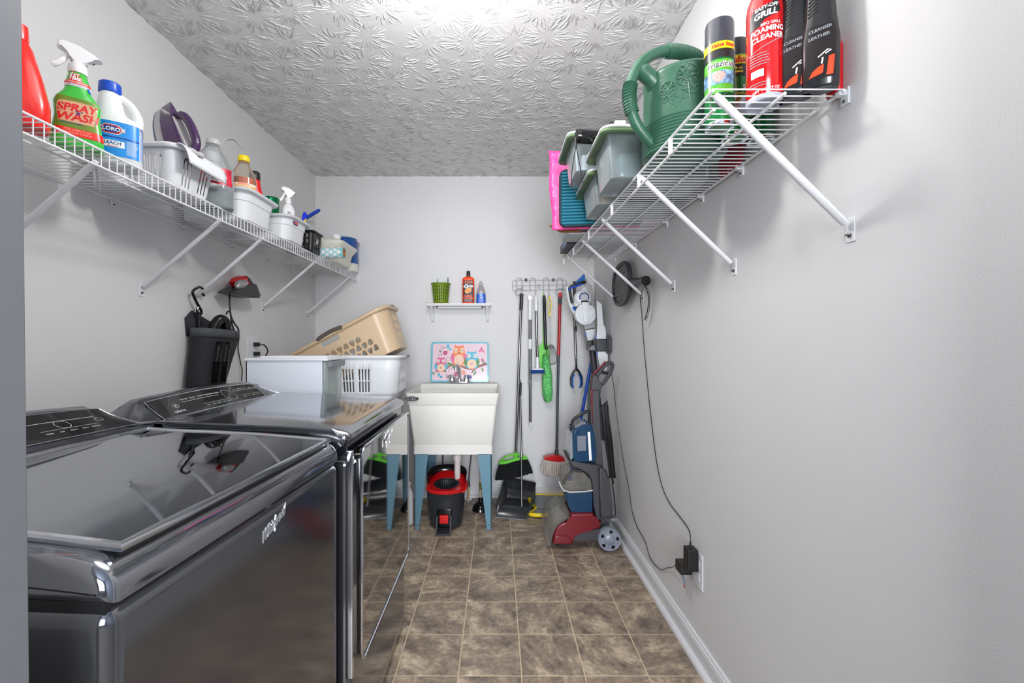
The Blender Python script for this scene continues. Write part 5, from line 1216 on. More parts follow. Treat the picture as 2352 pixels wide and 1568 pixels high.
tg_ = part('tag', MB(world=True).tube([(XR-0.04, 1.715, 0.297), (XR-0.036, 1.70, 0.275), (XR-0.034, 1.70, 0.255)], 0.006, 4, flat=0.2), M['grey'], c_b)
part('tag_tip', MB(world=True).tube([(XR-0.034, 1.70, 0.256), (XR-0.033, 1.70, 0.246)], 0.0065, 4, flat=0.25), M['redprint'], tg_)
q1 = Vector((XR-0.050, 1.735, 0.318))
cord2 = [q1, wallpt(1545, 1302, XR-0.02), wallpt(1532, 1304, XR-0.008), wallpt(1519, 1308), wallpt(1504, 1296), wallpt(1492, 1278), wallpt(1482, 1244), wallpt(1463, 1208), wallpt(1451, 1170), wallpt(1444, 1120), wallpt(1434, 1070), wallpt(1424, 1010), wallpt(1416, 950), wallpt(1410, 890), wallpt(1405, 860), wallpt(1402, 840, XR-0.01), P(1398, 815, 2.93)]
part('cord', MB(world=True).tube(catmull(cord2, 6), 0.0019, 6), M['black'], c_b)

# ---------------------------------------------------------------- accessory bag and hand vacuum on the left wall
bg = thing('accessory_bag', 'black mesh accessory bag with ribbed hose hanging from a shelf bracket', 'bag', (-1.31, 2.13, 1.05))
cl_m = mat('black_nylon', (38, 40, 46), 0.75, var=0.15, vscale=40, bump=0.4, bscale=120)
ms_m = mat('black_mesh', (22, 25, 30), 0.6, var=0.6, vscale=350, bump=1.0, bscale=500)
def br_(y, z, hy, hx, e=2.6, x=-1.325): return ring(x, y, z, hx, hy, 28, e)
part('body', MB(world=True).loft([br_(2.055, 0.88, 0.085, 0.035), br_(2.055, 0.95, 0.098, 0.045), br_(2.06, 1.0, 0.100, 0.048), br_(2.085, 1.08, 0.112, 0.050), br_(2.115, 1.16, 0.128, 0.052), br_(2.13, 1.225, 0.138, 0.050)], caps=(1, 0)), cl_m, bg, angle=60, solid=0.002)
part('back_flap', MB(world=True).loft([[(-1.376, 2.00, 1.20), (-1.376, 2.26, 1.20)], [(-1.376, 1.99, 1.28), (-1.376, 2.25, 1.25)], [(-1.374, 2.03, 1.315), (-1.375, 2.15, 1.275)]], closed=False, caps=(0, 0)), cl_m, bg, solid=0.003)
pk = MB(world=True)
prb = [(0.975, 2.055, 0.104, 0.054), (1.0, 2.06, 0.106, 0.056), (1.08, 2.085, 0.118, 0.059), (1.16, 2.115, 0.133, 0.061), (1.195, 2.122, 0.139, 0.061)]
def pkp(a, t):
    i = min(len(prb)-2, int(t)); f0 = t-i; q = [prb[i][k]+(prb[i+1][k]-prb[i][k])*f0 for k in range(4)]; c = sq(a, 2.6)
    return (-1.325+q[3]*c[0], q[1]+q[2]*c[1], q[0])
pk.grid(pkp, [-PI*0.62+PI*1.24*i/28 for i in range(29)], [k/2 for k in range(9)])
part('mesh_pocket', pk, ms_m, bg, solid=0.002)
hem = MB(world=True); hem.grid(lambda a, t: (-1.325+0.0635*sq(a, 2.6)[0], 2.125+0.142*sq(a, 2.6)[1], 1.19+t-0.10*(0.4*sq(a, 2.6)[1]*0.14)), [-PI*0.62+PI*1.24*i/28 for i in range(29)], [0, 0.02, 0.04]); part('hem', hem, mat('grey_hem', (70, 74, 80), 0.7), bg, solid=0.003)
def ribbed(path, r, pitch=0.0075, amp=0.0018):
    p = catmull(path, 24); out = []; acc = 0; last = p[0]; rs = []
    L_ = sum((a-b).length for a, b in zip(p, p[1:])); n = int(L_/pitch*4); tgt = [L_*i/n for i in range(n+1)]
    cum = [0]
    for a, b in zip(p, p[1:]): cum.append(cum[-1]+(a-b).length)
    j_ = 0
    for t in tgt:
        while j_ < len(cum)-2 and cum[j_+1] < t: j_ += 1
        f0 = (t-cum[j_])/max(1e-9, cum[j_+1]-cum[j_]); out.append(p[j_].lerp(p[j_+1], min(1, f0))); rs.append(r+amp*math.sin(2*PI*t/pitch))
    return out, rs
hp_, hr_ = ribbed([(-1.31, 2.05, 1.12), (-1.31, 2.06, 1.18), (-1.305, 2.085, 1.245), (-1.305, 2.125, 1.278), (-1.305, 2.165, 1.265), (-1.31, 2.18, 1.22), (-1.31, 2.165, 1.14)], 0.023)
part('hose', MB(world=True).tube(hp_, hr_, 12), M['blackgloss'], bg, angle=80)
for yy in (2.025, 2.085):
    hp_, hr_ = ribbed([(-1.274, yy, 0.985), (-1.271, yy+0.012, 1.08), (-1.269, yy+0.035, 1.17)], 0.0195, 0.0075, 0.0024)
    part('pocket_hose', MB(world=True).tube(hp_, hr_, 12), M['blackgloss'], bg, angle=80)
part('hose_end', MB(world=True).tube([(-1.295, 2.15, 1.19), (-1.282, 2.18, 1.215), (-1.282, 2.205, 1.205)], [0.020, 0.022, 0.018], 12), M['black'], bg)
hk = [P(448, 683, 2.04), P(441, 680, 2.04), P(435, 672, 2.04), P(436, 664, 2.04), P(443, 662, 2.04)]
HX = -1.352
def W2(y, z, x=HX): return Vector((x, y, z))
part('hook', MB(world=True).tube(catmull([W2(2.045, 1.415, -1.335), W2(2.02, 1.418, -1.335), W2(2.005, 1.398), W2(2.012, 1.375), W2(2.035, 1.345), W2(2.062, 1.315), W2(2.055, 1.298), W2(2.035, 1.31), W2(2.04, 1.33)], 5), 0.0058, 8), M['blackgloss'], bg)
part('hook_strap', MB(world=True).tube([W2(2.045, 1.31), W2(2.05, 1.275, -1.35), W2(2.055, 1.245, -1.35)], [0.008, 0.010, 0.016], 8, flat=0.5), M['black'], bg)
part('clip', MB(world=True).tube([W2(2.075, 1.402, -1.362), W2(2.095, 1.388, -1.36)], 0.006, 6), M['black'], bg)
part('knob', MB(world=True).ball((-1.245, 2.13, 0.955), 0.014), mat('orange_knob', (250, 80, 20), 0.4), bg, label='orange knob')
hv = thing('hand_vacuum', 'red and silver hand-held steamer with a black triangular head hung on the left wall', 'hand vacuum', (-1.34, 2.38, 1.42))
def HV(px, py, x=-1.33): k = (px-CX)/x; return Vector((x, F/k, H0-(py-CY)/k))
def hvp(nm, pts, m, x0, x1, bev=0.004, label=None):
    q = [HV(a, b, x0) for a, b in pts]
    return part(nm, MB(world=True).prism([(p.y, p.z) for p in q], lambda u, v, t: (t, u, v), x0, x1, bev, 3), m, hv, label=label)
hvp('head', [(531, 672), (540, 665), (560, 658), (582, 650), (592, 655), (598, 684), (575, 684), (556, 678)], M['black'], -1.285, -1.36, 0.006, 'black triangular head')
hvp('body', [(549, 648), (556, 638), (567, 633), (578, 640), (584, 652), (575, 660), (560, 662)], M['red'], -1.29, -1.35, 0.012, 'red body')
hvp('body_rear', [(568, 633), (576, 639), (584, 652), (580, 655), (571, 647)], M['black'], -1.288, -1.35, 0.006)
part('motor_cap', MB(world=True).tube([HV(563, 649, -1.28), HV(554, 652, -1.28), HV(547, 655, -1.28), HV(543, 660, -1.28)], [0.016, 0.023, 0.019, 0.007], 16), mat('vac_silver', (165, 165, 168), 0.3, 0.5), hv, label='silver motor cap')
tm = MB(world=True)
for k in range(9):
    a = HV(585.5+1.3*k, 654+3.2*k, -1.29); tm.cyl(a, a+Vector((0, 0.012, 0.004)), 0.003, seg=6)
part('bristle', tm, M['black'], hv)
part('cord', MB(world=True).tube(catmull([HV(545, 658, -1.285), HV(536, 666, -1.30), HV(529, 673), HV(527, 685), HV(528, 705), HV(530, 725), HV(533, 745), HV(540, 762), HV(548, 768), HV(547, 755), HV(538, 742), HV(532, 730), HV(528, 716), HV(522, 716), HV(520, 722)], 5), 0.0042, 6), M['black'], hv)
part('cord', MB(world=True).tube(catmull([HV(545, 768, -1.36), HV(548, 782, -1.37), HV(547, 800, -1.37), HV(552, 830, -1.37), HV(556, 850, -1.36), HV(555, 875, -1.36)], 5), 0.003, 6), M['black'], hv)
# left wall outlet with plugs
lo_ = thing('wall_outlet', 'white outlet plate with black plugs on the left wall above the drawer box', 'outlet', (XL, 2.54, 1.12))
part('plate', MB(world=True).box((XL, 2.485, 1.075), (XL+0.006, 2.60, 1.20), 0.003), M['white_plastic'], lo_)
for z in (1.107, 1.160):
    part('plug', MB(world=True).box((XL+0.006, 2.545, z-0.012), (XL+0.034, 2.572, z+0.012), 0.005), M['black'], lo_)
part('plug_cord', MB(world=True).tube(catmull([(XL+0.03, 2.56, 1.160), (XL+0.055, 2.575, 1.155), (XL+0.06, 2.60, 1.12), (XL+0.05, 2.58, 1.08), (XL+0.05, 2.56, 1.04)], 4), 0.004, 6), M['black'], lo_)
st = MB(world=True); st.box((-1.30, 1.96, 0.88), (-1.285, 2.02, 1.075), 0.004)
st.pxprism([(556, 905), (557, 848), (567, 842), (567, 905)], 2.20, 2.25, 0.003)
solo('dark_case', MB(world=True).pxprism([(555, 905), (557, 850), (563, 843), (575, 843), (575, 905)], 2.56, 2.62, 0.004), mat('dark_teal', (28, 44, 52), 0.5), 'narrow dark case standing behind the drawer box by the left wall', 'case', (-1.38, 2.56, 0.868))
# ================================================================ things on the left shelf
ZL = HL+0.0022
def rear(loc): return loc
# red bottle cut by the door jamb
rb = thing('detergent_bottle', 'bright red detergent bottle at the near end of the left shelf by the door jamb', 'bottle', (-1.155, 1.085, ZL), math.radians(40))
red_b = mat('bright_red', (238, 30, 18), 0.25, var=0.03, coat=0.3)
bottle(rb, [(0, 0.055, 0.035, 3), (0.005, 0.058, 0.038, 3), (0.06, 0.058, 0.038, 3), (0.12, 0.046, 0.034, 3), (0.19, 0.028, 0.026, 2.5), (0.21, 0.018, 0.018, 2)], red_b)
part('cap', MB().lathe([(0.02, 0.208), (0.021, 0.212), (0.019, 0.245), (0.010, 0.25)], seg=20), red_b, rb)
# stain remover spray
sp = thing('spray_bottle', 'green stain remover spray bottle with red lettering and white trigger on the left shelf', 'spray bottle', (-1.130, 1.215, ZL), math.radians(42))
prs = [(0, 0.052, 0.027, 4), (0.004, 0.055, 0.030, 4), (0.03, 0.053, 0.030, 4), (0.08, 0.046, 0.029, 4), (0.115, 0.048, 0.030, 4), (0.128, 0.044, 0.029, 3.6), (0.148, 0.030, 0.026, 3), (0.160, 0.026, 0.024, 2.6), (0.172, 0.026, 0.023, 2.4), (0.198, 0.0195, 0.0195, 2.2), (0.203, 0.017, 0.017, 2)]
bottle(sp, prs, mat('green_liquid', (62, 190, 66), 0.15, var=0.10, vscale=14, coat=0.5), n=36)
s_ = Skin(prs, 0.09)
lb = part('label', patch(s_, -0.044, 0.040, 0.030, 0.128), mat('label_olive', (108, 140, 30), 0.3, var=0.18, vscale=20), sp)
mo = MB(); blob(mo, s_, [(-0.038, 0.066), (-0.030, 0.062), (0.024, 0.062), (0.034, 0.068), (0.036, 0.110), (0.020, 0.117), (-0.024, 0.115), (-0.040, 0.106)], 0.0003)
part('label_field', mo, mat('label_peach', (214, 168, 132), 0.35), lb, recalc=False)
part('print', words(s_, [('SPRAY', -0.002, 0.100, 0.0265, 0.035, 0.2, 0.10), ('WASH', 0.000, 0.076, 0.0285, 0.035, 0.2, 0.10)], 0.0005), M['redprint'], lb, recalc=False)
part('print', words(s_, [("'n'", 0.001, 0.0875, 0.015, 0.03, 0.3), ('LAUNDRY STAIN REMOVER', -0.010, 0.0585, 0.0034, 0.02, 0, 0.05)], 0.0008), M['navy'], lb, recalc=False)
part('red_band', patch(s_, -0.040, 0.056, 0.026, 0.046, 0.0003), mat('band_red', (235, 30, 15), 0.3), lb)
part('print', words(s_, [('FOR EVERYDAY', 0.0, 0.041, 0.0068, 0.02, 0.2), ('TOUGH STAINS', 0.0, 0.0335, 0.0068, 0.02, 0.2)], 0.0007), mat('salmon_print', (250, 160, 140), 0.4), lb, recalc=False)
st_ = Skin(prs, 0.18)
part('red_band', patch(st_, -0.033, 0.036, 0.168, 0.176, 0.0003), mat('band_red2', (232, 40, 20), 0.3), lb)
part('white_band', patch(st_, -0.033, 0.038, 0.161, 0.1675, 0.0003), M['whiteprint'], lb)
part('print', words(st_, [('1', -0.0145, 0.1915, 0.020, 0.04, 0.15), ('ST', -0.003, 0.190, 0.013, 0.04, 0.15), ('TIME', -0.005, 0.1805, 0.0115, 0.04, 0.15), ('STAIN REMOVAL', 0.0, 0.172, 0.0055, 0.02)], 0.0007), M['whiteprint'], lb, recalc=False)
part('print', words(st_, [('1', -0.0145, 0.1915, 0.020, 0.13, 0.15), ('ST', -0.003, 0.190, 0.013, 0.17, 0.15), ('TIME', -0.005, 0.1805, 0.0115, 0.18, 0.15)], 0.0004), M['redprint'], lb, recalc=False)
part('print', words(st_, [('EVEN IN COLD WATER', 0.002, 0.1643, 0.0038, 0.02)], 0.0007), M['blueprint'], lb, recalc=False)
mo = MB(); blob(mo, lambda u, v, l: st_(u, v, l), [(0.022, 0.166), (0.0265, 0.159), (0.0255, 0.1535), (0.022, 0.152), (0.0185, 0.1535), (0.0175, 0.159)], 0.0008); part('drop', mo, M['blue'], lb, recalc=False)
wt = M['cap_white']
def trigger(parent, z, s=1.0, side=-1, yaw=0.0):
    """trigger sprayer; nozzle points along local side*x"""
    def q(x, zz, y=0): return Vector((side*x*s*math.cos(yaw)-0*y, side*x*s*math.sin(yaw)+y*s, z+zz*s))
    part('collar', MB().lathe([(0.0175*s, 0), (0.0185*s, 0.004*s), (0.017*s, 0.020*s), (0.014*s, 0.024*s)], c=(0, 0, z), seg=20), wt, parent)
    hd = MB()
    prof = [(-0.045, 0.045), (-0.030, 0.056), (-0.004, 0.067), (0.022, 0.070), (0.034, 0.068), (0.036, 0.054), (0.030, 0.050), (0.014, 0.049), (0.008, 0.036), (0.010, 0.022), (-0.013, 0.022), (-0.015, 0.036), (-0.026, 0.044)]
    hd.prism(prof, lambda u, v, t: q(u, v, t), -0.0115, 0.0115, 0.005*s, 3)
    hd_ = part('sprayer_head', hd, wt, parent, angle=50)
    part('trigger', MB().tube(catmull([q(0.014, 0.050), q(0.020, 0.038), q(0.027, 0.026), q(0.037, 0.014), q(0.044, 0.010)], 4), [0.006*s]*8+[0.0075*s]*9, 10), wt, parent)
trigger(sp, 0.203, 1.12)
# bleach jug
bj = thing('bleach_jug', 'white bleach jug with a blue cap and blue label on the left shelf', 'jug', (-1.128, 1.345, ZL), math.radians(36))
prj = [(0, 0.050, 0.040, 3), (0.006, 0.056, 0.046, 3), (0.12, 0.056, 0.046, 3), (0.132, 0.054, 0.044, 2.8), (0.142, 0.047, 0.041, 2.5, -0.006), (0.152, 0.034, 0.037, 2.4, -0.016), (0.185, 0.030, 0.031, 2.2, -0.020), (0.212, 0.025, 0.026, 2, -0.020), (0.222, 0.020, 0.020, 2, -0.020)]
bottle(bj, prj, M['cap_white'], n=36)
part('handle', MB().tube(catmull([(-0.012, 0, 0.212), (0.008, 0, 0.208), (0.030, 0, 0.190), (0.044, 0, 0.160), (0.045, 0, 0.130)], 5), [0.011]*6+[0.011]*8+[0.012]*7, 10, flat=1.1), M['cap_white'], bj)
part('cap', MB().lathe([(0.0265, 0.216), (0.0275, 0.218), (0.0265, 0.244), (0.024, 0.247)], c=(-0.020, 0, 0), seg=26), mat('cap_blue', (14, 80, 200), 0.3), bj)
s_ = Skin(prj, 0.08)
lb = part('label', patch(s_, -0.065, 0.052, 0.022, 0.122), mat('bleach_blue', (24, 140, 225), 0.35, var=0.12, vscale=25), bj)
part('back_label', patch(s_, 0.052, 0.105, 0.022, 0.122, 0.0001), mat('back_label', (205, 220, 240), 0.4), lb)
bb_ = rules(s_, 0.056, 0.10, 0.026, 0.095, 24, 0.0012, 0.0005); part('small_print', bb_, mat('print_softblue', (110, 135, 200), 0.4), lb, recalc=False)
part('blue_rules', rules(s_, 0.053, 0.104, 0.100, 0.119, 5, 0.0025, 0.0005, jit=0), M['navy'], lb, recalc=False)
part('stripe', patch(s_, -0.065, 0.052, 0.074, 0.0775, 0.0003), M['navy'], lb)
mo = MB(); f2_ = lambda u, v, l: s_(u, v, l)
blob(mo, f2_, [(-0.028, 0.112), (0.002, 0.112), (0.018, 0.098), (0.002, 0.084), (-0.028, 0.084), (-0.044, 0.098)], 0.0005, 0); part('emblem', mo, M['whiteprint'], lb, recalc=False)
mo = MB(); blob(mo, f2_, [(-0.027, 0.1105), (0.001, 0.1105), (0.016, 0.098), (0.001, 0.0855), (-0.027, 0.0855), (-0.042, 0.098)], 0.0008, 0); part('emblem', mo, M['redprint'], lb, recalc=False)
mo = MB(); blob(mo, f2_, [(-0.026, 0.1075), (-0.002, 0.1075), (0.009, 0.098), (-0.002, 0.0885), (-0.026, 0.0885), (-0.037, 0.098)], 0.001, 0); part('emblem', mo, M['navy'], lb, recalc=False)
part('print', words(s_, [('CLOROX', -0.013, 0.098, 0.0145, 0.03), ('', 0, 0.1, 0.01)], 0.0013), M['whiteprint'], lb, recalc=False)
mo = patch(s_, -0.045, 0.016, 0.047, 0.066, 0.0004); part('label_field', mo, M['whiteprint'], lb)
part('print', words(s_, [('BLEACH', -0.014, 0.0585, 0.0125, 0.02)], 0.0008), M['navy'], lb, recalc=False)
part('print', words(s_, [('disinfecting', -0.010, 0.0495, 0.0055, 0.02)], 0.0008), M['redprint'], lb, recalc=False)
part('small_print', rules(s_, 0.020, 0.048, 0.030, 0.068, 14, 0.0013, 0.0006), mat('print_paleblue', (190, 220, 245), 0.4), lb, recalc=False)
# slim white bottle behind it
sb = thing('cleaner_bottle', 'slim white bottle with a ring pull nozzle behind the bleach jug', 'bottle', (-1.255, 1.475, ZL))
bottle(sb, [(0, 0.034, 0.028, 2.5), (0.004, 0.037, 0.031, 2.5), (0.12, 0.037, 0.031, 2.5), (0.165, 0.026, 0.024), (0.185, 0.014, 0.014)], M['cap_white'])
part('nozzle', MB().tube([(0, 0, 0.18), (0.008, 0, 0.205), (0.020, 0, 0.232), (0.024, 0, 0.242)], [0.016, 0.013, 0.009, 0.007], 12), M['cap_white'], sb)
part('ring', MB().tube([(0.030+0.012*math.cos(2*PI*i/16), 0.006*math.sin(2*PI*i/16), 0.212+0.018*math.sin(2*PI*i/16)) for i in range(16)], 0.0024, 6, closed=True), M['cap_white'], sb)

# slotted basket with the iron
wk_b = thing('storage_basket', 'white slotted storage basket with a drooping handle lip holding the iron', 'basket', (-1.205, 1.600, ZL+0.001))
a_, b_, H_ = 0.145, 0.110, 0.135
_, _, Ls_ = rr_perim(a_, b_, 0.035)
sl2 = []
for base, ln in ((0.0, Ls_[0]), (sum(Ls_[:2]), Ls_[2]), (sum(Ls_[:4]), Ls_[4]), (sum(Ls_[:6]), Ls_[6])):
    n_ = int(ln/0.0185); off = (ln-n_*0.0185)/2
    for k in range(n_):
        if base == 0.0 and k in (3, 4): continue
        sl2.append((base+off+k*0.0185+0.005, base+off+k*0.0185+0.0135, 0.018, 0.104))
mbb, _ = basket_wall(a_, b_, 0.035, H_, 0.16, sl2)
part('wall', mbb, M['white_plastic'], wk_b, solid=0.0026)
T_, f_, _ = rr_perim(a_+0.006, b_+0.006, 0.040)
part('rim', MB().tube([(f_(T_*i/64)[0], f_(T_*i/64)[1], H_) for i in range(64)], 0.0075, 8, closed=True, flat=1.2), M['white_plastic'], wk_b)
part('bottom', MB().prism(rrect(a_*1.66, b_*1.66, 0.03), lambda u, v, t: (u, v, t), 0, 0.003), M['white_plastic'], wk_b)
hl = MB(); hl.grid(lambda u, t: (a_+0.004+0.034*math.sin(t*PI/2)**0.8, u*(0.112-0.012*t), H_+0.006-0.062*(1-math.cos(t*PI/2))-0.0*abs(u)), [-1+2*i/16 for i in range(17)], [i/8 for i in range(9)])
part('handle_lip', hl, M['white_plastic'], wk_b, solid=0.004)
# steam iron
ir = bpy.data.objects.new('steam_iron', None); COL.objects.link(ir); WM[ir.name] = Matrix()
tag(ir, 'purple and grey steam iron standing nose-up in the white slotted basket', 'iron')
soft = mat('iron_grey', (182, 180, 182), 0.35, var=0.02); pur = mat('iron_purple', (62, 34, 78), 0.18, var=0.1, coat=0.4)
# built lying: x = along (nose at +x), y = width, z up
def sole(t): return 0.055*(1-max(0, (t-0.25)/0.75)**1.8)**0.9 if t > 0.25 else 0.055
def slab(h0, h1, k0, k1, n=14, L0=-0.11, L1=0.13, shrink=0.0):
    pts = []
    for i in range(n+1): t = i/n; pts.append((L0+(L1-L0)*t*(1-shrink), sole(t)*k0))
    full = pts+[(x, -y) for x, y in pts[::-1]]
    mb = MB(); mb.loft([[Vector((x, y, h0)) for x, y in full], [Vector((x*(1 if k1 == k0 else 0.985), y*k1/k0, h1)) for x, y in full]]); return mb
part('sole_plate', slab(0, 0.006, 1.0, 1.0), mat('iron_sole', (90, 105, 130), 0.2, 0.8), ir)
part('skirt', slab(0.006, 0.034, 0.97, 0.86), soft, ir, label='grey lower shell')
part('water_tank', slab(0.034, 0.082, 0.90, 0.62), pur, ir, label='purple water tank')
sd = MB(); sd.prism([(-0.11, 0.03), (-0.112, 0.065), (-0.095, 0.085), (-0.04, 0.078), (0.02, 0.078), (0.065, 0.068), (0.115, 0.030), (0.095, 0.030), (0.055, 0.055), (0.0, 0.066), (-0.06, 0.060), (-0.085, 0.030)], lambda u, v, t: (u, t, v+0.012), -0.022, 0.022, 0.006, 3)
part('body_frame', sd, soft, ir)
part('handle', MB().tube(catmull([(0.065, 0, 0.072), (0.055, 0, 0.100), (0.03, 0, 0.120), (-0.02, 0, 0.128), (-0.075, 0, 0.125), (-0.100, 0, 0.108), (-0.108, 0, 0.080)], 5), [0.012]*6+[0.016]*20+[0.018]*5, 12), pur, ir, label='purple handle')
eb = part('heel', MB().box((-0.128, -0.032, 0.01), (-0.104, 0.032, 0.115), 0.008, 3), soft, ir)
part('display', MB().box((-0.131, -0.016, 0.080), (-0.127, 0.016, 0.106), 0.002), mat('lcd', (88, 98, 96), 0.2), eb)
part('dial_button', MB().box((-0.132, -0.020, 0.045), (-0.126, 0.020, 0.072), 0.004), pur, eb)
part('steam_button', MB().cyl((0.0, -0.040, 0.052), (0.0, -0.046, 0.052), 0.006), soft, ir)
_X = Vector((-0.40, 0.10, 0.91)).normalized(); _Z = Vector((0.88, -0.22, 0.40)); _Z = (_Z-_X*_Z.dot(_X)).normalized(); _Y = _Z.cross(_X)
_R = Matrix((_X, _Y, _Z)).transposed()
ir.rotation_euler = _R.to_euler(); ir.scale = (0.9, 0.9, 0.9)
ir.location = Vector((-1.205, 1.590, H0+0.525+0.29))-_X*0.117

# distilled water jug
wj = thing('water_jug', 'clear gallon jug of distilled water with a red and white label on the left shelf', 'jug', (-1.115, 1.770, ZL), math.radians(38))
prw = [(0, 0.064, 0.064, 3.2), (0.006, 0.070, 0.070, 3.2), (0.03, 0.069, 0.069, 3), (0.045, 0.071, 0.071, 3), (0.10, 0.071, 0.071, 3), (0.115, 0.068, 0.068, 3), (0.16, 0.070, 0.070, 2.8), (0.20, 0.058, 0.058, 2.4), (0.235, 0.034, 0.034, 2), (0.255, 0.023, 0.023, 2), (0.262, 0.021, 0.021, 2)]
cwj = clear('jug_clear', (222, 226, 228), 0.20, 0.08)
bottle(wj, prw, cwj)
bottle(wj, [(0.003, 0.060, 0.060, 3.2), (0.03, 0.066, 0.066, 3), (0.070, 0.068, 0.068, 3)], clear('water_body', (190, 205, 208), 0.22, 0.05), 'water')
bottle(wj, [(0.258, 0.0245, 0.0245), (0.262, 0.025, 0.025), (0.276, 0.024, 0.024), (0.279, 0.02, 0.02)], clear('clear_cap', (235, 236, 238), 0.55, 0.15), 'cap', 20)
part('carry_loop', MB().tube(catmull([(0.024, 0, 0.262), (0.045, 0.0, 0.290), (0.075, 0, 0.298), (0.098, 0, 0.275)], 5), 0.010, 6, flat=0.18), clear('loop_clear', (235, 236, 238), 0.4, 0.15), wj)
s_ = Skin(prw, 0.12)
lb = part('label', patch(s_, -0.060, 0.060, 0.088, 0.152), mat('label_crimson', (200, 28, 60), 0.35, var=0.4, vscale=40), wj)
mo = MB(); disc(mo, lambda u, v, l: s_(u, v, l), 0.004, 0.118, 0.036, 0.022, 0.0004, 26); part('label_field', mo, M['whiteprint'], lb, recalc=False)
part('print', words(s_, [('Distilled', 0.004, 0.123, 0.0125, 0.02), ('Water', 0.004, 0.111, 0.0125, 0.02)], 0.0007), M['redprint'], lb, recalc=False)
mo = MB(); disc(mo, lambda u, v, l: s_(u, v, l), -0.012, 0.144, 0.013, 0.009, 0.0008, 20); part('emblem', mo, M['blueprint'], lb, recalc=False)

# two white bins
def bin_(nm, label, cx, cy, a, b, H, rot=0):
    t = thing(nm, label, 'storage bin', (cx, cy, ZL+0.001), rot)
    mb = MB(); r = 0.055
    def rg(k, z, d=0): return [Vector((x*k, y*k, z)) for x, y in rrect(2*(a+d), 2*(b+d), r, 6)]
    mb.loft([rg(0.84, 0.0), rg(0.88, 0.004), rg(0.93, H*0.62), rg(0.95, H*0.63), rg(0.955, H*0.66), rg(0.985, H-0.008), rg(0.985, H), rg(0.965, H), rg(0.90, H*0.5), rg(0.83, 0.006)])
    part('tub', mb, M['white_plastic'], t, angle=40)
    rm = MB(); rm.loft([rg(0.985, H-0.010), rg(1.0, H-0.010, 0.014), rg(1.0, H-0.002, 0.018), rg(1.0, H, 0.016), rg(0.97, H)], caps=(0, 0)); part('rim', rm, M['white_plastic'], t, angle=50)
    for k in range(3): part('rib', MB().box((a*0.2*k-0.02*0-a*0.2, -b-0.012, H-0.014), (a*0.2*k+0.003-a*0.2, -b+0.006, H-0.008)), M['white_plastic'], t)
    return t
bin_('storage_bin', 'larger white oval-ended bin holding an amber bottle on the left shelf', -1.195, 2.005, 0.155, 0.132, 0.128)
bn2 = bin_('storage_bin', 'smaller white bin with a red sticker holding a green can on the left shelf', -1.190, 2.365, 0.158, 0.120, 0.122)
sk2 = MB(); sk2.box((0.154, -0.070, 0.086), (0.1575, -0.022, 0.104), 0.002); b_s = part('sticker', sk2, M['navy'], bn2)
part('sticker_print', MB().box((0.157, -0.064, 0.089), (0.1582, -0.028, 0.101)), mat('sticker_red', (225, 60, 60), 0.4), b_s)
ZB = ZL+0.0085
# contents of the large bin
wb2 = thing('white_jar', 'white screw-top bottle in the larger bin behind the amber bottle', 'bottle', (-1.235, 1.955, ZB))
bottle(wb2, [(0, 0.040, 0.040), (0.004, 0.043, 0.043), (0.135, 0.043, 0.043), (0.165, 0.034, 0.034), (0.178, 0.024, 0.024)], M['cap_white'])
bottle(wb2, [(0.176, 0.029, 0.029), (0.178, 0.030, 0.030), (0.202, 0.030, 0.030), (0.205, 0.028, 0.028)], M['cap_white'], 'cap')
am = thing('amber_bottle', 'clear bottle of amber cleaner with a yellow cap in the larger bin', 'bottle', (-1.115, 1.985, ZB), math.radians(30))
pra = [(0, 0.044, 0.036, 2.6), (0.004, 0.048, 0.040, 2.6), (0.05, 0.048, 0.040, 2.6), (0.075, 0.050, 0.041, 2.6), (0.115, 0.049, 0.040, 2.5), (0.125, 0.050, 0.041, 2.5), (0.155, 0.046, 0.038, 2.4), (0.178, 0.028, 0.026, 2.1), (0.194, 0.0205, 0.0205), (0.200, 0.020, 0.020)]
bottle(am, pra, clear('amber_clear', (228, 222, 212), 0.10, 0.06))
bottle(am, [(p[0], p[1]-0.002, p[2]-0.002, 2.5) for p in pra[:5]]+[(0.140, 0.0475, 0.0385, 2.5)], mat('amber_liquid', (205, 88, 8), 0.12, var=0.2, vscale=30), 'liquid')
bottle(am, [(0.195, 0.0225, 0.0225), (0.197, 0.024, 0.024), (0.210, 0.024, 0.024), (0.213, 0.021, 0.021)], M['yellow'], 'cap')
s_ = Skin(pra, 0.09)
lb = part('label', patch(s_, -0.052, 0.060, 0.078, 0.120), mat('label_cream', (240, 225, 205), 0.4), am)
part('label_panel', patch(s_, -0.038, 0.056, 0.080, 0.112, 0.0004), mat('label_orange', (248, 170, 90), 0.4, var=0.25, vscale=60), lb)
part('small_print', rules(s_, -0.036, 0.054, 0.1140, 0.1172, 2, 0.0018, 0.0006), M['orangeprint'], lb, recalc=False)
rd = thing('shampoo_bottle', 'red bottle with a black cap in the larger bin', 'bottle', (-1.115, 2.075, ZB), math.radians(30))
bottle(rd, [(0, 0.036, 0.026, 2.6), (0.004, 0.038, 0.028, 2.6), (0.09, 0.038, 0.028, 2.6), (0.102, 0.036, 0.026, 2.6), (0.108, 0.036, 0.026, 2.6), (0.125, 0.029, 0.024, 2.3), (0.150, 0.024, 0.022, 2.2), (0.158, 0.021, 0.021)], mat('shampoo_red', (222, 14, 20), 0.22, coat=0.3))
bottle(rd, [(0.156, 0.023, 0.023), (0.158, 0.024, 0.024), (0.178, 0.023, 0.023), (0.182, 0.020, 0.020)], M['black'], 'cap')
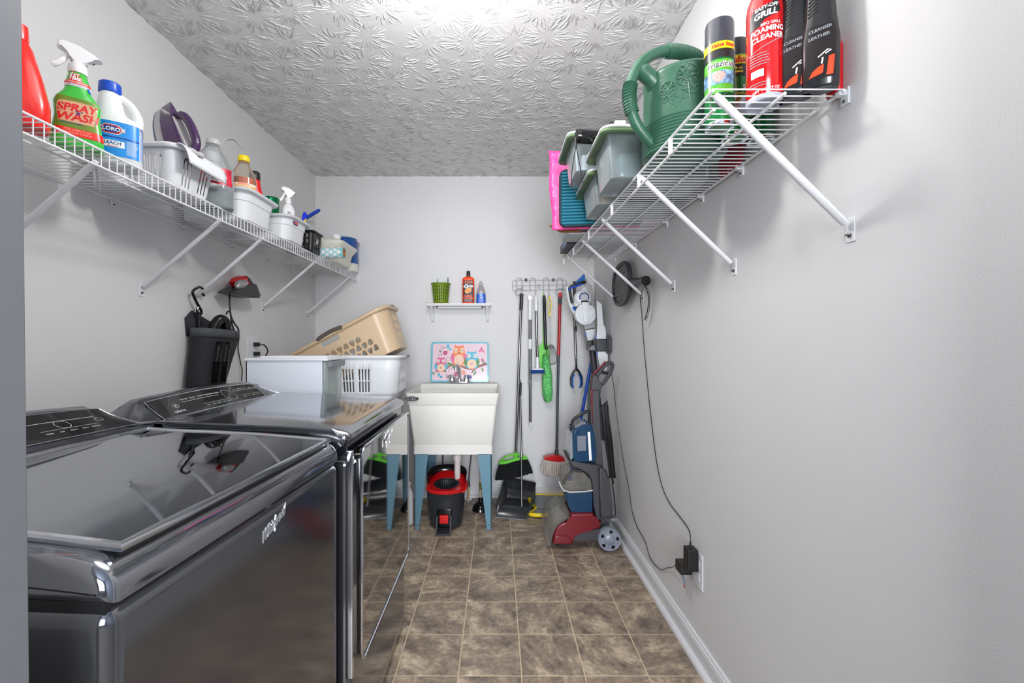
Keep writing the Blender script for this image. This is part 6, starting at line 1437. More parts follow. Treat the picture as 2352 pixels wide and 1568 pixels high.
# contents of the small bin
gc = thing('green_tin', 'metallic green cleanser tin in the smaller bin', 'tin', (-1.165, 2.325, ZB))
bottle(gc, [(0, 0.036, 0.036), (0.002, 0.038, 0.038), (0.140, 0.038, 0.038), (0.143, 0.040, 0.040), (0.146, 0.038, 0.038)], mat('tin_green', (8, 125, 78), 0.25, 0.6, var=0.05))
gj = thing('glass_cup', 'small clear cup behind the green tin', 'cup', (-1.255, 2.335, ZB))
part('glass', MB().lathe([(0.028, 0), (0.034, 0.16), (0.036, 0.172), (0.033, 0.172), (0.026, 0.004)], seg=24), clear('cup_clear', (215, 220, 222), 0.3, 0.05), gj)
ss = thing('sunscreen_bottle', 'white pump spray bottle marked 50 in the smaller bin', 'spray bottle', (-1.100, 2.375, ZB), math.radians(34))
prq = [(0, 0.030, 0.022, 2.6), (0.003, 0.033, 0.025, 2.6), (0.125, 0.033, 0.025, 2.6), (0.142, 0.024, 0.021, 2.3), (0.152, 0.014, 0.014)]
bottle(ss, prq, M['cap_white'])
s_ = Skin(prq, 0.1)
part('print', words(s_, [('50', 0, 0.112, 0.015, 0.03)]), M['blackprint'], ss, recalc=False)
mo = MB(); stroke(mo, lambda u, v, l: s_(u, v, l), [(-0.014, 0.094), (0.0, 0.093), (0.012, 0.089), (0.018, 0.080)], 0.005, 0.0005); part('purple_mark', mo, mat('violet', (60, 30, 120), 0.4), ss, recalc=False)
trigger(ss, 0.152, 0.92)
bb2 = thing('scrub_brush', 'royal blue bristle brush head standing in the smaller bin', 'brush', (-1.05, 2.44, ZB))
part('handle', MB().tube([(-0.03, 0.0, 0.0), (-0.01, 0, 0.08), (0.008, 0, 0.150)], [0.008, 0.009, 0.012], 10), M['yellow'], bb2)
part('head', MB().tube([(0.0, 0, 0.125), (0.012, 0, 0.160), (0.010, 0, 0.180)], [0.012, 0.018, 0.008], 12, flat=0.7), mat('royal_blue', (16, 40, 215), 0.6, var=0.2, vscale=150, bump=0.8, bscale=200), bb2)
ps = thing('paint_scraper', 'long-handled scraper with a blue grip leaning out of the smaller bin', 'scraper', (-1.06, 2.43, ZB+0.02))
part('blade', MB().tube([(-0.03, 0.015, 0.02), (-0.005, 0.02, 0.10), (0.012, 0.02, 0.125)], [0.010, 0.012, 0.016], 8, flat=0.35), M['black'], ps)
part('grip', MB().tube([(0.010, 0.02, 0.122), (0.030, 0.02, 0.136), (0.085, 0.022, 0.170), (0.098, 0.022, 0.178)], [0.010, 0.013, 0.013, 0.008], 10, flat=0.7), mat('grip_blue', (18, 60, 158), 0.35), ps, label='blue grip')
for o_, k_ in ((am, 1.38), (wb2, 1.44), (rd, 1.42), (gc, 1.5), (ss, 1.35), (gj, 1.4)): o_.scale = (1, 1, k_)
# black basket + bagged thing
kb = thing('small_basket', 'small black slotted basket holding a plastic bag behind the smaller bin', 'basket', (-1.125, 2.62, ZL+0.001))
a_, b_, H_ = 0.085, 0.070, 0.115
_, _, Lk = rr_perim(a_, b_, 0.02)
slk = []
for base, ln in ((0.0, Lk[0]), (sum(Lk[:2]), Lk[2]), (sum(Lk[:4]), Lk[4]), (sum(Lk[:6]), Lk[6])):
    for k in range(int(ln/0.026)):
        for v0 in (0.015, 0.050, 0.08): slk.append((base+0.008+k*0.026, base+0.020+k*0.026, v0, v0+0.020))
mbk, _ = basket_wall(a_, b_, 0.02, H_, 0.1, slk); part('wall', mbk, M['black'], kb, solid=0.0025)
T_, f_, _ = rr_perim(a_+0.004, b_+0.004, 0.024)
part('rim', MB().tube([(f_(T_*i/48)[0], f_(T_*i/48)[1], H_) for i in range(48)], 0.006, 8, closed=True), M['black'], kb)
part('bottom', MB().prism(rrect(a_*1.8, b_*1.8, 0.02), lambda u, v, t: (u, v, t), 0, 0.003), M['black'], kb)
pb = thing('plastic_bag', 'crumpled clear plastic bag with a yellow tag in the black basket', 'bag', (-1.10, 2.62, ZL+0.05))
mb = MB(); rings = []
for j_ in range(9):
    t = j_/8; rings.append([Vector(((0.060-0.025*t)*math.cos(2*PI*i/20)*(1+0.15*math.sin(5*i+j_)), (0.050-0.02*t)*math.sin(2*PI*i/20)*(1+0.15*math.cos(4*i+2*j_)), 0.13*t+0.004*math.sin(3*i))) for i in range(20)])
mb.loft(rings); part('bag', mb, clear('bag_clear', (225, 228, 228), 0.4, 0.2), pb, angle=15)
part('yellow_tag', MB().box((0.030, -0.045, 0.062), (0.048, -0.030, 0.078), 0.003), M['yellow'], pb)
# beige litter tray stack and coffee maker behind
bs_m = mat('ivory_plastic', (226, 224, 212), 0.4, var=0.015)
lt = thing('litter_tray', 'ivory plastic tray with a flared rim at the far end of the left shelf', 'tray', (-1.175, 3.035, ZL+0.001))
def lr(a, b, z, dx=0.0, r=0.03): return [Vector((x+dx, y, z)) for x, y in rrect(2*a, 2*b, r, 5)]
mb = MB(); mb.loft([lr(0.140, 0.13, 0), lr(0.145, 0.135, 0.004), lr(0.160, 0.150, 0.085), lr(0.178, 0.160, 0.108), lr(0.188, 0.166, 0.122), lr(0.190, 0.168, 0.133), lr(0.182, 0.160, 0.133), lr(0.155, 0.145, 0.085), lr(0.135, 0.125, 0.008)]); part('tub', mb, bs_m, lt)
mb = MB(); mb.loft([lr(0.188, 0.166, 0.1335), lr(0.190, 0.168, 0.138), lr(0.150, 0.145, 0.158, -0.02), lr(0.12, 0.12, 0.163, -0.04)]); part('cover', mb, bs_m, lt)
bb3 = thing('beige_tray', 'tan upturned tray lid lying on the ivory tray', 'tray lid', (-1.250, 3.05, ZL+0.165))
mb = MB(); mb.loft([lr(0.09, 0.10, 0.0), lr(0.088, 0.098, 0.028, -0.006), lr(0.080, 0.09, 0.034, -0.006)]); part('lid', mb, mat('tan_plastic', (196, 188, 164), 0.5), bb3)
cm = thing('coffee_maker', 'blue and ivory round appliance against the back wall at the shelf end', 'appliance', (-1.118, 3.322, ZL+0.001))
cm.scale = (0.86, 0.86, 0.98)
bottle(cm, [(0, 0.10, 0.10), (0.005, 0.108, 0.108), (0.05, 0.108, 0.108), (0.06, 0.112, 0.112)], bs_m, 'base')
bottle(cm, [(0.06, 0.110, 0.110), (0.07, 0.112, 0.112), (0.235, 0.104, 0.104), (0.25, 0.098, 0.098)], mat('cobalt_blue', (28, 78, 150), 0.2, coat=0.3), 'jacket', label='cobalt blue jacket')
bottle(cm, [(0.25, 0.099, 0.099), (0.256, 0.09, 0.09), (0.268, 0.05, 0.05), (0.272, 0.02, 0.02)], bs_m, 'lid')
part('handle', MB().tube(catmull([(0.10, -0.02, 0.19), (0.122, -0.02, 0.195), (0.124, -0.02, 0.215), (0.10, -0.02, 0.222)], 4), 0.004, 6), M['grey'], cm)
solo('paper_cup', MB().lathe([(0.020, 0.0), (0.030, 0.036), (0.026, 0.045), (0.002, 0.052)], seg=20), M['cap_white'], 'small white rounded cap resting on the ivory tray', 'cap', (-1.075, 3.02, ZL+0.160))
# gift wrap roll
gw = thing('shelf_liner_roll', 'roll of turquoise shelf liner with white diamonds lying across the left shelf', 'roll', (-1.07, 2.765, ZL+0.034))
def rl(u, v, l): return Vector((u, -(0.0315+l)*math.cos(v/0.0315+0.0), (0.0315+l)*math.sin(v/0.0315)))
part('paper', MB().lathe([(0.0315, -0.135), (0.0315, 0.135)], seg=28, axis='x', caps=(0, 0)), mat('turquoise_paper', (128, 196, 200), 0.55), gw, solid=0.001)
part('core', MB().lathe([(0.021, -0.134), (0.021, 0.136), (0.024, 0.136), (0.024, -0.134)], seg=24, axis='x', caps=(0, 0)), mat('cardboard', (175, 115, 75), 0.8), gw)
mo = MB()
for k in range(6):
    for r_ in range(-3, 4):
        u0 = -0.125+0.047*k+(0.0235 if r_ % 2 else 0); v0 = r_*0.0165
        if u0 > 0.125: continue
        blob(mo, rl, [(u0, v0+0.013), (u0+0.008, v0+0.007), (u0+0.016, v0), (u0+0.008, v0-0.007), (u0, v0-0.013), (u0-0.008, v0-0.007), (u0-0.016, v0), (u0-0.008, v0+0.007)], 0.0009, 2)
part('diamond_print', mo, M['whiteprint'], gw, recalc=False)

# ================================================================ things on the right shelf
ZR = HR+0.0062
def can(parent, r, H, cap_h, body, capm, basem=None, taper=True):
    part('body', MB().lathe([(r*0.86, 0.003), (r*0.97, 0.006), (r, 0.012), (r, H-cap_h-0.006), (r*0.985, H-cap_h)], seg=36), body, parent)
    part('base_ring', MB().lathe([(r*0.70, 0.006), (r*0.80, 0.0), (r*0.98, 0.0), (r*1.0, 0.006), (r*0.97, 0.011)], seg=36, caps=(1, 0)), basem or M['chrome'], parent)
    part('cap', MB().lathe([(r*0.985, H-cap_h), (r*0.985, H-0.008), (r*0.93, H-0.001), (r*0.88, H), (r*0.3, H-0.001)], seg=36), capm, parent)
cap_g = mat('cap_slate', (62, 64, 72), 0.25, var=0.03)
can_g = mat('can_green', (10, 120, 52), 0.2, 0.25, var=0.12, vscale=12, coat=0.4)
can_l = mat('can_lime', (98, 190, 60), 0.2, 0.2, var=0.2, vscale=14, coat=0.4)
i1 = thing('insecticide_can', 'tall green insect spray can with a yellow band at the right shelf corner', 'spray can', (0.556, 1.125, ZR), math.radians(-22))
can(i1, 0.034, 0.262, 0.070, can_g, cap_g)
pc1 = [(0, 0.034, 0.034), (0.262, 0.034, 0.034)]; s_ = Skin(pc1, 0.1)
lb = part('label', patch(s_, -0.060, 0.034, 0.075, 0.155), can_l, i1)
part('dark_band', patch(s_, -0.075, 0.072, 0.160, 0.191, 0.0001, 30), M['black'], lb)
part('yellow_band', patch(s_, -0.075, 0.038, 0.181, 0.199, 0.0006, 30), M['yellowprint'], lb)
part('print', words(s_, [('Value Size!', 0.006, 0.190, 0.0125, 0.04, 0.2)], 0.001), M['redprint'], lb, recalc=False)
part('print', words(s_, [('Triazicide', 0.002, 0.143, 0.0185, 0.09, 0.2)], 0.0006), M['whiteprint'], lb, recalc=False)
part('print', words(s_, [('Triazicide', 0.002, 0.143, 0.0185, 0.01, 0.2), ('INSECT', 0.004, 0.064, 0.020, 0.03), ('KILLER', 0.004, 0.044, 0.020, 0.03)], 0.0009), M['blackprint'], lb, recalc=False)
part('picture', patch(s_, -0.055, 0.034, 0.096, 0.128, 0.0005, 20), mat('garden_picture', (110, 150, 190), 0.35, var=0.8, vscale=90), lb)
mo = MB(); blob(mo, lambda u, v, l: s_(u, v, l), [(-0.016, 0.126), (0.006, 0.124), (0.010, 0.112), (-0.004, 0.099), (-0.018, 0.110)], 0.0009); part('insect_print', mo, mat('moth_tan', (190, 160, 150), 0.5, var=0.3, vscale=200), lb, recalc=False)
part('back_label', patch(s_, 0.040, 0.075, 0.012, 0.186, 0.0004, 12), mat('label_pale', (215, 205, 200), 0.4), lb)
part('small_print', rules(s_, 0.042, 0.072, 0.016, 0.172, 44, 0.0014, 0.0008), mat('print_mauve', (165, 130, 130), 0.4), lb, recalc=False)
part('small_print', rules(s_, 0.042, 0.066, 0.06, 0.150, 3, 0.003, 0.0011, jit=0), mat('print_maroon', (100, 20, 30), 0.4), lb, recalc=False)
part('green_heading', rules(s_, 0.042, 0.070, 0.175, 0.180, 1, 0.005, 0.0008, jit=0), can_g, lb, recalc=False)
i2 = thing('insecticide_can', 'green wasp spray can with a yellow Value band behind the red canister', 'spray can', (0.626, 1.185, ZR), math.radians(-24))
can(i2, 0.034, 0.252, 0.045, can_g, cap_g)
part('yellow_band', patch(s_, -0.070, 0.075, 0.180, 0.203, 0.0005, 30), M['yellowprint'], i2)
part('print', words(s_, [('Value', 0.004, 0.191, 0.023, 0.04, 0.2)], 0.001), M['redprint'], i2, recalc=False)
part('dark_band', patch(s_, -0.070, 0.075, 0.150, 0.179, 0.0003, 30), M['black'], i2)
part('print', words(s_, [('Kills on', 0.002, 0.170, 0.009, 0.04), ('Contact', 0.002, 0.161, 0.009, 0.04)], 0.0006), M['yellowprint'], i2, recalc=False)
part('picture', patch(s_, -0.070, 0.050, 0.050, 0.098, 0.0004, 24), mat('wasp_field', (190, 205, 225), 0.35, var=0.15, vscale=30), i2)
mo = MB(); W_ = lambda u, v, l: s_(u, v, l)
disc(mo, W_, -0.004, 0.082, 0.013, 0.008, 0.0007, 14, 0.8); disc(mo, W_, 0.006, 0.091, 0.006, 0.006, 0.0007, 10); disc(mo, W_, -0.013, 0.071, 0.008, 0.005, 0.0007, 12, 0.8)
for k in range(4): stroke(mo, W_, [(-0.006+k*0.005, 0.080), (-0.012+k*0.006, 0.068), (-0.018+k*0.007, 0.062)], 0.0012, 0.0007, 0)
part('wasp_print', mo, mat('wasp_brown', (130, 95, 30), 0.4, var=0.9, vscale=260), i2, recalc=False)
part('arc_band', patch(s_, -0.070, 0.060, 0.098, 0.103, 0.0006, 24, wave=lambda u: 0.004*math.cos(u*40)), mat('gold_arc', (190, 150, 70), 0.35), i2)
part('print', words(s_, [('Spray', 0.035, 0.120, 0.018, 0.05, 0.2)], 0.0006), M['whiteprint'], i2, recalc=False)
i3 = thing('insecticide_can', 'plain dark green spray can against the right wall behind the wasp spray', 'spray can', (0.700, 1.195, ZR), math.radians(-30))
can(i3, 0.034, 0.225, 0.035, mat('can_forest', (6, 92, 50), 0.2, 0.25, coat=0.4), M['cap_white'])
part('label', patch(s_, -0.040, 0.030, 0.060, 0.085, 0.0004), mat('label_mint', (200, 225, 215), 0.4), i3)
i4 = thing('grill_cleaner_can', 'red foaming grill cleaner can with white lettering on the right shelf', 'spray can', (0.603, 1.015, ZR), math.radians(-26))
redc = mat('can_red', (208, 12, 20), 0.16, 0.2, var=0.03, coat=0.5)
prr = [(0.0, 0.0365, 0.0365), (0.012, 0.037, 0.037), (0.205, 0.037, 0.037), (0.225, 0.0345, 0.0345), (0.240, 0.029, 0.029), (0.248, 0.024, 0.024)]
bottle(i4, [(0.008, 0.035, 0.035)]+prr[1:], redc, n=36)
part('base_ring', MB().lathe([(0.026, 0.006), (0.031, 0.0), (0.0365, 0.0), (0.0378, 0.006), (0.0372, 0.012)], seg=36, caps=(1, 0)), mat('base_grey', (178, 184, 196), 0.4), i4)
part('collar', MB().lathe([(0.0245, 0.246), (0.0255, 0.250), (0.024, 0.254)], seg=28), M['cap_white'], i4)
part('cap', MB().lathe([(0.0225, 0.253), (0.0225, 0.285), (0.019, 0.292), (0.004, 0.293)], seg=28), M['blackgloss'], i4)
s_ = Skin(prr, 0.1)
mo = MB(); W_ = lambda u, v, l: s_(u, v, l); blob(mo, W_, [(-0.036, 0.156), (-0.030, 0.196), (0.010, 0.206), (0.014, 0.212), (0.028, 0.214), (0.030, 0.190), (0.018, 0.182), (-0.004, 0.172), (-0.012, 0.160)], 0.0004, 0); l4 = part('emblem', mo, M['blackprint'], i4, recalc=False)
part('print', words(s_, [('EASY-OFF', 0.001, 0.199, 0.0105, 0.03, 0.1, 0.15), ('GRILL', -0.001, 0.184, 0.0175, 0.04, 0.1, 0.18)], 0.0008), M['whiteprint'], l4, recalc=False)
part('print', words(s_, [('BBQ GRILL', 0.010, 0.163, 0.0085, 0.02, 0, 0.12), ('FOAMING', 0.004, 0.150, 0.0155, 0.03, 0, 0.12), ('CLEANER', 0.004, 0.134, 0.0155, 0.03, 0, 0.12), ('NET WT 19 OZ', 0.000, 0.020, 0.008, 0.02, 0.2, 0.12)], 0.0006), M['whiteprint'], i4, recalc=False)
mo = MB(); stroke(mo, W_, [(-0.040, 0.104), (-0.020, 0.108), (0.010, 0.120), (0.036, 0.134)], 0.0014, 0.0006); rules(s_, -0.034, 0.008, 0.076, 0.100, 5, 0.0016, 0.0006, mo); rules(s_, -0.034, 0.006, 0.030, 0.036, 2, 0.0014, 0.0006, mo); part('small_print', mo, M['greyprint'], i4, recalc=False)
part('label', patch(s_, -0.030, -0.004, 0.050, 0.066, 0.0005, 8), M['whiteprint'], i4)
part('scent_panel', patch(s_, 0.006, 0.030, 0.222, 0.240, 0.0004, 8), mat('deep_red', (160, 8, 16), 0.3), i4)
part('side_panel', patch(s_, 0.046, 0.062, 0.020, 0.200, 0.0004, 8), mat('deep_red2', (165, 10, 18), 0.3), i4)
# two black automotive bottles
def black_bottle(label, x, y, rz):
    t = thing('cleaner_bottle', label, 'spray bottle', (x, y, ZR), rz, None)
    pr2 = [(0, 0.030, 0.019, 3), (0.004, 0.033, 0.022, 3), (0.05, 0.034, 0.023, 3), (0.10, 0.035, 0.023, 3), (0.150, 0.029, 0.022, 2.8), (0.185, 0.027, 0.020, 2.6), (0.215, 0.026, 0.020, 2.4), (0.240, 0.019, 0.017, 2.2), (0.247, 0.015, 0.015, 2)]
    bottle(t, pr2, mat('bottle_black', (26, 28, 32), 0.22, var=0.1, coat=0.3), n=32)
    s3 = Skin(pr2, 0.08)
    l_ = part('label', patch(s3, -0.026, 0.028, 0.016, 0.128), mat('label_black', (24, 14, 18), 0.25), t)
    mo = MB(); W3 = lambda u, v, l: s3(u, v, l)
    blob(mo, W3, [(-0.020, 0.020), (0.004, 0.026), (0.006, 0.044), (-0.004, 0.040), (-0.014, 0.032)], 0.0005, 0); blob(mo, W3, [(0.010, 0.020), (0.022, 0.020), (0.024, 0.060), (0.014, 0.058)], 0.0005, 0)
    part('emblem', mo, mat('flame_orange', (255, 70, 15), 0.4), l_, recalc=False)
    part('print', words(s3, [('CLEANSER', 0.000, 0.122-0.004, 0.0088, 0.03, 0, 0.12), ('LEATHER', -0.002, 0.103, 0.0088, 0.03, 0, 0.12)], 0.0006), M['greyprint'], l_, recalc=False)
    mo = MB(); stroke(mo, W3, [(-0.004, 0.060), (0.012, 0.072), (0.018, 0.070), (0.008, 0.064)], 0.0025, 0.0006, 0); stroke(mo, W3, [(0.002, 0.045), (0.004, 0.058)], 0.003, 0.0006, 0); part('print', mo, M['whiteprint'], l_, recalc=False)
    for k in range(8):
        part('groove', MB().tube([s3(-0.026+0.0*k, 0.150+k*0.008, 0.0006), s3(-0.006, 0.160+k*0.008, 0.0008)], 0.0011, 5), M['black'], t)
    part('collar', MB().lathe([(0.0185, 0.246), (0.0195, 0.250), (0.018, 0.270), (0.012, 0.274)], seg=20), M['black'], t)
    hd = MB(); hd.prism([(-0.045, 0.296), (-0.030, 0.308), (0.0, 0.318), (0.034, 0.318), (0.036, 0.302), (0.014, 0.300), (0.010, 0.272), (-0.013, 0.272), (-0.022, 0.294)], lambda u, v, tt: (-u, tt, v), -0.011, 0.011, 0.004)
    part('sprayer_head', hd, M['black'], t)
    part('trigger', MB().tube(catmull([(-0.015, 0, 0.300), (-0.024, 0, 0.280), (-0.030, 0, 0.255), (-0.026, 0, 0.232)], 4), 0.0055, 8), M['black'], t)
    return t
black_bottle('black spray bottle with orange flame label standing beside the red canister', 0.655, 0.990, math.radians(-34))
black_bottle('black spray bottle with orange flame label nearest the right wall', 0.685, 0.955, math.radians(-34))
rdb = thing('red_bottle', 'slim red bottle mostly hidden between the black bottles and the right wall', 'bottle', (0.7285, 0.972, ZR))
bottle(rdb, [(0, 0.0115, 0.018), (0.003, 0.012, 0.019), (0.10, 0.012, 0.019), (0.12, 0.008, 0.010)], M['red'])
# watering can
wg = mat('can_green_matte', (48, 92, 72), 0.38, var=0.05, bump=0.25, bscale=90)
wc = thing('watering_can', 'dark green watering can with embossed roses and ribbed handle on the right shelf', 'watering can', (0.545, 1.315, ZR))
mb = MB(); prc = [(0.0, 0.100)]
z = 0.004
while z < 0.082: prc += [(z, 0.107+z*0.02), (z+0.003, 0.1095+z*0.02), (z+0.006, 0.107+z*0.02)]; z += 0.0085
prc += [(0.090, 0.109), (0.20, 0.105), (0.205, 0.107), (0.212, 0.107), (0.216, 0.104), (0.222, 0.098), (0.224, 0.04)]
mb.lathe([(r, zz) for zz, r in prc], seg=56); part('body', mb, wg, wc, angle=30)
def wpt(u, z, x0=0): return Vector((u, x0, z))
# handle plane goes towards the aisle and a little towards the camera
ca, sa = math.cos(math.radians(196)), math.sin(math.radians(196))
def hpnt(r, z): return Vector((r*ca, r*sa, z))
hpth = [(-0.085, 0.222), (-0.080, 0.262), (-0.045, 0.292), (0.02, 0.298), (0.085, 0.282), (0.135, 0.246), (0.162, 0.200), (0.172, 0.150), (0.160, 0.100), (0.135, 0.062), (0.085, 0.018)]
full = catmull([hpnt(r, z) for r, z in hpth], 6)
part('handle', MB().tube(full, 0.0145, 12), wg, wc)
part('handle_web', MB().tube(catmull([hpnt(0.060, 0.170), hpnt(0.105, 0.208), hpnt(0.142, 0.232)], 4), [0.026]*4+[0.022]*4+[0.013], 12), wg, wc)
for a, b in ((9, 24), (38, 50)):
    rp, rr_2 = ribbed([full[i] for i in range(a, b, 3)], 0.0175, 0.0068, 0.0022)
    part('ribbed_grip', MB().tube(rp, rr_2, 14), wg, wc, angle=80)
part('spout', MB().tube(catmull([(0.06, 0.06, 0.03), (0.10, 0.09, 0.06), (0.13, 0.13, 0.14), (0.14, 0.16, 0.22)], 5), [0.026]*6+[0.018]*10, 12), wg, wc)
# embossed roses
def wb_(u, z, l): a = math.radians(-118)+u/0.107; return Vector(((0.1072+l)*math.cos(a), (0.1072+l)*math.sin(a), z))
em_ = MB()
def petal(u, z, r, an, w_=0.5):
    pts = []
    for i in range(14):
        t = 2*PI*i/14; x = r*(1+math.cos(t))/1.0*0.5; y = r*w_*math.sin(t)*(0.6+0.4*math.cos(t)); pts.append((u+x*math.cos(an)-y*math.sin(an), z+x*math.sin(an)+y*math.cos(an)))
    em_.tube([wb_(a, b, 0.0006) for a, b in pts], 0.0013, 5, closed=True)
for (u, z, s) in ((-0.030, 0.150, 0.9), (0.018, 0.178, 1.15)):
    for k in range(6): petal(u, z, 0.024*s, 0.6+k*1.05, 0.9)
    for k in range(3): petal(u, z, 0.012*s, 0.2+k*2.1, 0.9)
for pts in ([(-0.026, 0.136), (-0.018, 0.118), (-0.008, 0.098)], [(0.022, 0.158), (0.024, 0.135), (0.026, 0.112)]): em_.tube(catmull([wb_(a, b, 0.0008) for a, b in pts], 4), 0.0018, 6)
for (u, z, an) in ((-0.022, 0.126, 2.9), (-0.015, 0.112, 0.7), (-0.012, 0.104, 3.0), (0.023, 0.142, 2.6), (0.025, 0.130, 0.5), (0.025, 0.122, 2.8), (0.026, 0.15, 0.4)): petal(u, z, 0.018, an, 0.8)
part('embossed_rose', em_, wg, wc)
wc.scale = (1.05, 1.05, 1.05)
# clear lidded boxes
sage = clear('sage_lid', (112, 138, 100), 0.55, 0.3); bxm = clear('box_clear', (226, 234, 238), 0.10, 0.1)
def clear_box(label, x0, x1, y0, y1, z0, H, lid=0.040):
    t = thing('storage_box', label, 'storage box', ((x0+x1)/2, (y0+y1)/2, z0))
    a, b = (x1-x0)/2, (y1-y0)/2
    def rg(da, z): return [Vector((x, y, z)) for x, y in rrect(2*(a+da), 2*(b+da), 0.028, 6)]
    mb = MB(); mb.loft([rg(-0.006, 0.0), rg(-0.001, 0.003), rg(0.004, H*0.5), rg(0.012, H), rg(0.009, H), rg(0.001, H*0.5), rg(-0.004, 0.006)], caps=(1, 1)); part('tub', mb, bxm, t, angle=50)
    mb = MB(); mb.loft([rg(0.014, H-0.010), rg(lid*0.9, H-0.016), rg(lid, H-0.012), rg(lid-0.008, H+0.006), rg(lid-0.02, H+0.010), rg(0.0, H+0.008)], caps=(0, 1)); part('lid', mb, sage, t, label='sage green lid with white edge', angle=40)
    T3 = [Vector((x, y, H+0.004)) for x, y in rrect(2*(a+lid-0.006), 2*(b+lid-0.006), 0.03, 6)]
    part('lid_edge', MB().tube(T3, 0.0045, 6, closed=True), M['cap_white'], t)
    return t
bA = clear_box('clear storage box with sage lid just behind the watering can on the right shelf', 0.370, 0.700, 1.455, 1.655, ZR, 0.148)
bC = clear_box('clear storage box with sage lid at the bottom of the stack of two', 0.385, 0.700, 1.735, 1.965, ZR, 0.118)
bB = clear_box('clear storage box with sage lid on top of the stack of two, packed with papers', 0.305, 0.640, 1.735, 1.935, ZR+0.1295, 0.130)
def filler(nm, label, cat, a, b, m, bev=0.008, extra=None):
    t = thing(nm, label, cat, ((a[0]+b[0])/2, (a[1]+b[1])/2, a[2])); part('body', MB(world=True).box(a, b, bev), m, t); return t
solo('plastic_packet', MB(world=True).box((0.40, 1.485, ZR+0.010), (0.66, 1.625, ZR+0.100), 0.02), mat('green_packet', (110, 140, 132), 0.25, var=0.35, vscale=12, coat=0.5), 'grey green plastic packet inside the box behind the watering can', 'packet', (0.53, 1.55, ZR+0.010))
solo('brown_carton', MB(world=True).box((0.412, 1.765, ZR+0.010), (0.66, 1.935, ZR+0.085), 0.006), mat('carton_brown', (190, 150, 115), 0.7, var=0.1), 'brown carton inside the bottom box of the stack', 'carton', (0.53, 1.85, ZR+0.010))
pp = mat('paper_white', (236, 238, 240), 0.6, var=0.03)
pk_ = thing('paper_stack', 'white printed packets inside the upper clear box', 'papers', (0.47, 1.83, ZR+0.1385))
part('packet', MB(world=True).box((0.335, 1.765, ZR+0.1385), (0.61, 1.90, ZR+0.205), 0.004), pp, pk_)
part('packet', MB(world=True).box((0.40, 1.763, ZR+0.206), (0.61, 1.90, ZR+0.245), 0.004), mat('paper_blue', (190, 215, 230), 0.6, var=0.12), pk_)
pr5 = MB(world=True)
for k in range(12):
    x = 0.36+rnd.random()*0.2; z_ = ZR+0.145+0.005*k; pr5.box((x, 1.7642, z_), (x+0.02+rnd.random()*0.03, 1.7646, z_+0.0015))
part('small_print', pr5, M['greyprint'], pk_)
nw = thing('red_card', 'red printed card standing against the right wall behind the watering can', 'card', (0.72, 1.40, ZR))
news = mat('newsprint', (176, 170, 164), 0.8, var=0.35, vscale=45, stretch=(1, 3, 1))
part('sheet', MB(world=True).box((0.715, 1.33, ZR), (0.728, 1.45, ZR+0.11), 0.001), mat('red_card', (160, 30, 40), 0.6, var=0.4, vscale=9), nw)
# contents resting on the shelf floor inside boxes show print downward
solo('magazine', MB(world=True).box((0.40, 1.470, ZR+0.0068), (0.67, 1.640, ZR+0.0095), 0.0), news, 'printed magazine lying flat in the box behind the watering can', 'magazine', (0.53, 1.55, ZR+0.0068))
solo('magazine', MB(world=True).box((0.41, 1.750, ZR+0.0068), (0.68, 1.950, ZR+0.0095), 0.0), mat('newsprint_b', (165, 168, 170), 0.8, var=0.4, vscale=60), 'printed magazine lying flat in the bottom box of the stack', 'magazine', (0.53, 1.85, ZR+0.0068))
# folding umbrella on the stack
um = thing('umbrella', 'black folding umbrella with a hanging wrist loop lying across the clear boxes', 'umbrella', (0.36, 1.58, ZR+0.16))
za = ZR+0.1595+0.0245
part('canopy', MB(world=True).cyl((0.285, 1.565, za), (0.520, 1.605, za), 0.0240, 0.0228, seg=24), M['blackgloss'], um)
part('end_cap', MB(world=True).tube([(0.287, 1.5653, za), (0.276, 1.5635, za)], [0.0245, 0.0225], 24), M['blackgloss'], um)
lp0 = Vector((0.274, 1.562, za-0.026))
part('strap_clip', MB(world=True).cyl(lp0+Vector((0, 0, 0.02)), lp0+Vector((0, 0, -0.018)), 0.0038), M['black'], um)
part('wrist_loop', MB(world=True).tube(catmull([lp0+Vector((0, 0, -0.016)), lp0+Vector((-0.010, -0.003, -0.07)), lp0+Vector((-0.016, -0.003, -0.13)), lp0+Vector((-0.008, -0.003, -0.162)), lp0+Vector((0.012, -0.003, -0.165)), lp0+Vector((0.024, -0.003, -0.145)), lp0+Vector((0.016, -0.003, -0.09)), lp0+Vector((0.002, -0.002, -0.017))], 5), 0.0016, 6), M['black'], um)
wc2 = thing('cable_box', 'small white box with a looped black cable on top of the clear boxes', 'box', (0.40, 1.49, ZR+0.1585))
part('box', MB(world=True).box((0.382, 1.455, ZR+0.1592), (0.418, 1.525, ZR+0.186), 0.003), M['cap_white'], wc2)
part('cable', MB(world=True).tube(catmull([(0.384, 1.47, ZR+0.183), (0.370, 1.465, ZR+0.184), (0.364, 1.465, ZR+0.170), (0.370, 1.465, ZR+0.161)], 4), 0.0015, 6), M['black'], wc2)
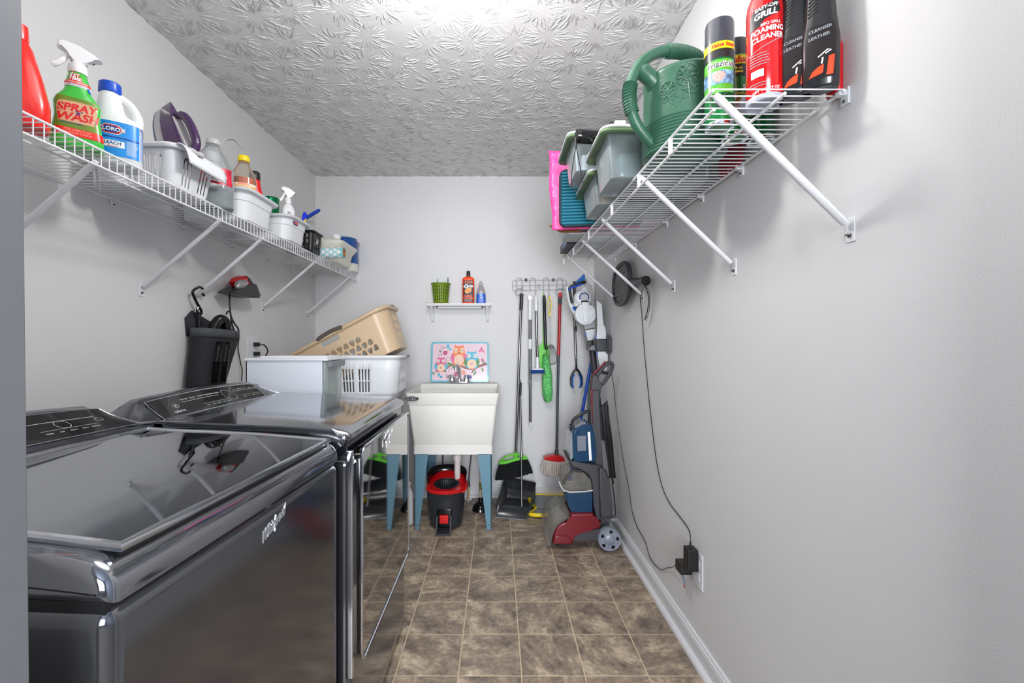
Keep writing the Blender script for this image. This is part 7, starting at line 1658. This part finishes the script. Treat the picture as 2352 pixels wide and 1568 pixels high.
# teal mat, pink mailer, brown card, trays
tmat = thing('foam_mat', 'folded teal ribbed foam mat standing upright behind the clear boxes', 'mat', (0.47, 2.06, ZR))
mb = MB(world=True)
xm0, xm1, zm0, zm1 = 0.288, 0.66, ZR, ZR+0.262
mb.prism(rrect(xm1-xm0, zm1-zm0, 0.028, 5, (xm0+xm1)/2, (zm0+zm1)/2), lambda u, v, t: (u, t-0.12*(u-xm0), v), 2.065, 2.085, 0.003)
teal = mat('teal_foam', (14, 108, 130), 0.75, var=0.06)
part('sheet', mb, mat('navy_edge', (18, 45, 62), 0.8), tmat)
for k in range(17):
    zz = zm0+0.014+k*0.0143
    part('rib', MB(world=True).tube([(xm0+0.010, 2.0635, zz), (xm1-0.010, 2.0635-0.12*(xm1-xm0-0.02), zz)], 0.0066, 6), teal, tmat)
pkm = thing('pink_mailer', 'hot pink plastic mailer bag standing behind the teal mat', 'mailer bag', (0.42, 2.13, ZR))
mb = MB(world=True)
def pkf(u, v): return Vector((0.262+0.40*u+0.004*math.sin(v*9)*(1-u)-0.018*v*(1-u), 2.135-0.05*u+0.003*math.sin(7*v+9*u)+0.0015*math.sin(41*v+15*u), ZR+0.002+(0.375-0.02*u)*v-0.02*u*v))
mb.grid(pkf, [i/20 for i in range(21)], [i/30 for i in range(31)])
part('sheet', mb, mat('hot_pink', (240, 70, 150), 0.35, var=0.06, vscale=10, bump=1.0, bscale=50), pkm, solid=0.006)
bcd = MB(world=True); bcd.poly([(0.225, 2.21, ZR+0.035), (0.30, 2.20, ZR+0.055), (0.30, 2.20, ZR+0.012)])
solo('brown_card', MB(world=True).prism([(0.252, ZR+0.036), (0.34, ZR+0.058), (0.42, ZR+0.004), (0.31, ZR+0.004)], lambda u, v, t: (u, t, v), 2.19, 2.193), mat('kraft_card', (120, 82, 50), 0.8), 'pointed corner of brown card sticking out behind the pink mailer', 'card', (0.34, 2.19, ZR))
gt = thing('grey_tray', 'pale grey plastic tray with a clear window on the right shelf behind the mailer', 'tray', (0.52, 2.31, ZR))
def tr3(a0, a1, b0, b1, z, r=0.02): return [Vector((x, y, z)) for x, y in rrect(a1-a0, b1-b0, r, 4, (a0+a1)/2, (b0+b1)/2)]
part('tub', MB(world=True).loft([tr3(0.345, 0.69, 2.22, 2.38, ZR), tr3(0.34, 0.695, 2.215, 2.385, ZR+0.004), tr3(0.325, 0.70, 2.205, 2.395, ZR+0.060), tr3(0.315, 0.705, 2.20, 2.40, ZR+0.066), tr3(0.315, 0.705, 2.20, 2.40, ZR+0.072)]), mat('tray_grey', (165, 168, 170), 0.35), gt)
part('window', MB(world=True).box((0.40, 2.212, ZR+0.012), (0.60, 2.216, ZR+0.05), 0.002), M['dark'], gt)
bx2 = thing('black_box', 'flat black and blue box at the far end of the right shelf', 'box', (0.54, 2.58, ZR))
part('box', MB(world=True).box((0.380, 2.44, ZR), (0.69, 2.70, ZR+0.045), 0.003), mat('box_black', (32, 36, 42), 0.5, var=0.3, vscale=20), bx2)
part('spine_print', MB(world=True).box((0.3795, 2.46, ZR+0.008), (0.3799, 2.60, ZR+0.038)), mat('spine_blue', (40, 110, 160), 0.4, var=0.4, vscale=60), bx2)
solo('yellow_booklet', MB(world=True).box((0.41, 2.73, ZR), (0.69, 2.81, ZR+0.018), 0.001), mat('booklet', (200, 198, 160), 0.5, var=0.3, vscale=25), 'pale yellow booklet lying at the far end of the right shelf', 'booklet', (0.55, 2.77, ZR))
